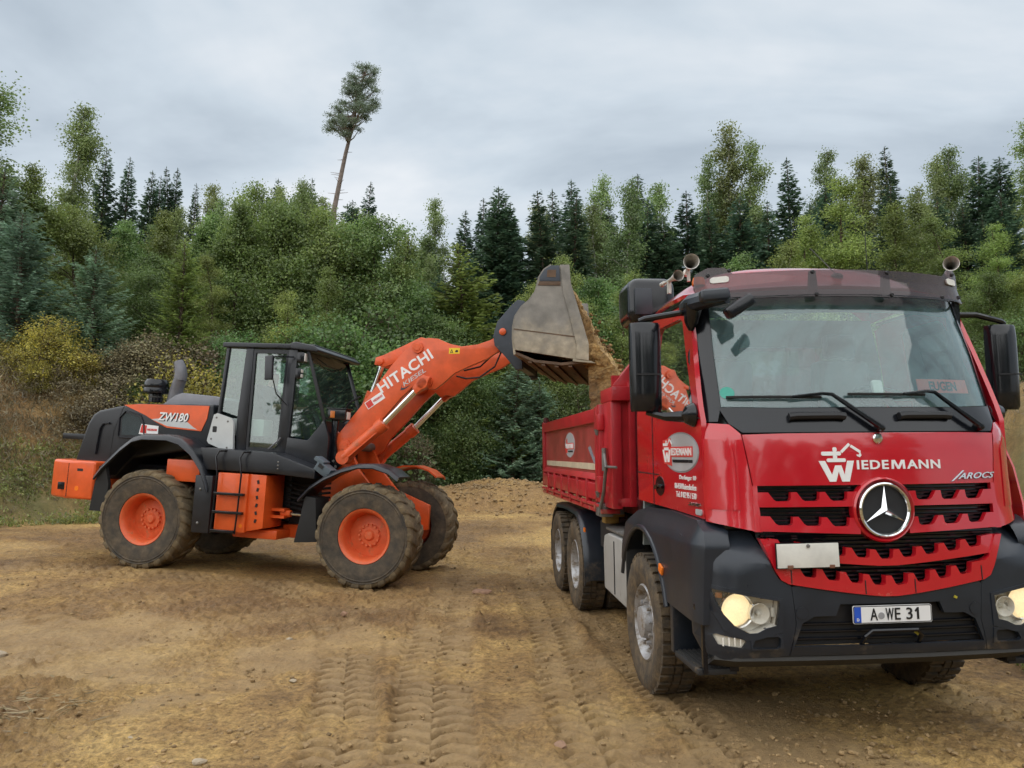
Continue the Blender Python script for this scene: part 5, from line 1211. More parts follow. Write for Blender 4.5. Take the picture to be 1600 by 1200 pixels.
# number plate
pl = skin('number_plate', rrect(-.26, .26, .795, .905, .012), lambda x, z, o: (x, .072 - o, z), 0.008, R_WHITE, truck, (), 0.3)
ps = lambda x, z, o: (x, .072 - o, z)
decal('plate_border', rrect(-.258, .258, .797, .903, .012), ps, R_INK, pl, 0.0005, 0.001, [rrect(-.253, .253, .802, .898, .009)])
decal('plate_band', [(-.252, .803), (-.208, .803), (-.208, .897), (-.252, .897)], ps, R_BLUE, pl, 0.001, 0.002)
lettering('lettering', 'D', -.238, -.223, .812, .830, ps, R_WHITE, pl, 0.004, 0.02)
for t, x0, x1 in (('A', -.148, -.100), ('W', -.046, .006), ('E', .014, .050), ('3', .090, .130)): lettering('lettering', t, x0, x1, .815, .888, ps, R_INK, pl, 0.003, 0.006)
decal('lettering', [(.160, .815), (.174, .815), (.174, .888), (.163, .888), (.146, .868), (.152, .859), (.160, .868)], ps, R_INK, pl, 0.003, 0.001)
decal('plate_seal', circ(-.075, .842, .021, 16), ps, mat('seal_grey', (.30, .30, .31), .5), pl, 0.002, 0.002)

# ---- wipers
for (a, c, e_) in (((-.92, 2.238), (-.33, 2.228), (.02, 2.02)), ((-.15, 2.246), (.40, 2.243), (.757, 2.025))):
    b = MB(); b.tube([(x, FY(x, lerp(a[1], c[1], k / 6)) - .018, lerp(a[1], c[1], k / 6)) for k, x in enumerate(np.linspace(a[0], c[0], 7))], .010, 6); wp = b.ob('wiper', R_RUB, truck)
    m_ = ((c[0] + a[0]) / 2 + .1, c[1] + .004)
    pts = [m_, (c[0] + .0, c[1] + .022), (c[0] + .06, c[1] + .016), (c[0] + .12, c[1] - .03), e_]
    b = MB(); b.tube([(x, FY(x, z) - .045, z) for x, z in pts], [.008, .011, .013, .015, .020], 6); b.ob('wiper_arm', R_BLACK, wp)
    b = MB(); b.lathe([(0, -.055), (.02, -.05), (.026, -.03), (.03, .0)], (e_[0], FY(*e_), e_[1]), 'y', 12); b.ob('wiper_pivot', R_BLACK, wp)
# stickers on the windscreen
for (x, z, r) in ((-.90, 2.27, .042),): decal('emission_sticker', circ(x, z, r, 20), lambda a, c, o: (a, FY(a, c) - o, c), mat('green_sticker', (.05, .33, .26), .5), truck, -0.01, 0.002)
decal('toll_box', rrect(.06, .13, 2.25, 2.345, .02), lambda a, c, o: (a, FY(a, c) + .05 - o, c), R_BOARD, truck, 0, 0.02)

# ---- front mudguards, steps
arch = [(1.60 + .69 * math.cos(rad(a)), .57 + .69 * math.sin(rad(a))) for a in range(28, 166, 6)]
fen = [(.24, .78), (.215, 1.28), (.26, 1.36), (.40, 1.425), (1.0, 1.448), (1.6, 1.43), (1.88, 1.385), (2.10, 1.27), (2.25, 1.08), (2.29, .93)] + arch
for s in (-1, 1):
    fd = skin('front_mudguard', fen, lambda y, z, o, s=s: (s * (1.205 + o - .075 * float(sstep((z - 1.25) / .2)) - .06 * max(0, (.36 - y) / .15) ** 2), y, z), .16, R_DARK, truck, (), 0.06, 0, 50)
    lip = [(1.60 + .70 * math.cos(rad(a)), .57 + .70 * math.sin(rad(a))) for a in range(20, 172, 8)]
    b = MB(); b.tube([(s * 1.20, y, z) for y, z in lip], .022, 8); b.ob('arch_lip', R_DARK, fd)
    b = MB(); b.sheet([[(s * x, y, z) for y, z in [(1.60 + .685 * math.cos(rad(a)), .57 + .685 * math.sin(rad(a))) for a in range(0, 181, 9)]] for x in (.72, 1.0)], .02); b.ob('wheel_arch', R_BLACK, fd, smooth=60)
    b = MB(); b.box((s * 1.215, 1.0, 1.02), (.02, .085, .06), (rad(18), 0, 0)); b.ob('side_marker', R_AMBER, fd, 0.008)
    b = MB(); b.bb(s * 1.2, s * .95, .30, .88, .86, .905); b.ob('step', R_BLACK, truck, 0.012)
    for k in range(6): MB().bb(s * (1.18 - k * .035), s * (1.165 - k * .035), .34, .85, .903, .913).ob('step_rib', R_BLACK, truck)
    b = MB(); b.bb(s * 1.19, s * .93, .30, .80, .45, .49); st = b.ob('step', R_FRAME, truck, 0.012)
    for k in range(6): MB().bb(s * (1.17 - k * .035), s * (1.152 - k * .035), .33, .78, .488, .500).ob('step_rib', R_FRAME, truck)
    b = MB(); b.bb(s * 1.195, s * .97, .80, .87, .47, .875); b.ob('step_panel', R_DARK, truck, 0.012)
    b = MB(); b.bb(s * .98, s * .92, .30, .85, .47, .88); b.bb(s * 1.16, s * 1.13, .28, .31, .47, .88); b.ob('step_frame', R_BLACK, truck)
    for z in (.60, .67, .74): MB().bb(s * 1.0, s * .96, .55, .8, z, z + .03).ob('step_bracket', R_FRAME, truck)
    if s < 0: continue
    # air deflector beside the cab corner
    b = MB(); b.sheet([[(s * x, y, z) for x, y, z in r] for r in (((1.125, .30, 1.37), (1.155, .42, 1.36), (1.16, .6, 1.36)), ((1.165, .36, 1.50), (1.195, .48, 1.50), (1.20, .62, 1.50)), ((1.16, .42, 1.75), (1.185, .5, 1.75), (1.19, .62, 1.75)), ((1.15, .5, 1.92), (1.165, .56, 1.92), (1.17, .62, 1.92)))], .012); b.ob('air_deflector', R_RED, truck, smooth=60)
    for z in (1.48, 1.64, 1.80): b = MB(); b.tube([(s * 1.08, .55, z), (s * 1.19, .56, z)], .012, 6); b.ob('deflector_stay', R_BLACK, truck)

# ---- box behind the front wheel, tanks
b = MB(); b.prism([(2.16, .50), (3.10, .53), (3.12, .95), (3.06, 1.06), (2.9, 1.09), (2.16, 1.09)], -1.195, -.55, 'x'); bx_ = b.ob('side_box', R_MUDDY, truck, 0.04, seg=3)
bx_['label'] = 'pale side box with mud running down'
for y in (2.62,): MB().bb(-1.203, -1.19, y - .006, y + .006, .55, 1.04).ob('box_seam', R_FRAME, bx_)
b = MB(); b.bb(-1.18, -.6, 2.25, 3.05, 1.112, 1.14); b.ob('box_cover', R_STEEL, bx_, 0.01)
MB().bb(-1.20, -.75, 2.115, 2.15, .38, 1.15).ob('mud_flap', R_RUB, truck, 0.005)
MB().bb(.55, 1.195, 2.2, 3.6, .5, 1.08).ob('fuel_tank', R_STEEL, truck, 0.08, seg=3)
MB().bb(.55, 1.1, 3.65, 4.1, .55, 1.0).ob('air_tank', R_FRAME, truck, 0.06)
# rear mudguards over both axles, each side
for s in (-1, 1):
    A2 = [(4.85 + .66 * math.cos(rad(a)), .55 + .64 * math.sin(rad(a))) for a in range(178, 59, -7)]; A3 = [(6.2 + .66 * math.cos(rad(a)), .55 + .64 * math.sin(rad(a))) for a in range(118, 12, -7)]
    A2 = [p for p in A2 if p[0] < 4.9]; A3 = [p for p in A3 if p[0] > 6.1]
    path = [(A2[0][0] - .0, .42)] + A2 + [(5.2, 1.20), (5.5, 1.205), (5.8, 1.20)] + A3
    b = MB(); b.sheet([[(s * x, y, z + dz) for y, z in path] for x, dz in ((.62, 0), (1.12, 0), (1.17, -.015), (1.195, -.06))], .022); b.ob('rear_mudguard', R_DARK, truck, smooth=60)
    MB().bb(s * .7, s * 1.19, 6.86, 6.89, .3, .75).ob('mud_flap', R_RUB, truck, 0.005)
    b = MB(); b.box((s * 1.19, 4.16, 1.0), (.02, .06, .05)); b.ob('side_marker', R_AMBER, truck, .006)
b = MB(); b.bb(-1.02, -.5, 3.25, 4.1, .82, 1.12); b.ob('valve_bracket', R_FRAME, truck, 0.02)
b = MB(); b.bb(-1.10, -.95, 3.45, 3.62, 1.13, 1.30); b.bb(-1.12, -.9, 3.40, 3.66, 1.20, 1.24); b.ob('pivot_bearing', mat('ochre_paint', (.30, .19, .05), .6), truck, 0.01)
b = MB(); b.tube([(-.6, 2.9, .8), (-.6, 2.9, 1.3)], .11, 16); b.ob('tipping_ram', R_STEEL, truck)
b = MB(); b.bb(-1.1, 1.1, 7.32, 7.38, .55, .68); b.ob('rear_underrun_bar', R_FRAME, truck, .01)

# ---- tipper body
b = MB(); b.bb(-1.16, 1.16, 2.62, 7.34, 1.36, 1.44)
b.bb(-.5, -.36, 2.7, 7.3, 1.12, 1.36); b.bb(.36, .5, 2.7, 7.3, 1.12, 1.36); b.ob('body_floor', R_BODY, truck, 0.01)
for s in (-1, 1):
    xo, xi = s * 1.205, s * 1.165
    sw = MB(); sw.bb(xo, xi, 3.10, 7.28, 1.42, 2.2); sw = sw.ob('side_wall', R_BODYPANEL, truck)
    b = MB(); b.prism([(s * 1.245, 2.19), (s * 1.25, 2.33), (s * 1.15, 2.345), (s * 1.15, 2.19)], 3.10, 7.28, 'y'); b.ob('top_rail', R_BODY, sw, 0.012)
    b = MB(); b.prism([(s * 1.205, 1.58), (s * 1.25, 1.56), (s * 1.25, 1.40), (s * 1.205, 1.38)], 3.10, 7.28, 'y'); b.ob('bottom_rail', R_BODY, sw, 0.006)
    b = MB(); b.prism([(s * 1.205, 1.665), (s * 1.255, 1.60), (s * 1.205, 1.585)], 3.10, 7.28, 'y'); b.ob('ledge', R_BODY, sw, 0.006)
    for y in (3.10, 7.18):
        MB().bb(s * 1.25, s * 1.15, y, y + .10, 1.38, 2.345).ob('end_post', R_BODY, sw, 0.01)
    for y in (3.65, 4.25, 4.85, 5.45, 6.05, 6.65): MB().bb(s * 1.262, s * 1.20, y - .03, y + .03, 1.33, 1.60).ob('rib', R_BODY, sw, 0.008)
    b = MB(); b.tube([(s * 1.24, 3.0, 1.345), (s * 1.24, 7.3, 1.345)], .022, 8); b.ob('hinge_rod', R_BODY, sw)
    MB().bb(s * 1.245, s * 1.05, 2.95, 7.32, 1.27, 1.315).ob('sill', R_BODY, sw, 0.01)
    for y in (3.2, 3.95, 4.7, 5.4, 6.1, 6.8): MB().bb(s * 1.265, s * 1.22, y - .035, y + .035, 1.29, 1.375).ob('hinge', R_BODY, sw, 0.008)
    surf = lambda y, z, o, s=s: (s * (1.205 + o), y, z)
    if s < 0:
        decal('banner', [(3.22, 1.70), (7.12, 1.70), (7.12, 2.14), (3.22, 2.14)], surf, mat('banner_red', (.36, .055, .05), .35, var=.3, vscale=3, coat=.4), sw, 0.002, 0.002)
        decal('reflective_strip', [(3.22, 1.695), (7.05, 1.695), (7.05, 1.765), (3.22, 1.765)], surf, mat('strip_cream', (.55, .47, .34), .5), sw, 0.006, 0.001)
        decal('company_oval', circ(4.95, 1.975, .36, 32, .155), surf, R_GREY, sw, 0.006, 0.001)
        decal('sign_field', [(5.32, 1.94), (5.2, 1.94), (5.2, 2.04), (5.13, 2.06), (5.12, 2.0), (4.67, 2.0), (4.67, 1.92), (5.12, 1.92), (5.13, 1.87), (5.25, 1.88)], surf, R_SIGNRED, sw, 0.009, 0.001)
        lettering('lettering', 'WIEDEMANN', 4.69, 5.22, 1.93, 1.99, surf, R_WHITE, sw, 0.012, 0.02, flip=True)
        lettering('lettering', 'GMBH', 4.72, 5.05, 1.885, 1.905, surf, R_INK, sw, 0.010, 0.02, flip=True)
        decal('banner_picture', [(3.30, 1.76), (3.42, 1.76), (3.75, 1.93), (3.62, 1.95), (3.42, 1.82), (3.30, 1.9)], surf, mat('picture_grey', (.22, .23, .27), .5), sw, 0.007, 0.001)
        decal('banner_picture', [(3.24, 1.77), (3.34, 1.77), (3.36, 1.86), (3.24, 1.88)], surf, mat('picture_yellow', (.55, .40, .06), .5), sw, 0.009, 0.001)
b = MB(); b.bb(-1.17, 1.17, 7.28, 7.33, 1.40, 2.30); b.bb(-1.2, 1.2, 7.28, 7.36, 2.22, 2.32); b.ob('tailgate', R_BODY, truck, 0.01)
b = MB(); b.tube([(-1.19, 7.25, 2.33), (-1.19, 7.25, 2.42)], .04, 12); b.bb(-1.23, -1.15, 7.18, 7.3, 2.33, 2.39); b.ob('tailgate_pivot', mat('dark_red_paint', (.10, .012, .012), .5), truck, .006)
# headboard
hb = MB(); hb.bb(-1.17, 1.17, 2.66, 2.72, 1.36, 2.62); hb = hb.ob('headboard', R_BODY, truck)
for s in (-1, 1):
    MB().bb(s * 1.20, s * 1.02, 2.56, 3.095, 2.37, 2.505).ob('headboard_cap', R_BODY, hb, 0.012)
    MB().bb(s * 1.20, s * 1.10, 2.62, 2.99, 1.34, 2.37).ob('headboard_post', R_BODY, hb, 0.012)
    MB().bb(s * 1.245, s * 1.12, 2.98, 3.095, 1.38, 2.36).ob('corner_post', R_BODY, hb, 0.01)
    for z in (2.14, 1.52): 
        b = MB(); b.bb(s * 1.262, s * 1.2, 2.93, 3.12, z - .04, z + .12); b.ob('latch', R_BODY, hb, 0.012)
        b = MB(); b.tube([(s * 1.25, 3.03, z - .09), (s * 1.25, 3.03, z - .03)], [.02, .035], 8); b.ob('latch_pin', R_STEEL, hb)
    b = MB(); b.prism([(s * 1.17, 2.505), (s * 1.17, 2.53), (s * .80, 2.95), (s * .75, 2.95), (s * .75, 2.505)], 2.64, 2.74, 'y'); b.ob('headboard_gusset', R_BODY, hb, 0.01)
    for x in (1.0, .7, .35): MB().bb(s * x - .03, s * x + .03, 2.60, 2.66, 1.36, 2.55).ob('headboard_rib', R_BODY, hb, 0.006)
    b = MB(); b.tube([(s * 1.235, 2.80, 1.88), (s * 1.25, 2.66, 1.74), (s * 1.25, 2.78, 1.50), (s * 1.25, 2.95, 1.33)], [.014, .018, .016, .02], 8); b.tube([(s * 1.235, 2.80, 1.92), (s * 1.235, 2.80, 1.70)], .025, 8); b.tube([(s * 1.24, 2.66, 1.74), (s * 1.22, 2.35, 1.74)], .012, 6); b.ob('latch_lever', R_STEEL, hb)
MB().bb(-.75, .75, 2.64, 2.74, 2.86, 2.95).ob('headboard_top', R_BODY, hb, 0.01)
b = MB(); b.bb(-1.25, -1.12, 2.97, 3.2, 1.24, 1.37); b.tube([(-1.26, 3.02, 1.30), (-1.0, 3.02, 1.30)], .045, 10); b.ob('front_hinge', R_STEEL, truck, .01)

# name sign standing behind the windscreen
ns = skin('name_sign', [(.405, 2.262), (.83, 2.262), (.83, 2.357), (.405, 2.357)], lambda x, z, o: (x, FY(x, z) + .045 - o, z), 0.006, mat('sign_orange_red', (.62, .10, .06), .5), None, (), 0.1)
ns.matrix_world = TRM; tag(ns, 'orange-red name sign standing behind the truck windscreen', 'sign')
lettering('lettering', 'EUGEN', .50, .73, 2.277, 2.342, lambda x, z, o: (x, FY(x, z) + .045 - o, z), R_INK, ns, 0.002, 0.02)
# ================================================================== the orange wheel loader (local frame: x forward, y away from the camera, z up)
O_OR = mat('loader_orange', (0.70, 0.098, 0.015), 0.40, var=0.14, vscale=4, coat=0.25, bump=0.04, bscale=20, mud=((0.30, 0.15, 0.06), 0.06, 6, 0.4, 2.2))
O_BOOM = mat('boom_orange', (0.64, 0.095, 0.022), 0.44, var=0.16, vscale=5, coat=0.15, mud=((0.36, 0.13, 0.06), 0.16, 7, 1.5, 5.0))
O_RIM = mat('rim_orange', (0.66, 0.115, 0.035), 0.5, var=0.14, vscale=8, mud=((0.34, 0.18, 0.09), 0.10, 8, 10, 20))
O_DARK = mat('loader_charcoal', (0.013, 0.0145, 0.019), 0.30, var=0.2, vscale=5, mud=((0.10, 0.08, 0.06), 0.05, 6, 0.6, 2.2))
O_GREY = mat('engine_cover_grey', (0.20, 0.205, 0.23), 0.45, var=0.1)
O_PIPE = mat('exhaust_grey', (0.16, 0.16, 0.175), 0.55, 0.4, var=0.2)
O_LIGHT = mat('light_grey_panel', (0.52, 0.54, 0.54), 0.45, var=0.05)
O_TYRE = mat('loader_tyre', (0.032, 0.031, 0.029), 0.9, var=0.3, vscale=6, bump=0.5, bscale=30, mud=((0.135, 0.100, 0.062), 0.20, 5.0, 10, 20, 0.40, 1.05))
O_TREAD = mat('muddy_tread', (0.045, 0.04, 0.034), 0.95, var=0.3, vscale=6, bump=0.7, bscale=25, mud=((0.185, 0.135, 0.072), 0.34, 5.5, 10, 20, 0.45, 1.05))
O_BUCKET = mat('bucket_steel', (0.185, 0.172, 0.150), 0.55, 0.15, var=0.30, vscale=4.5, bump=0.3, bscale=14, mud=((0.36, 0.315, 0.235), 0.42, 3.2, 3.25, 4.25, 0.5, 0.95))
O_BKDARK = mat('bucket_underside', (0.105, 0.062, 0.036), 0.7, 0.1, var=0.35, vscale=5, bump=0.3, bscale=14, mud=((0.17, 0.11, 0.06), 0.08, 4, 10, 20))
O_COUP = mat('coupler_grey', (0.040, 0.048, 0.062), 0.5, 0.2, var=0.2, mud=((0.22, 0.16, 0.09), 0.05, 5, 10, 20))
O_WARN = mat('warning_yellow', (0.80, 0.55, 0.02), 0.45, var=0.04)
G_CAB = glass_mat('loader_glass', (0.80, 0.90, 0.86), 0.02, (0.4, 0.5, 0.5), 1.2)

loader = empty('wheel_loader', LOADER_LOC, LOADER_ROT)
tag(loader, 'orange and charcoal wheel loader tipping its raised bucket over the truck', 'wheel loader')
def lp(poly, y0, y1, name, material, parent, bevel=0.012, seg=2, smooth=40):
    return MB().prism(poly, y0, y1, 'y').ob(name, material, parent, bevel, smooth, seg)
def side_pl(y): return lambda x, z, o: (x, y - o, z)

# ---- wheels
def loader_tyre():
    R, h, rr = 0.727, 0.255, 0.365; b = MB()
    b.lathe([(rr, -h * .7), (rr + .02, -h * .88), (R * .70, -h * .99), (R * .84, -h), (R * .925, -h * .94), (R * .958, -h * .82), (R * .968, 0), (R * .958, h * .82), (R * .925, h * .94), (R * .84, h), (R * .70, h * .99), (rr + .02, h * .88), (rr, h * .7)], (0, 0, 0), 'y', 64)
    for r_ in (.62, .585): b.lathe([(r_, -h * 1.0), (r_ + .012, -h * 1.035), (r_ + .024, -h * 1.0)], (0, 0, 0), 'y', 64)
    return b.me('tyre', O_TYRE, 0, 50)
def loader_tread():
    R, h = 0.727, 0.255; b = MB(); n = 22
    b.lathe([(R * .87, -h * 1.004), (R * .93, -h * .95), (R * .963, -h * .82), (R * .973, 0), (R * .963, h * .82), (R * .93, h * .95), (R * .87, h * 1.004)], (0, 0, 0), 'y', 64)
    for k in range(n):
        for s in (-1, 1):
            a = 2 * PI * (k + (.5 if s > 0 else 0)) / n; V = []
            da = 2 * PI / n * .62; sk = .10 * s
            prof = [(s * .02, R * .93, R * .995), (s * h * .55, R * .93, R * 1.0), (s * h * .90, R * .90, R * .985), (s * h * 1.02, R * .86, R * .94)]
            for j, (yy, r0, r1) in enumerate(prof):
                wv = (.70, .85, 1.0, 1.0)[j]; tw = (0, .05, .12, .16)[j]
                for (r_, e) in ((r0, -1), (r1, -1), (r1, 1), (r0, 1)):
                    aa = a + tw + e * da * wv * (.5 if r_ == r0 else .42); V.append((math.cos(aa) * r_, yy, math.sin(aa) * r_))
            F = []
            for j in range(3):
                for q in range(4): F.append((j * 4 + q, j * 4 + (q + 1) % 4, j * 4 + 4 + (q + 1) % 4, j * 4 + 4 + q))
            F += [(0, 1, 2, 3), (12, 13, 14, 15)]
            b.add(V, F)
    return b.me('tread', O_TREAD, 0.012, 40, 1)
def loader_rim():
    b = MB(); b.lathe([(.36, .18), (.36, -.17), (.385, -.20), (.372, -.222), (.345, -.21), (.322, -.165), (.312, -.13), (.308, -.02), (.295, .02), (.16, .0), (.150, -.012), (.135, -.015), (.08, -.02), (.055, -.05), (0, -.055)], (0, 0, 0), 'y', 48)
    return b.me('rim', O_RIM, 0, 40)
def nut_me():
    b = MB(); b.lathe([(0, -.03), (.017, -.028), (.02, 0)], (0, 0, 0), 'y', 6); return b.me('wheel_nut', O_RIM, 0, 40)
LT, LTR, LR, NUT = loader_tyre(), loader_tread(), loader_rim(), nut_me()
for x, ax in ((0, 'rear'), (3.43, 'front')):
    for s in (-1, 1):
        w = link('wheel', LT, loader, (x, s * .945, .727), (0, trng.random() * 6, 0 if s < 0 else PI))
        w['label'] = ('near ' if s < 0 else 'far ') + ax + ' wheel with muddy tread and orange rim'
        t_ = link('tread', LTR, w); t_['kind'] = 'stuff'
        rm = link('rim', LR, w)
        for k in range(14 if s < 0 else 0): link('wheel_nut', NUT, w, (math.cos(2 * PI * k / 14) * .142, -.012, math.sin(2 * PI * k / 14) * .142))
    b = MB(); b.tube([(x, -.75, .727), (x, -.25, .72), (x, .25, .72), (x, .75, .727)], [.16, .2, .2, .16], 14); b.ob('axle', O_DARK, loader)

# ---- rear frame, counterweight, hood
b = MB(); b.bb(-1.1, 1.95, -.46, .46, .78, 1.5); b.ob('rear_frame', O_DARK, loader, .03)
cwp = [(-.94, -1.08), (-1.42, -1.08), (-1.86, -.86), (-1.95, -.5), (-1.95, .5), (-1.86, .86), (-1.42, 1.08), (-.94, 1.08)]
b = MB(); b.prism(cwp, .94, 1.515, 'z'); cw = b.ob('counterweight', O_OR, loader, .05, seg=3)
s_ = side_pl(-1.08)
decal('counterweight_vent', [(-1.24, 1.36), (-1.14, 1.36), (-1.14, 1.40), (-1.24, 1.40)], s_, R_INK, cw, .0, .002)
decal('side_reflector', circ(-1.22, 1.10, .035, 14), s_, R_AMBER, cw, 0, .004)
b = MB(); b.box((-1.43, -1.05, 1.125), (.24, .03, .11), (0, 0, .25)); b.ob('counterweight_plate', R_BLACK, cw, .006)
decal('counterweight_joint', [(-1.40, .97), (-1.385, .97), (-1.385, 1.47), (-1.40, 1.47)], s_, R_INK, cw, .0, .001)
hoodp = [(-1.58, 1.50), (-1.50, 1.82), (-1.42, 2.10), (-1.34, 2.23), (-1.24, 2.30), (-.93, 2.37), (-.60, 2.43), (.72, 2.47), (.76, 1.82), (.20, 1.72), (-.55, 1.60), (-.85, 1.30), (-1.0, 1.22), (-1.5, 1.3)]
hd_ = lp(hoodp, -.755, .755, 'engine_hood', O_DARK, loader, .045, 3)
s_ = side_pl(-.755)
skin('hood_side_panel', [(-.80, 2.40), (-.50, 2.425), (.66, 2.44), (.64, 2.25), (.56, 2.055), (-.02, 2.08), (-.22, 2.16), (-.42, 2.26)], s_, .015, O_OR, hd_, (), .3, .012)
decal('model_wedge', [(-.30, 2.20), (-.02, 2.105), (.50, 2.075), (.43, 2.105), (.27, 2.215), (-.1, 2.225)], s_, O_LIGHT, hd_, .013, .002)
lettering('lettering', 'ZW180', -.19, .33, 2.185, 2.315, s_, R_WHITE, hd_, .017, .02, .25)
lettering('lettering_shadow', 'ZW180', -.175, .345, 2.175, 2.305, s_, O_DARK, hd_, .0145, .03, .25)
decal('hood_grille', [(-.82, 2.22), (-.74, 2.28), (-.52, 2.22), (-.46, 2.10), (-.44, 1.94), (-.80, 1.94)], s_, mat('hood_mesh', (.035, .05, .055), .7, var=.4, vscale=80, bump=.8, bscale=120), hd_, .0, .003)
b = MB(); b.tube([(x, -.765, z) for x, z in ((-.86, 1.92), (-.86, 2.2), (-.76, 2.31), (-.5, 2.25), (-.42, 2.1), (-.40, 1.90), (-.84, 1.90))], .014, 6); b.ob('grille_frame', O_DARK, hd_)
st_ = decal('company_sticker', [(-.50, 1.965), (-.17, 1.945), (-.17, 2.10), (-.47, 2.12)], s_, R_WHITE, hd_, .006, .002)
decal('sticker_mark', [(-.48, 1.99), (-.37, 1.98), (-.37, 2.10), (-.46, 2.11)], s_, R_SIGNRED, hd_, .009, .001)
lettering('lettering', 'WIEDEMANN', -.36, -.19, 2.02, 2.055, s_, R_SIGNRED, hd_, .009, .03)
b = MB(); b.tube([(x, -.775, z) for x, z in ((-1.22, 1.62), (-1.18, 2.02), (-1.13, 2.10), (-1.02, 2.11))], .016, 6); b.ob('hood_handle', O_DARK, hd_)
decal('hood_seam', [(-.98, 1.5), (-.965, 1.5), (-.93, 2.0), (-.80, 2.38), (-.815, 2.38), (-.945, 2.0)], s_, R_INK, hd_, 0, .001)
b = MB(); b.box((-1.62, -.70, 1.875), (.46, .10, .09)); b.prism([(-1.50, 1.84), (-1.28, 1.84), (-1.28, 1.70), (-1.38, 1.66)], -.74, -.66, 'y'); b.ob('rear_bracket', O_DARK, hd_, .008)
b = MB(); b.box((-1.62, .70, 1.875), (.46, .10, .09)); b.ob('rear_bracket', O_DARK, hd_, .008)
gc = lp([(-.30, 2.42), (-.05, 2.60), (.05, 2.635), (.66, 2.60), (.76, 2.56), (.76, 2.42)], -.60, .60, 'engine_cover', O_GREY, loader, .03)
for k in range(12): MB().box((.05 + k * .043, -.45, 2.632 - k * .0022), (.018, .14, .012)).ob('cover_slot', R_INK, gc)
for k in range(4): MB().box((-.02 + k * .04, -.25, 2.628), (.018, .10, .012)).ob('cover_slot', R_INK, gc)
b = MB(); b.tube([(-.18, -.40, 2.5), (-.16, -.42, 2.70), (-.10, -.44, 2.86)], [.13, .10, .095], 14); b.tube([(-.10, -.44, 2.84), (-.095, -.44, 2.95), (-.12, -.44, 3.05), (-.16, -.44, 3.14)], [.098, .096, .086, .070], 14); b.ob('exhaust_stack', O_PIPE, loader)
b = MB(); b.lathe([(.10, -.12), (.10, 0), (.12, .01), (.185, .02), (.19, .06), (.18, .10), (.185, .11), (.18, .19), (.15, .235), (0, .245)], (-.50, -.45, 2.60), 'z', 24); b.ob('air_precleaner', R_BLACK, loader)
b = MB(); b.lathe([(.105, -.01), (.112, .0), (.105, .01)], (-.50, -.45, 2.56), 'z', 20); b.ob('clamp_ring', R_STEEL, loader)

# ---- rear mudguards and flaps
for s in (-1, 1):
    path = [(-.84, 1.32), (-.72, 1.48), (-.45, 1.75), (-.26, 1.90), (-.10, 1.945), (.30, 1.95), (.50, 1.90), (.70, 1.76), (.86, 1.56), (.96, 1.36), (1.0, 1.25)]
    b = MB(); b.sheet([[(x, s * y, z + dz) for x, z in path] for y, dz in ((.72, 0), (1.12, 0), (1.17, -.02), (1.19, -.07))], .03); rmg = b.ob('rear_mudguard', O_DARK, loader, smooth=60)
    MB().bb(.80, 1.08, s * 1.17, s * .80, .60, 1.42).ob('mudguard_panel', O_DARK, rmg, .02)
    for z in (.74, 1.22): b = MB(); b.lathe([(0, -s * -.012), (.022, 0)], (.90, s * 1.176, z), 'y', 8); b.ob('panel_bolt', R_STEEL, rmg)
    b = MB(); b.prism([(-.90, .80), (-.64, .80), (-.62, 1.20), (-.70, 1.46), (-.80, 1.46), (-.86, 1.15)], s * 1.16, s * 1.10, 'y'); b.ob('mud_flap', R_RUB, rmg)
MB().bb(.2, .75, -1.0, -.5, 1.30, 1.62).ob('inner_panel', O_OR, loader, .02)

# ---- platform, battery box, ladder
b = MB(); b.prism([(.80, 1.82), (1.95, 1.80), (2.62, 1.60), (2.62, 1.46), (1.95, 1.50), (.90, 1.50)], -1.12, 1.12, 'y'); plf = b.ob('platform', O_DARK, loader, .025)
for z in (1.60, 1.65, 1.70): b = MB(); b.lathe([(0, -.01), (.014, 0)], (2.05, -1.122, z - .03), 'y', 8); b.ob('platform_bolt', R_STEEL, plf)
for s in (-1, 1):
    bt = MB().bb(1.14, 1.62, s * 1.14, s * .55, .64, 1.475).ob('battery_box', O_OR, loader, .02)
    b = MB(); b.prism([(1.62, .66), (1.88, .72), (1.88, 1.47), (1.62, 1.475)], s * 1.10, s * .55, 'y'); b.ob('battery_box_end', O_OR, bt, .012)
    for x in (1.15, 1.53):
        b = MB(); b.tube([(x - .02, s * 1.20, .62), (x, s * 1.20, 1.0), (x + .01, s * 1.20, 1.46), (x - .03, s * 1.20, 1.70), (x + .01, s * 1.19, 1.78), (x + .08, s * 1.12, 1.79)], .014, 6); b.ob('ladder_rail', R_BLACK, bt)
    for z, w in ((.655, .36), (.92, .46), (1.18, .46)): MB().bb(1.15, 1.15 + w, s * 1.235, s * 1.17, z - .02, z + .02).ob('ladder_rung', R_BLACK, bt, .006)
    decal('side_reflector', circ(1.56, .74, .028, 14), lambda x, z, o, s=s: (x, s * (1.14 + o), z), R_AMBER, bt, 0, .004)
    for k in range(6): MB().box((1.76 + .0 * k, s * 1.103, .82 + k * .11), (.03, .012, .05), (0, .3 * (-1) ** k, 0)).ob('stencil_mark', R_INK, bt)
MB().bb(1.3, 2.0, -.9, .9, .55, .68).ob('belly_guard', O_OR, loader, .02)

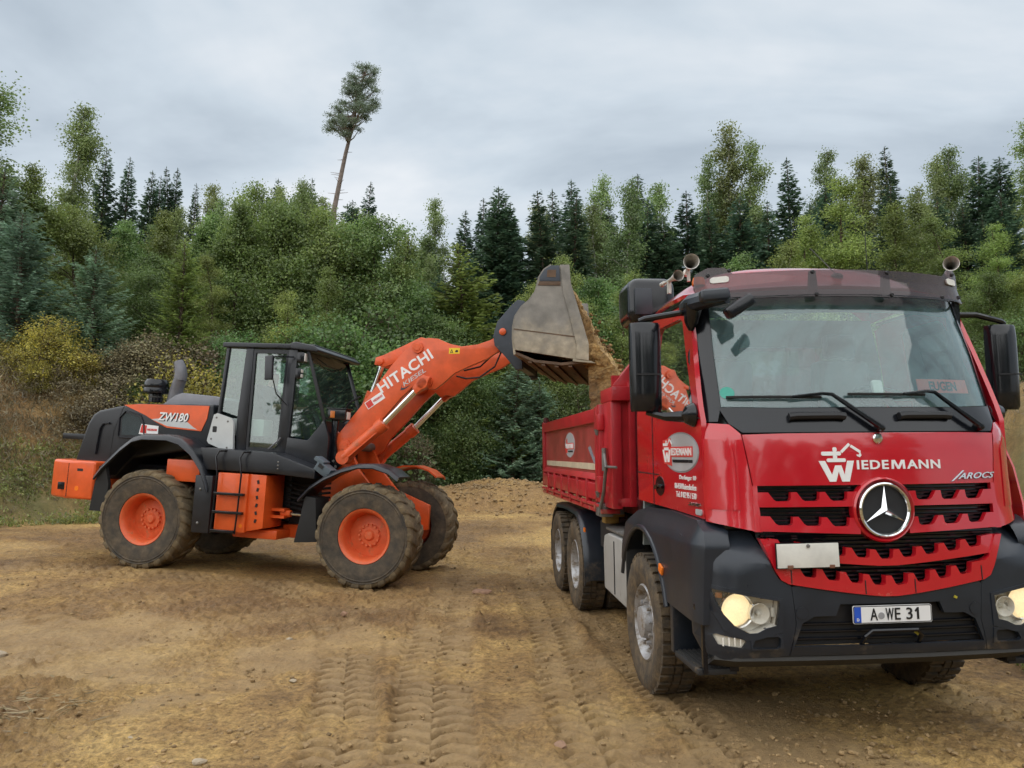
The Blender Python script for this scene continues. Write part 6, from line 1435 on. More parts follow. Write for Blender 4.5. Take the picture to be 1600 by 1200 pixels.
# ---- cab
cb = MB(); cb.bb(.80, 2.30, -.78, .78, 3.345, 3.42); cb.prism([(1.92, 3.345), (2.36, 3.30), (2.38, 3.335), (2.30, 3.40), (2.0, 3.45), (1.92, 3.43)], -.80, .80, 'y'); cb = cb.ob('cab_roof', O_DARK, loader, .025, seg=3)
low = [(.76, 1.82), (1.16, 1.80), (1.95, 1.80), (1.97, 2.03), (2.29, 2.00), (2.53, 2.30), (2.60, 2.02), (2.60, 1.58), (1.95, 1.74), (.76, 1.74)]
for s in (-1, 1): lp([(1.95, 1.78), (1.97, 2.03), (2.29, 2.00), (2.53, 2.31), (2.62, 2.05), (2.62, 1.58)], s * .76, s * .70, 'cab_lower_panel', O_DARK, loader, .012)
b = MB(); b.bb(.84, 2.3, -.70, .70, 1.78, 1.86); b.prism([(2.28, 1.86), (2.52, 2.30), (2.60, 2.05), (2.60, 1.6), (2.28, 1.7)], -.70, .70, 'y'); b.ob('cab_floor', O_DARK, loader)
pil = {'rear': [(.85, 3.34), (.90, 3.34), (.84, 2.35), (.80, 1.82), (.76, 1.82), (.79, 2.35)], 'middle': [(1.18, 3.34), (1.30, 3.34), (1.30, 1.80), (1.14, 1.80), (1.12, 2.3)], 'front': [(1.88, 3.34), (2.02, 3.34), (1.99, 2.03), (1.97, 1.80), (1.84, 1.80)], 'screen': [(2.15, 3.34), (2.20, 3.34), (2.54, 2.32), (2.50, 2.28)]}
for s in (-1, 1):
    for nm in pil:
        if nm == 'screen': continue
        lp(pil[nm], s * .745, s * .68, 'cab_pillar', O_DARK, loader, .012)
    lp(pil['screen'], s * .735, s * .715, 'glass_joint', R_INK if s < 0 else O_DARK, loader, .003)
    sf = (lambda s: lambda x, z, o: (x, s * (.715 + o), z))(s)
    skin('rear_side_window', [(.88, 3.33), (1.20, 3.33), (1.14, 2.30), (.82, 2.38)], sf, .005, G_CAB, loader, (), .5)
    dr = skin('cab_door', [(1.30, 1.81), (1.86, 1.81), (1.90, 3.33), (1.30, 3.33)], lambda x, z, o, s=s: (x, s * (.735 + o), z), .03, O_DARK, loader, [[(1.34, 1.86), (1.80, 1.86), (1.84, 3.27), (1.34, 3.27)]], .5)
    skin('door_glass', [(1.33, 1.85), (1.81, 1.85), (1.85, 3.28), (1.33, 3.28)], sf, .005, G_CAB, dr, (), .5)
    b = MB(); b.tube([(1.70, s * .80, 1.84), (1.86, s * .80, 1.98), (1.88, s * .79, 2.02)], .012, 6); b.ob('door_grab_rail', O_PIPE, dr)
    skin('front_side_window', [(2.02, 3.30), (2.16, 3.30), (2.51, 2.30), (2.28, 2.02), (2.00, 2.05)], sf, .005, G_CAB, loader, (), .5)
fs = lambda y, t, o: (lerp(2.52, 2.17, t) + o, y, lerp(2.30, 3.33, t))
skin('windscreen', [(-.715, 0), (.715, 0), (.715, 1), (-.715, 1)], fs, .006, glass_mat('loader_screen_glass', (0.75, 0.86, 0.82), 0.02, (0.4, 0.5, 0.5), 3.2), loader, (), .5)
MB().bb(.86, .90, -.68, .68, 1.86, 2.30).ob('cab_rear_panel', O_DARK, loader)
skin('rear_window', [(-.68, 2.28), (.68, 2.28), (.68, 3.33), (-.68, 3.33)], lambda y, z, o: (.86 - o + .03 * (z - 2.3), y, z), .005, G_CAB, loader, (), .7)
wp_ = skin('light_side_panel', [(.77, 2.31), (.82, 2.335), (1.06, 2.27), (1.10, 2.22), (1.13, 1.80), (1.10, 1.775), (1.02, 1.775), (.72, 1.88), (.69, 1.92)], side_pl(-.80), .05, O_LIGHT, loader, (), .3)
for x, z in ((.82, 2.27), (1.01, 2.22), (.76, 1.95), (1.03, 1.83)): b = MB(); b.lathe([(0, -.006), (.014, -.005), (.016, .002)], (x, -.80, z), 'y', 10); b.ob('panel_bolt', R_STEEL, wp_)
decal('panel_latch', rrect(.77, .84, 2.05, 2.14, .015), side_pl(-.80), R_INK, wp_, 0, .003)
# inside the cab
b = MB(); b.bb(1.05, 1.52, -.26, .26, 2.10, 2.25); b.ob('seat', R_SEAT, loader, .05)
MB().bb(.98, 1.12, -.25, .25, 2.22, 2.85).ob('seat_back', R_SEAT, loader, .05)
MB().bb(1.1, 1.3, -.2, .2, 1.86, 2.1).ob('seat_base', R_BLACK, loader, .02)
b = MB(); b.tube([(2.25, 0, 1.86), (2.05, 0, 2.35), (1.98, 0, 2.48)], [.07, .05, .03], 10); b.ob('steering_column', R_BLACK, loader)
b = MB(); b.lathe([(.19, -.014), (.204, 0), (.19, .014), (.176, 0), (.19, -.014)], (0, 0, 0), 'z', 24); b.box((0, 0, 0), (.36, .04, .02)); b.ob('steering_wheel', R_BLACK, loader, loc=(1.97, 0, 2.50), rot=(0, rad(-28), 0))
MB().bb(1.05, 1.6, .34, .56, 1.86, 2.42).ob('control_console', R_BLACK, loader, .03)
MB().bb(.95, 1.5, -.62, -.34, 2.02, 2.28).ob('armrest_console', O_LIGHT, loader, .03)
# cab lamps and mirrors
for s in (-1, 1):
    b = MB(); b.box((2.10, s * .74, 3.22), (.12, .12, .15)); wl_ = b.ob('work_lamp', R_BLACK, loader, .02)
    MB().box((2.165, s * .745, 3.22), (.012, .10, .12)).ob('lamp_glass', R_BOARD, wl_, .004)
    b = MB(); b.box((2.08, s * .76, 2.98), (.09, .09, .15)); wl_ = b.ob('work_lamp', R_BLACK, loader, .015)
    for z in (2.945, 3.015): MB().box((2.128, s * .765, z), (.012, .065, .05)).ob('lamp_glass', R_BOARD, wl_, .004)
    b = MB(); b.box((1.70, s * .96, 3.03), (.14, .05, .36), (0, rad(-4), rad(12 * s))); mr_ = b.ob('wing_mirror', O_DARK, loader, .02, seg=3)
    b = MB(); b.tube([(1.98, s * .77, 3.22), (1.86, s * .90, 3.21), (1.76, s * .96, 3.2), (1.75, s * .96, 3.05)], .012, 6); b.tube([(1.76, s * .93, 2.86), (1.80, s * .88, 2.66), (1.93, s * .77, 2.50)], .010, 6); b.ob('mirror_arm', R_BLACK, mr_)
b = MB(); b.tube([(2.24, -.55, 3.24), (2.27, -.2, 3.16), (2.28, .15, 3.14), (2.25, .35, 3.20)], .010, 6); b.ob('wiper', R_BLACK, loader)

# operator on the seat, seen through the cab glass
def operator():
    J = {'pel': ((1.28, 0, 2.34), .15), 'bel': ((1.24, 0, 2.50), .145), 'chest': ((1.22, 0, 2.68), .155), 'neck': ((1.24, 0, 2.84), .06), 'head': ((1.27, 0, 2.95), .09), 'top': ((1.27, 0, 3.06), .075)}
    E_ = [('pel', 'bel'), ('bel', 'chest'), ('chest', 'neck'), ('neck', 'head'), ('head', 'top')]
    for s, n in ((-1, 'l'), (1, 'r')):
        J.update({n + 'sh': ((1.22, s * .19, 2.73), .075), n + 'el': ((1.40, s * .29, 2.50), .052), n + 'wr': ((1.70, s * .22, 2.50), .036), n + 'ha': ((1.80, s * .19, 2.52), .04), n + 'hip': ((1.34, s * .11, 2.33), .10), n + 'kn': ((1.76, s * .16, 2.36), .075), n + 'an': ((1.86, s * .16, 1.96), .05), n + 'to': ((2.02, s * .17, 1.91), .04)})
        E_ += [('chest', n + 'sh'), (n + 'sh', n + 'el'), (n + 'el', n + 'wr'), (n + 'wr', n + 'ha'), ('pel', n + 'hip'), (n + 'hip', n + 'kn'), (n + 'kn', n + 'an'), (n + 'an', n + 'to')]
    k = list(J); me = bpy.data.meshes.new('person'); me.from_pydata([J[q][0] for q in k], [(k.index(a), k.index(c)) for a, c in E_], [])
    o = bpy.data.objects.new('person_source', me); COL.objects.link(o)
    md = o.modifiers.new('skin', 'SKIN'); sv = me.skin_vertices[0].data
    for i, q in enumerate(k): sv[i].radius = (J[q][1], J[q][1]); sv[i].use_root = (q == 'pel')
    sb = o.modifiers.new('sub', 'SUBSURF'); sb.levels = 2; sb.render_levels = 2
    bpy.context.view_layer.update(); m2 = bpy.data.meshes.new_from_object(o.evaluated_get(bpy.context.evaluated_depsgraph_get())); bpy.data.objects.remove(o)
    cl, sk_, hr = mat('dark_work_clothes', (.03, .04, .06), .9, var=.2), mat('skin', (.46, .25, .17), .6, var=.08), mat('hair_brown', (.05, .035, .025), .8)
    for q in (cl, sk_, hr): m2.materials.append(q)
    for p in m2.polygons:
        c = p.center; p.use_smooth = True
        p.material_index = 2 if (c.z > 3.02 or (c.z > 2.94 and c.x < 1.24)) else 1 if (c.z > 2.83 or (c.x > 1.45 and 2.43 < c.z < 2.6 and abs(c.y) > .1)) else 0
    p = link('person', m2); p.matrix_world = LDM
    tag(p, 'person in dark work clothes at the controls inside the loader cab', 'person')
operator()

# ---- articulation and front frame
b = MB(); b.bb(1.9, 2.75, -.42, .42, .72, 1.55); b.ob('articulation_joint', R_FRAME, loader, .03)
for k in range(7):
    z = .95 + k * .07; b = MB(); b.tube([(1.9, -.5, z), (2.2, -.56 - .02 * (k % 3), z - .04), (2.6, -.5, z + .02)], .018, 6); b.ob('hydraulic_hose', R_RUB, loader)
for s in (-1, 1):
    b = MB(); b.bb(1.88, 2.08, s * .88, s * .72, .96, 1.0); b.bb(1.88, 2.08, s * .88, s * .72, .86, .90); b.tube([(2.0, s * .80, .93), (2.15, s * .80, .93)], .05, 10); sc_ = b.ob('steering_cylinder', O_OR, loader)
    b = MB(); b.tube([(2.1, s * .80, .93), (2.62, s * .78, .91)], .022, 10); b.ob('piston_rod', R_CHROME, sc_)
b = MB(); b.prism([(1.88, .55), (3.5, .55), (3.8, .72), (3.5, .82), (1.88, .74)], -.5, .5, 'y'); b.ob('lower_frame', O_OR, loader, .02)
tow = [(2.46, 2.13), (2.62, 2.16), (2.78, 2.06), (3.02, 1.60), (3.30, 1.30), (3.85, 1.10), (3.85, .72), (3.3, .60), (2.5, .75), (2.44, 1.45)]
for s in (-1, 1):
    tw_ = lp(tow, s * .50, s * .42, 'tower_plate', O_OR, loader, .012)
    for x, z in ((2.52, 2.06), (2.52, 1.98), (2.50, 1.90), (2.50, 1.82), (2.49, 1.72), (2.85, 1.82), (2.88, 1.76), (2.92, 1.70)):
        b = MB(); b.lathe([(0, -s * -.016), (.017, s * .014), (.02, 0)], (x, s * .50, z), 'y', 6); b.ob('tower_bolt', O_OR, tw_)
    b = MB(); b.prism([(2.58, 2.36), (2.68, 2.36), (2.67, 2.0), (2.72, 1.72), (2.78, 1.66), (2.70, 1.58), (2.60, 1.64), (2.60, 2.0)], s * .62, s * .56, 'y'); ps_ = b.ob('lamp_post', R_BLACK, loader, .01)
    b = MB(); b.box((2.70, s * .62, 2.40), (.28, .20, .15)); b.ob('front_lamp', R_BLACK, ps_, .02)
    MB().box((2.845, s * .62, 2.39), (.012, .12, .11)).ob('lamp_glass', R_BOARD, ps_, .004)
    MB().box((2.64, s * .725, 2.40), (.07, .012, .10)).ob('indicator_lamp', mat('indicator_orange', (.45, .13, .02), .3), ps_, .004)
    MB().box((2.70, s * .62, 2.485), (.32, .22, .015)).ob('lamp_cover', R_BLACK, ps_, .004)
    for x, z in ((2.66, 1.72), (2.70, 1.64)): b = MB(); b.lathe([(0, 0), (.02, 0), (.022, .02)] if s < 0 else [(0, .02), (.02, .02), (.022, 0)], (x, s * .63, z), 'y', 8); b.ob('post_bolt', R_STEEL, ps_)
    path = [(2.44, 1.18), (2.60, 1.36), (2.80, 1.50), (3.05, 1.62), (3.28, 1.69), (3.50, 1.70), (3.72, 1.64), (3.86, 1.54)]
    b = MB(); b.sheet([[(x, s * y, z + dz) for x, z in path] for y, dz in ((.68, .0), (1.12, 0), (1.17, -.015), (1.19, -.05))], .025); fm = b.ob('front_mudguard', O_DARK if s < 0 else O_OR, loader, smooth=60)
    b = MB(); b.prism([(2.40, .57), (2.74, .60), (2.68, 1.20), (2.52, 1.22)], s * 1.16, s * .72, 'y'); b.ob('mud_flap', R_RUB, fm, .01)
    b = MB(); b.box((2.72, s * 1.0, 1.60), (.24, .22, .14), (0, rad(32), 0)); b.box((2.66, s * 1.0, 1.72), (.16, .22, .06), (0, rad(32), 0)); b.ob('access_step', mat('step_grey', (.075, .10, .12), .55), fm, .012)
    MB().box((2.70, s * 1.115, 1.645), (.08, .01, .05), (0, rad(32), 0)).ob('step_hole', R_INK, fm)

# ---- boom
boom = [(2.60, 1.98), (2.66, 2.10), (2.98, 2.52), (3.25, 2.90), (3.42, 3.15), (3.60, 3.37), (3.78, 3.52), (3.97, 3.59), (4.12, 3.58), (4.30, 3.51), (4.48, 3.475), (4.72, 3.51), (4.90, 3.575), (5.02, 3.65), (5.06, 3.75), (5.13, 3.77), (5.19, 3.70), (5.16, 3.58), (5.08, 3.45), (4.87, 3.30), (4.64, 3.20), (4.40, 3.08), (4.24, 2.93), (4.12, 2.83), (3.98, 2.84), (3.90, 2.80), (3.80, 2.88), (3.62, 2.70), (3.39, 2.42), (3.10, 2.10), (3.00, 1.90), (2.86, 1.80), (2.68, 1.84)]
lift = [0, 0]
for s in (-1, 1):
    bp_ = lp(boom, s * .56, s * .48, 'boom_arm', O_BOOM, loader, .012)
    for (x, z, r_) in ((3.82, 3.44, .085), (4.0, 2.94, .085), (5.11, 3.68, .06), (2.80, 1.95, .09)):
        b = MB(); b.lathe([(0, -.03), (r_ * .55, -.03), (r_ * .6, -.02), (r_, -.018), (r_, .02)] if s < 0 else [(0, .03), (r_ * .6, .03), (r_, .018), (r_, -.02)], (x, s * .57, z), 'y', 20); b.ob('pin_boss', O_BOOM, bp_)
    if s < 0:
        ang = math.atan2(3.31 - 2.75, 4.085 - 3.31)
        ca, sa = math.cos(ang), math.sin(ang)
        bs = lambda a, c, o: (3.315 + a * ca - c * sa, -.56 - o, 2.745 + a * sa + c * ca)
        lettering('lettering', 'HITACHI', .0, .94, .0, .165, bs, R_WHITE, bp_, .003, .022, space=1.05)
        lettering('dealer_lettering', 'KIESEL', .34, .74, -.105, -.04, bs, O_LIGHT, bp_, .003, .01, .2)
        decal('dealer_swoosh', [(.26, -.12), (.32, -.145), (.45, -.135), (.34, -.125), (.30, -.10), (.33, -.06)], bs, O_COUP, bp_, .003, .001)
        decal('company_sticker', [(-.30, -.085), (.01, -.085), (.01, .03), (-.30, .03)], bs, R_WHITE, bp_, .003, .001)
        decal('sticker_mark', [(-.29, -.075), (-.19, -.075), (-.19, .02), (-.29, .02)], bs, R_SIGNRED, bp_, .005, .001)
        lettering('lettering', 'WIEDEMANN', -.175, -.01, -.045, -.01, bs, R_SIGNRED, bp_, .005, .02)
        ws_ = lambda a, c, o: (a, -.56 - o, c)
        decal('warning_sticker', [(4.30, 3.36), (4.46, 3.365), (4.46, 3.45), (4.30, 3.445)], ws_, O_WARN, bp_, .003, .001)
        decal('warning_triangle', [(4.315, 3.375), (4.365, 3.377), (4.34, 3.43)], ws_, R_INK, bp_, .005, .001, [[(4.328, 3.383), (4.353, 3.384), (4.34, 3.412)]])
        decal('warning_mark', [(4.39, 3.385), (4.44, 3.387), (4.43, 3.42), (4.40, 3.415)], ws_, R_INK, bp_, .005, .001)
    # lift cylinder
    b = MB(); b.tube([(2.86, s * .70, 1.78), (3.40, s * .70, 2.27)], .088, 18); b.tube([(3.34, s * .70, 2.215), (3.44, s * .70, 2.305)], .102, 18); b.lathe([(0, -.08), (.10, -.08), (.10, .08), (0, .08)], (2.86, s * .70, 1.78), 'y', 16); lc = b.ob('lift_cylinder', O_BOOM, loader)
    b = MB(); b.tube([(3.42, s * .70, 2.29), (3.97, s * .70, 2.89)], .042, 14); b.ob('piston_rod', R_CHROME, lc)
    b = MB(); b.lathe([(0, -.06), (.085, -.06), (.085, .06), (0, .06)], (3.98, s * .70, 2.90), 'y', 18); b.prism([(3.84, 2.83), (3.90, 2.74), (4.04, 2.86), (4.10, 2.99), (3.98, 3.02)], s * .76, s * .64, 'y'); b.ob('rod_eye', O_BOOM, lc, .01)
    b = MB(); b.tube([(2.95, s * .78, 1.79), (3.30, s * .80, 2.10)], .014, 6); b.tube([(3.30, s * .80, 2.10), (3.42, s * .72, 2.24)], .014, 6); b.ob('hydraulic_pipe', O_BOOM, lc)
b = MB(); b.tube([(3.55, -.5, 3.0), (3.55, .5, 3.0)], .17, 20); b.ob('boom_cross_tube', O_BOOM, loader)
b = MB(); b.tube([(2.80, -.5, 1.95), (2.80, .5, 1.95)], .07, 14); b.ob('boom_pivot', R_STEEL, loader)
for s in (-1, 1):
    crk = [(3.00, 3.22), (3.02, 3.33), (3.14, 3.37), (3.45, 3.52), (3.72, 3.66), (3.92, 3.62), (3.96, 3.48), (3.80, 3.36), (3.50, 3.30), (3.14, 3.18)]
    ck = lp(crk, s * .16, s * .10, 'bell_crank', O_BOOM, loader, .012)
    for x, z, r_ in ((3.09, 3.27, .06), (3.82, 3.50, .085)): b = MB(); b.lathe([(0, -s * -.03), (r_ * .6, s * .03), (r_, s * .02), (r_, -s * .01)], (x, s * .165, z), 'y', 18); b.ob('pin_boss', O_BOOM, ck)
b = MB(); b.tube([(2.72, 0, 2.02), (2.95, 0, 2.80)], .095, 16); tc_ = b.ob('tilt_cylinder', O_BOOM, loader)
b = MB(); b.tube([(2.94, 0, 2.78), (3.08, 0, 3.26)], .045, 14); b.ob('piston_rod', R_CHROME, tc_)
b = MB(); b.tube([(3.88, 0, 3.42), (4.5, 0, 3.36), (5.10, 0, 3.60)], [.05, .06, .05], 12); b.ob('push_link', O_BOOM, loader)
b = MB(); b.tube([(4.40, -.44, 3.05), (4.55, -.44, 3.02), (4.75, -.46, 3.04), (4.98, -.5, 3.20), (5.08, -.5, 3.46)], .013, 6); b.ob('hydraulic_hose', R_RUB, loader)
b = MB(); b.tube([(4.50, -.40, 3.14), (4.75, -.44, 3.20), (4.92, -.47, 3.36)], .013, 6); b.ob('hydraulic_hose', R_RUB, loader)
b = MB(); b.tube([(2.60, -.3, 2.42), (2.72, -.34, 2.60), (2.92, -.40, 2.70)], .016, 6); b.ob('hydraulic_hose', R_RUB, loader)
# quick coupler
cp_ = [(5.30, 4.15), (5.22, 4.08), (5.02, 3.83), (4.97, 3.62), (5.00, 3.48), (5.16, 3.33), (5.33, 3.14), (5.42, 3.16), (5.40, 3.34), (5.41, 3.65), (5.42, 3.80), (5.46, 3.95), (5.40, 4.13)]
cpl = None
for s in (-1, 1):
    q = lp(cp_, s * .68, s * .58, 'coupler_plate', O_COUP, loader, .012)
    for x, z, r_ in ((5.11, 3.68, .05), (5.34, 3.97, .04), (5.33, 3.40, .035)): b = MB(); b.lathe([(0, -s * -.03), (r_ * .5, s * .03), (r_, s * .015), (r_, -s * .01)], (x, s * .685, z), 'y', 16); b.ob('coupler_pin', O_BOOM if r_ > .045 else O_COUP, q)
b = MB(); b.bb(5.28, 5.40, -.6, .6, 3.2, 3.34); b.bb(5.28, 5.42, -.6, .6, 3.95, 4.1); b.bb(5.30, 5.38, -.35, .35, 3.3, 4.0); b.ob('coupler_beam', O_COUP, loader, .015)
# bucket
side = [(5.70, 4.34), (5.76, 4.44), (5.85, 4.50), (6.09, 4.50), (6.10, 4.40), (6.12, 4.26), (6.18, 4.06), (6.25, 3.88), (6.33, 3.64), (6.395, 3.45), (6.405, 3.22), (5.42, 3.345), (5.385, 3.50), (5.38, 3.66), (5.40, 3.80), (5.48, 3.93), (5.58, 4.02), (5.66, 4.14)]
bk = None
for s in (-1, 1):
    o = lp(side, s * 1.25, s * 1.215, 'bucket_side', O_BUCKET, loader, .006)
    strip = [(5.97, 4.505), (6.095, 4.505), (6.125, 4.26), (6.255, 3.88), (6.40, 3.45), (6.41, 3.225), (6.24, 3.245), (6.245, 3.42), (6.15, 3.75), (6.03, 4.12)]
    lp(strip, s * 1.272, s * 1.252, 'side_cutter', O_BUCKET, o, .005)
    pc = [(5.70, 4.34), (5.76, 4.44), (5.85, 4.498), (5.955, 4.498), (5.985, 4.28), (5.70, 4.28)]
    lp(pc, s * 1.262, s * 1.252, 'corner_plate', O_COUP, o, .004)
    lp([(5.70, 4.28), (5.985, 4.28), (5.99, 4.225), (5.68, 4.225)], s * 1.260, s * 1.252, 'wear_strip', O_BKDARK, o, .003)
    b = MB(); b.box((5.86, s * 1.264, 4.385), (.12, .004, .10)); b.ob('plate_rust', O_BKDARK, o)
    b = MB(); b.prism([(5.385, 3.62), (5.385, 3.632), (6.22, 3.545), (6.22, 3.533)], s * 1.256, s * 1.25, 'y'); b.ob('weld_seam', O_BKDARK, o)
back = [(6.41, 3.205), (6.05, 3.16), (5.68, 3.19), (5.42, 3.29), (5.385, 3.50), (5.38, 3.66), (5.40, 3.80), (5.48, 3.93), (5.58, 4.02), (5.66, 4.14), (5.70, 4.34), (5.76, 4.44), (5.85, 4.50)]
b = MB(); b.sheet([[(x, y, z) for x, z in back[:4]] for y in np.linspace(-1.213, 1.213, 9)], .035); b.ob('bucket_floor', O_BKDARK, loader, smooth=50)
b = MB(); b.sheet([[(x, y, z) for x, z in back[3:]] for y in np.linspace(-1.213, 1.213, 9)], -.03); b.ob('bucket_back', O_BUCKET, loader, smooth=50)
for x in (5.62, 5.80, 5.98, 6.16): b = MB(); zz = curve([(5.42, 3.29), (5.68, 3.19), (6.05, 3.16), (6.41, 3.205)], x); b.box((x, 0, zz - .022), (.05, 2.40, .022), (0, rad(2), 0)); b.ob('wear_strip', O_BKDARK, loader, .004)
b = MB(); b.prism([(6.20, 3.21), (6.20, 3.245), (6.44, 3.22), (6.50, 3.195)], -1.26, 1.26, 'y'); b.ob('cutting_edge', O_BUCKET, loader, .004)

# ================================================================== soil: load, fall, clods, stones
def lumpy(name, rings, label, cat, seed, amp, sub=1, material=None):
    """closed skin through rings of points, roughened with noise"""
    rng = np.random.RandomState(seed); n = len(rings[0]); m = len(rings)
    V = np.array([p for r in rings for p in r], float)
    F = [(i * n + k, i * n + (k + 1) % n, (i + 1) * n + (k + 1) % n, (i + 1) * n + k) for i in range(m - 1) for k in range(n)] + [tuple(reversed(range(n))), tuple((m - 1) * n + k for k in range(n))]
    me = bpy.data.meshes.new(name); me.from_pydata([tuple(p) for p in V], [], F)
    bm = bmesh.new(); bm.from_mesh(me); bmesh.ops.triangulate(bm, faces=bm.faces); bmesh.ops.subdivide_edges(bm, edges=bm.edges, cuts=3, use_grid_fill=True); bmesh.ops.subdivide_edges(bm, edges=bm.edges, cuts=1, use_grid_fill=True)
    bm.normal_update(); P = np.array([v.co[:] for v in bm.verts]); N_ = np.array([v.normal[:] for v in bm.verts])
    d = amp * (fbm(P[:, 0] + P[:, 1] * .7, P[:, 2] - P[:, 1] * .5, 3.1, 5, .65) * 1.2 + .6 * np.abs(fbm(P[:, 0] - P[:, 2], P[:, 1] + 3, 9, 3)))
    P = P + N_ * d[:, None]
    for v, p in zip(bm.verts, P): v.co = p
    bm.to_mesh(me); bm.free(); me.polygons.foreach_set('use_smooth', np.zeros(len(me.polygons), bool)); me.materials.append(material or M_HEAP)
    return me
prof = [(5.75, 4.05), (6.05, 4.28), (6.16, 4.14), (6.27, 3.90), (6.42, 3.62), (6.58, 3.38), (6.78, 3.16), (6.95, 2.96), (7.02, 2.70), (7.05, 2.1), (6.75, 1.8), (6.52, 2.1), (6.46, 2.6), (6.44, 3.0), (6.42, 3.20), (6.3, 3.26), (5.9, 3.33), (5.55, 3.4), (5.45, 3.7)]
rings = []
for y in np.linspace(-1.18, 1.18, 9):
    e_ = 1 - .15 * abs(y / 1.18) ** 3
    rings.append([(lerp(6.35, x, e_ if x > 6.45 else 1) if x > 6.3 else x, y * (1 if z > 3.2 else .92), z) for x, z in prof])
fs_ = link('soil', lumpy('soil', rings, '', '', 4, .16)); fs_.matrix_world = LDM
tag(fs_, 'loose brown soil sliding out of the bucket into the tipper body', 'soil', None, 'stuff')
# soil lying in the tipper body
def load_mesh():
    xs = np.linspace(-1.14, 1.14, 60); ys = np.linspace(2.75, 7.25, 110); X, Y = np.meshgrid(xs, ys)
    Z = 1.75 + .42 * np.exp(-((Y - 5.4) / 1.3) ** 2 - ((X + .5) / .8) ** 2) + .18 * fbm(X, Y, 2.2, 5, .6)
    i = np.arange(X.size).reshape(X.shape); Q = np.stack([i[:-1, :-1], i[:-1, 1:], i[1:, 1:], i[1:, :-1]], -1).reshape(-1, 4)
    return fast_mesh('soil_load', np.c_[X.ravel(), Y.ravel(), Z.ravel()], Q, M_HEAP, False)
sl = link('soil_load', load_mesh()); sl.matrix_world = TRM
tag(sl, 'soil already lying in the tipper body', 'soil', None, 'stuff')
def rock_mesh(seed, sub=2):
    bm = bmesh.new(); bmesh.ops.create_icosphere(bm, subdivisions=sub, radius=1); P = np.array([v.co[:] for v in bm.verts]); rng = np.random.RandomState(seed)
    for k in range(7):
        d = unit(rng.normal(size=(1, 3)))[0]; c = rng.uniform(.55, .85); t = P @ d; P = P - np.outer(np.maximum(t - c, 0), d)
    P *= rng.uniform(.75, 1.2, 3)
    return P, np.array([[v.index for v in f.verts] for f in bm.faces])
ROCKS = [rock_mesh(s, 1) for s in range(6)]
def clods(name, label, n, pos, size, material, seed, floor=False):
    rng = np.random.RandomState(seed); VV, FF = [], []; o = 0
    PP = np.array([pos(rng) for k in range(n)])
    if floor:
        x, y = PP[:, 0], PP[:, 1]; keep = (bank_s(x, y) < 0) & (fbm(x + 50, y, .28, 3) > rng.uniform(-.35, .1, n)); PP = PP[keep]; PP[:, 2] = terrain(PP[:, 0], PP[:, 1])
    for p in PP:
        V, F = ROCKS[rng.randint(6)]; s = size[0] * (size[1] / size[0]) ** (rng.rand() ** 2.2); a = rng.rand() * 6.28
        Rm = np.array([[math.cos(a), -math.sin(a), 0], [math.sin(a), math.cos(a), 0], [0, 0, .7]]); VV.append(V @ Rm.T * s + p + np.array([0, 0, .2 * s])); FF.append(F + o); o += len(V)
    return tag(link(name, fast_mesh(name, np.concatenate(VV), np.concatenate(FF), material)), label, 'soil', None, 'stuff')
def gpos(rng):
    a = rad(rng.uniform(-38, 38)); r = 3.8 * (26 / 3.8) ** (rng.rand() ** 1.4); x, y = r * math.sin(a), r * math.cos(a)
    return np.array([x, y, 0])
clods('clods', 'crumbled soil clods strewn over the pit floor', 15000, gpos, (.005, .030), mat('clod_soil', (.27, .18, .085), .95, var=.5, vscale=3, bump=.4, bscale=40), 9, True)
def hpos(rng):
    x, y = rng.normal(.1, 2.4), rng.normal(22.2, 1.2); return np.array([x, y, tz(x, y) + .02])
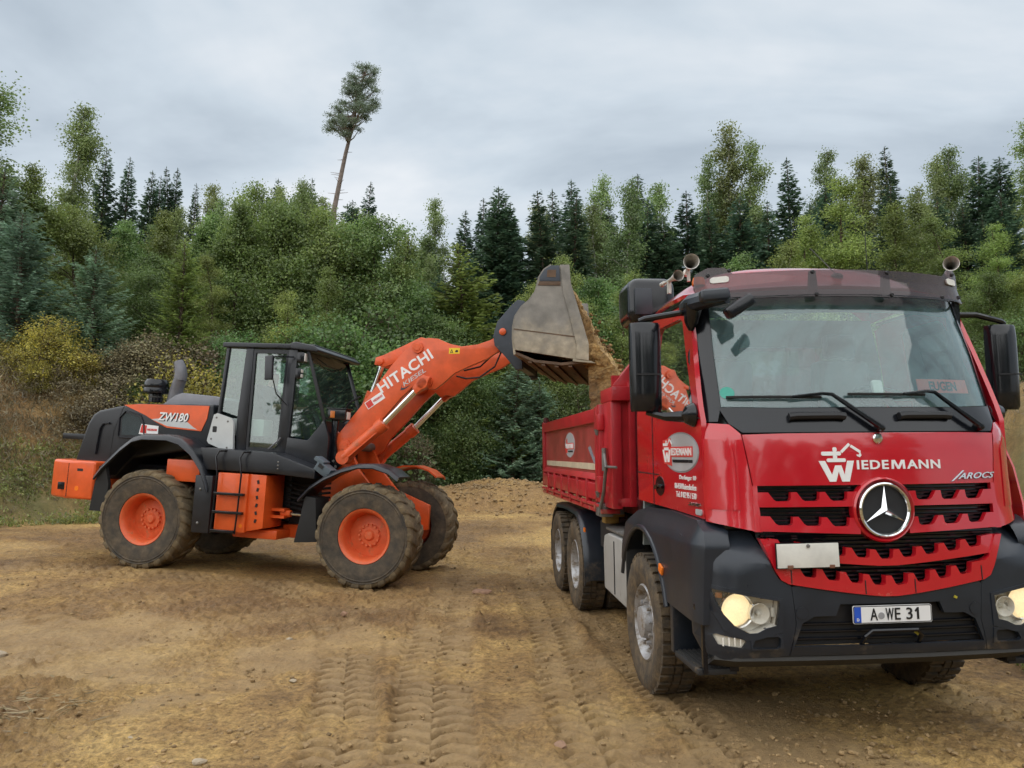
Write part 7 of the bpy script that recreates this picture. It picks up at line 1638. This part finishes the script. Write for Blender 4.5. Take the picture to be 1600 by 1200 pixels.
clods('clods', 'coarse clods on the soil heap at the back', 2200, hpos, (.012, .075), mat('heap_clods', (.27, .185, .095), .95, var=.3, vscale=3), 10)
def fpos(rng):
    k = rng.rand(); z = lerp(4.0, 2.2, k ** .8); xe = curve([(2.2, 7.0), (2.7, 7.05), (2.96, 6.98), (3.38, 6.62), (3.9, 6.3), (4.1, 6.2)], z)
    p = LDM @ Vector((xe + rng.normal(-.03, .07), rng.uniform(-1.1, 1.1), z)); return np.array(p[:])
clods('clods', 'clods tumbling out of the bucket', 900, fpos, (.012, .055), M_HEAP, 12)
M_STONE = mat('pale_stone', (.36, .29, .20), .85, var=.2, vscale=9, bump=.3, bscale=30)
M_STONE2 = mat('reddish_stone', (.27, .16, .10), .85, var=.2, vscale=9, bump=.3, bscale=30)
STONES = [(755, 928, 17, 'reddish flat stone on the track between loader and truck', 1, .5), (872, 1146, 18, 'flat ochre stone near the lower edge, right of the tyre tracks', 1, .45), (775, 1154, 8, 'small brown stone between the tyre tracks and the flat ochre stone', 1, .7), (334, 1166, 11, 'pale rounded stone at the lower edge, left of the tyre tracks', 0, .6), (354, 1181, 9, 'pale angular stone just below the rounded one', 0, .7),
          (472, 1124, 9, 'pale stone beside the left tyre track', 0, .5), (232, 1132, 9, 'thin pale stone chip on the rough soil at the lower left', 0, .35), (470, 1052, 7, 'small pale stone on the rough soil in front of the loader', 0, .5), (462, 998, 7, 'small pale stone nearest to the loader front wheel', 0, .5), (20, 1027, 22, 'flat grey stone slab at the left edge of the ground', 0, .3), (545, 962, 8, 'dark clod-like stone in front of the loader front wheel', 1, .5), (975, 1180, 7, 'small stone at the lower edge in front of the truck', 0, .5)]
for i, (px, py, r_, lb, m_, fl) in enumerate(STONES):
    D_ = 1.8 / ((py - 722) / 1202); x, y = col(px) * D_, D_ * .995
    V, F = rock_mesh(40 + i, 2); s = r_ * D_ / 1202
    o = link('stone', fast_mesh('stone', V * np.array([1, .8, fl]) * s, F, (M_STONE, M_STONE2)[m_], False), None, (x, y, tz(x, y) + .3 * s * fl), (0, 0, i * 1.3)); tag(o, lb, 'stone', 'stones on the pit floor')
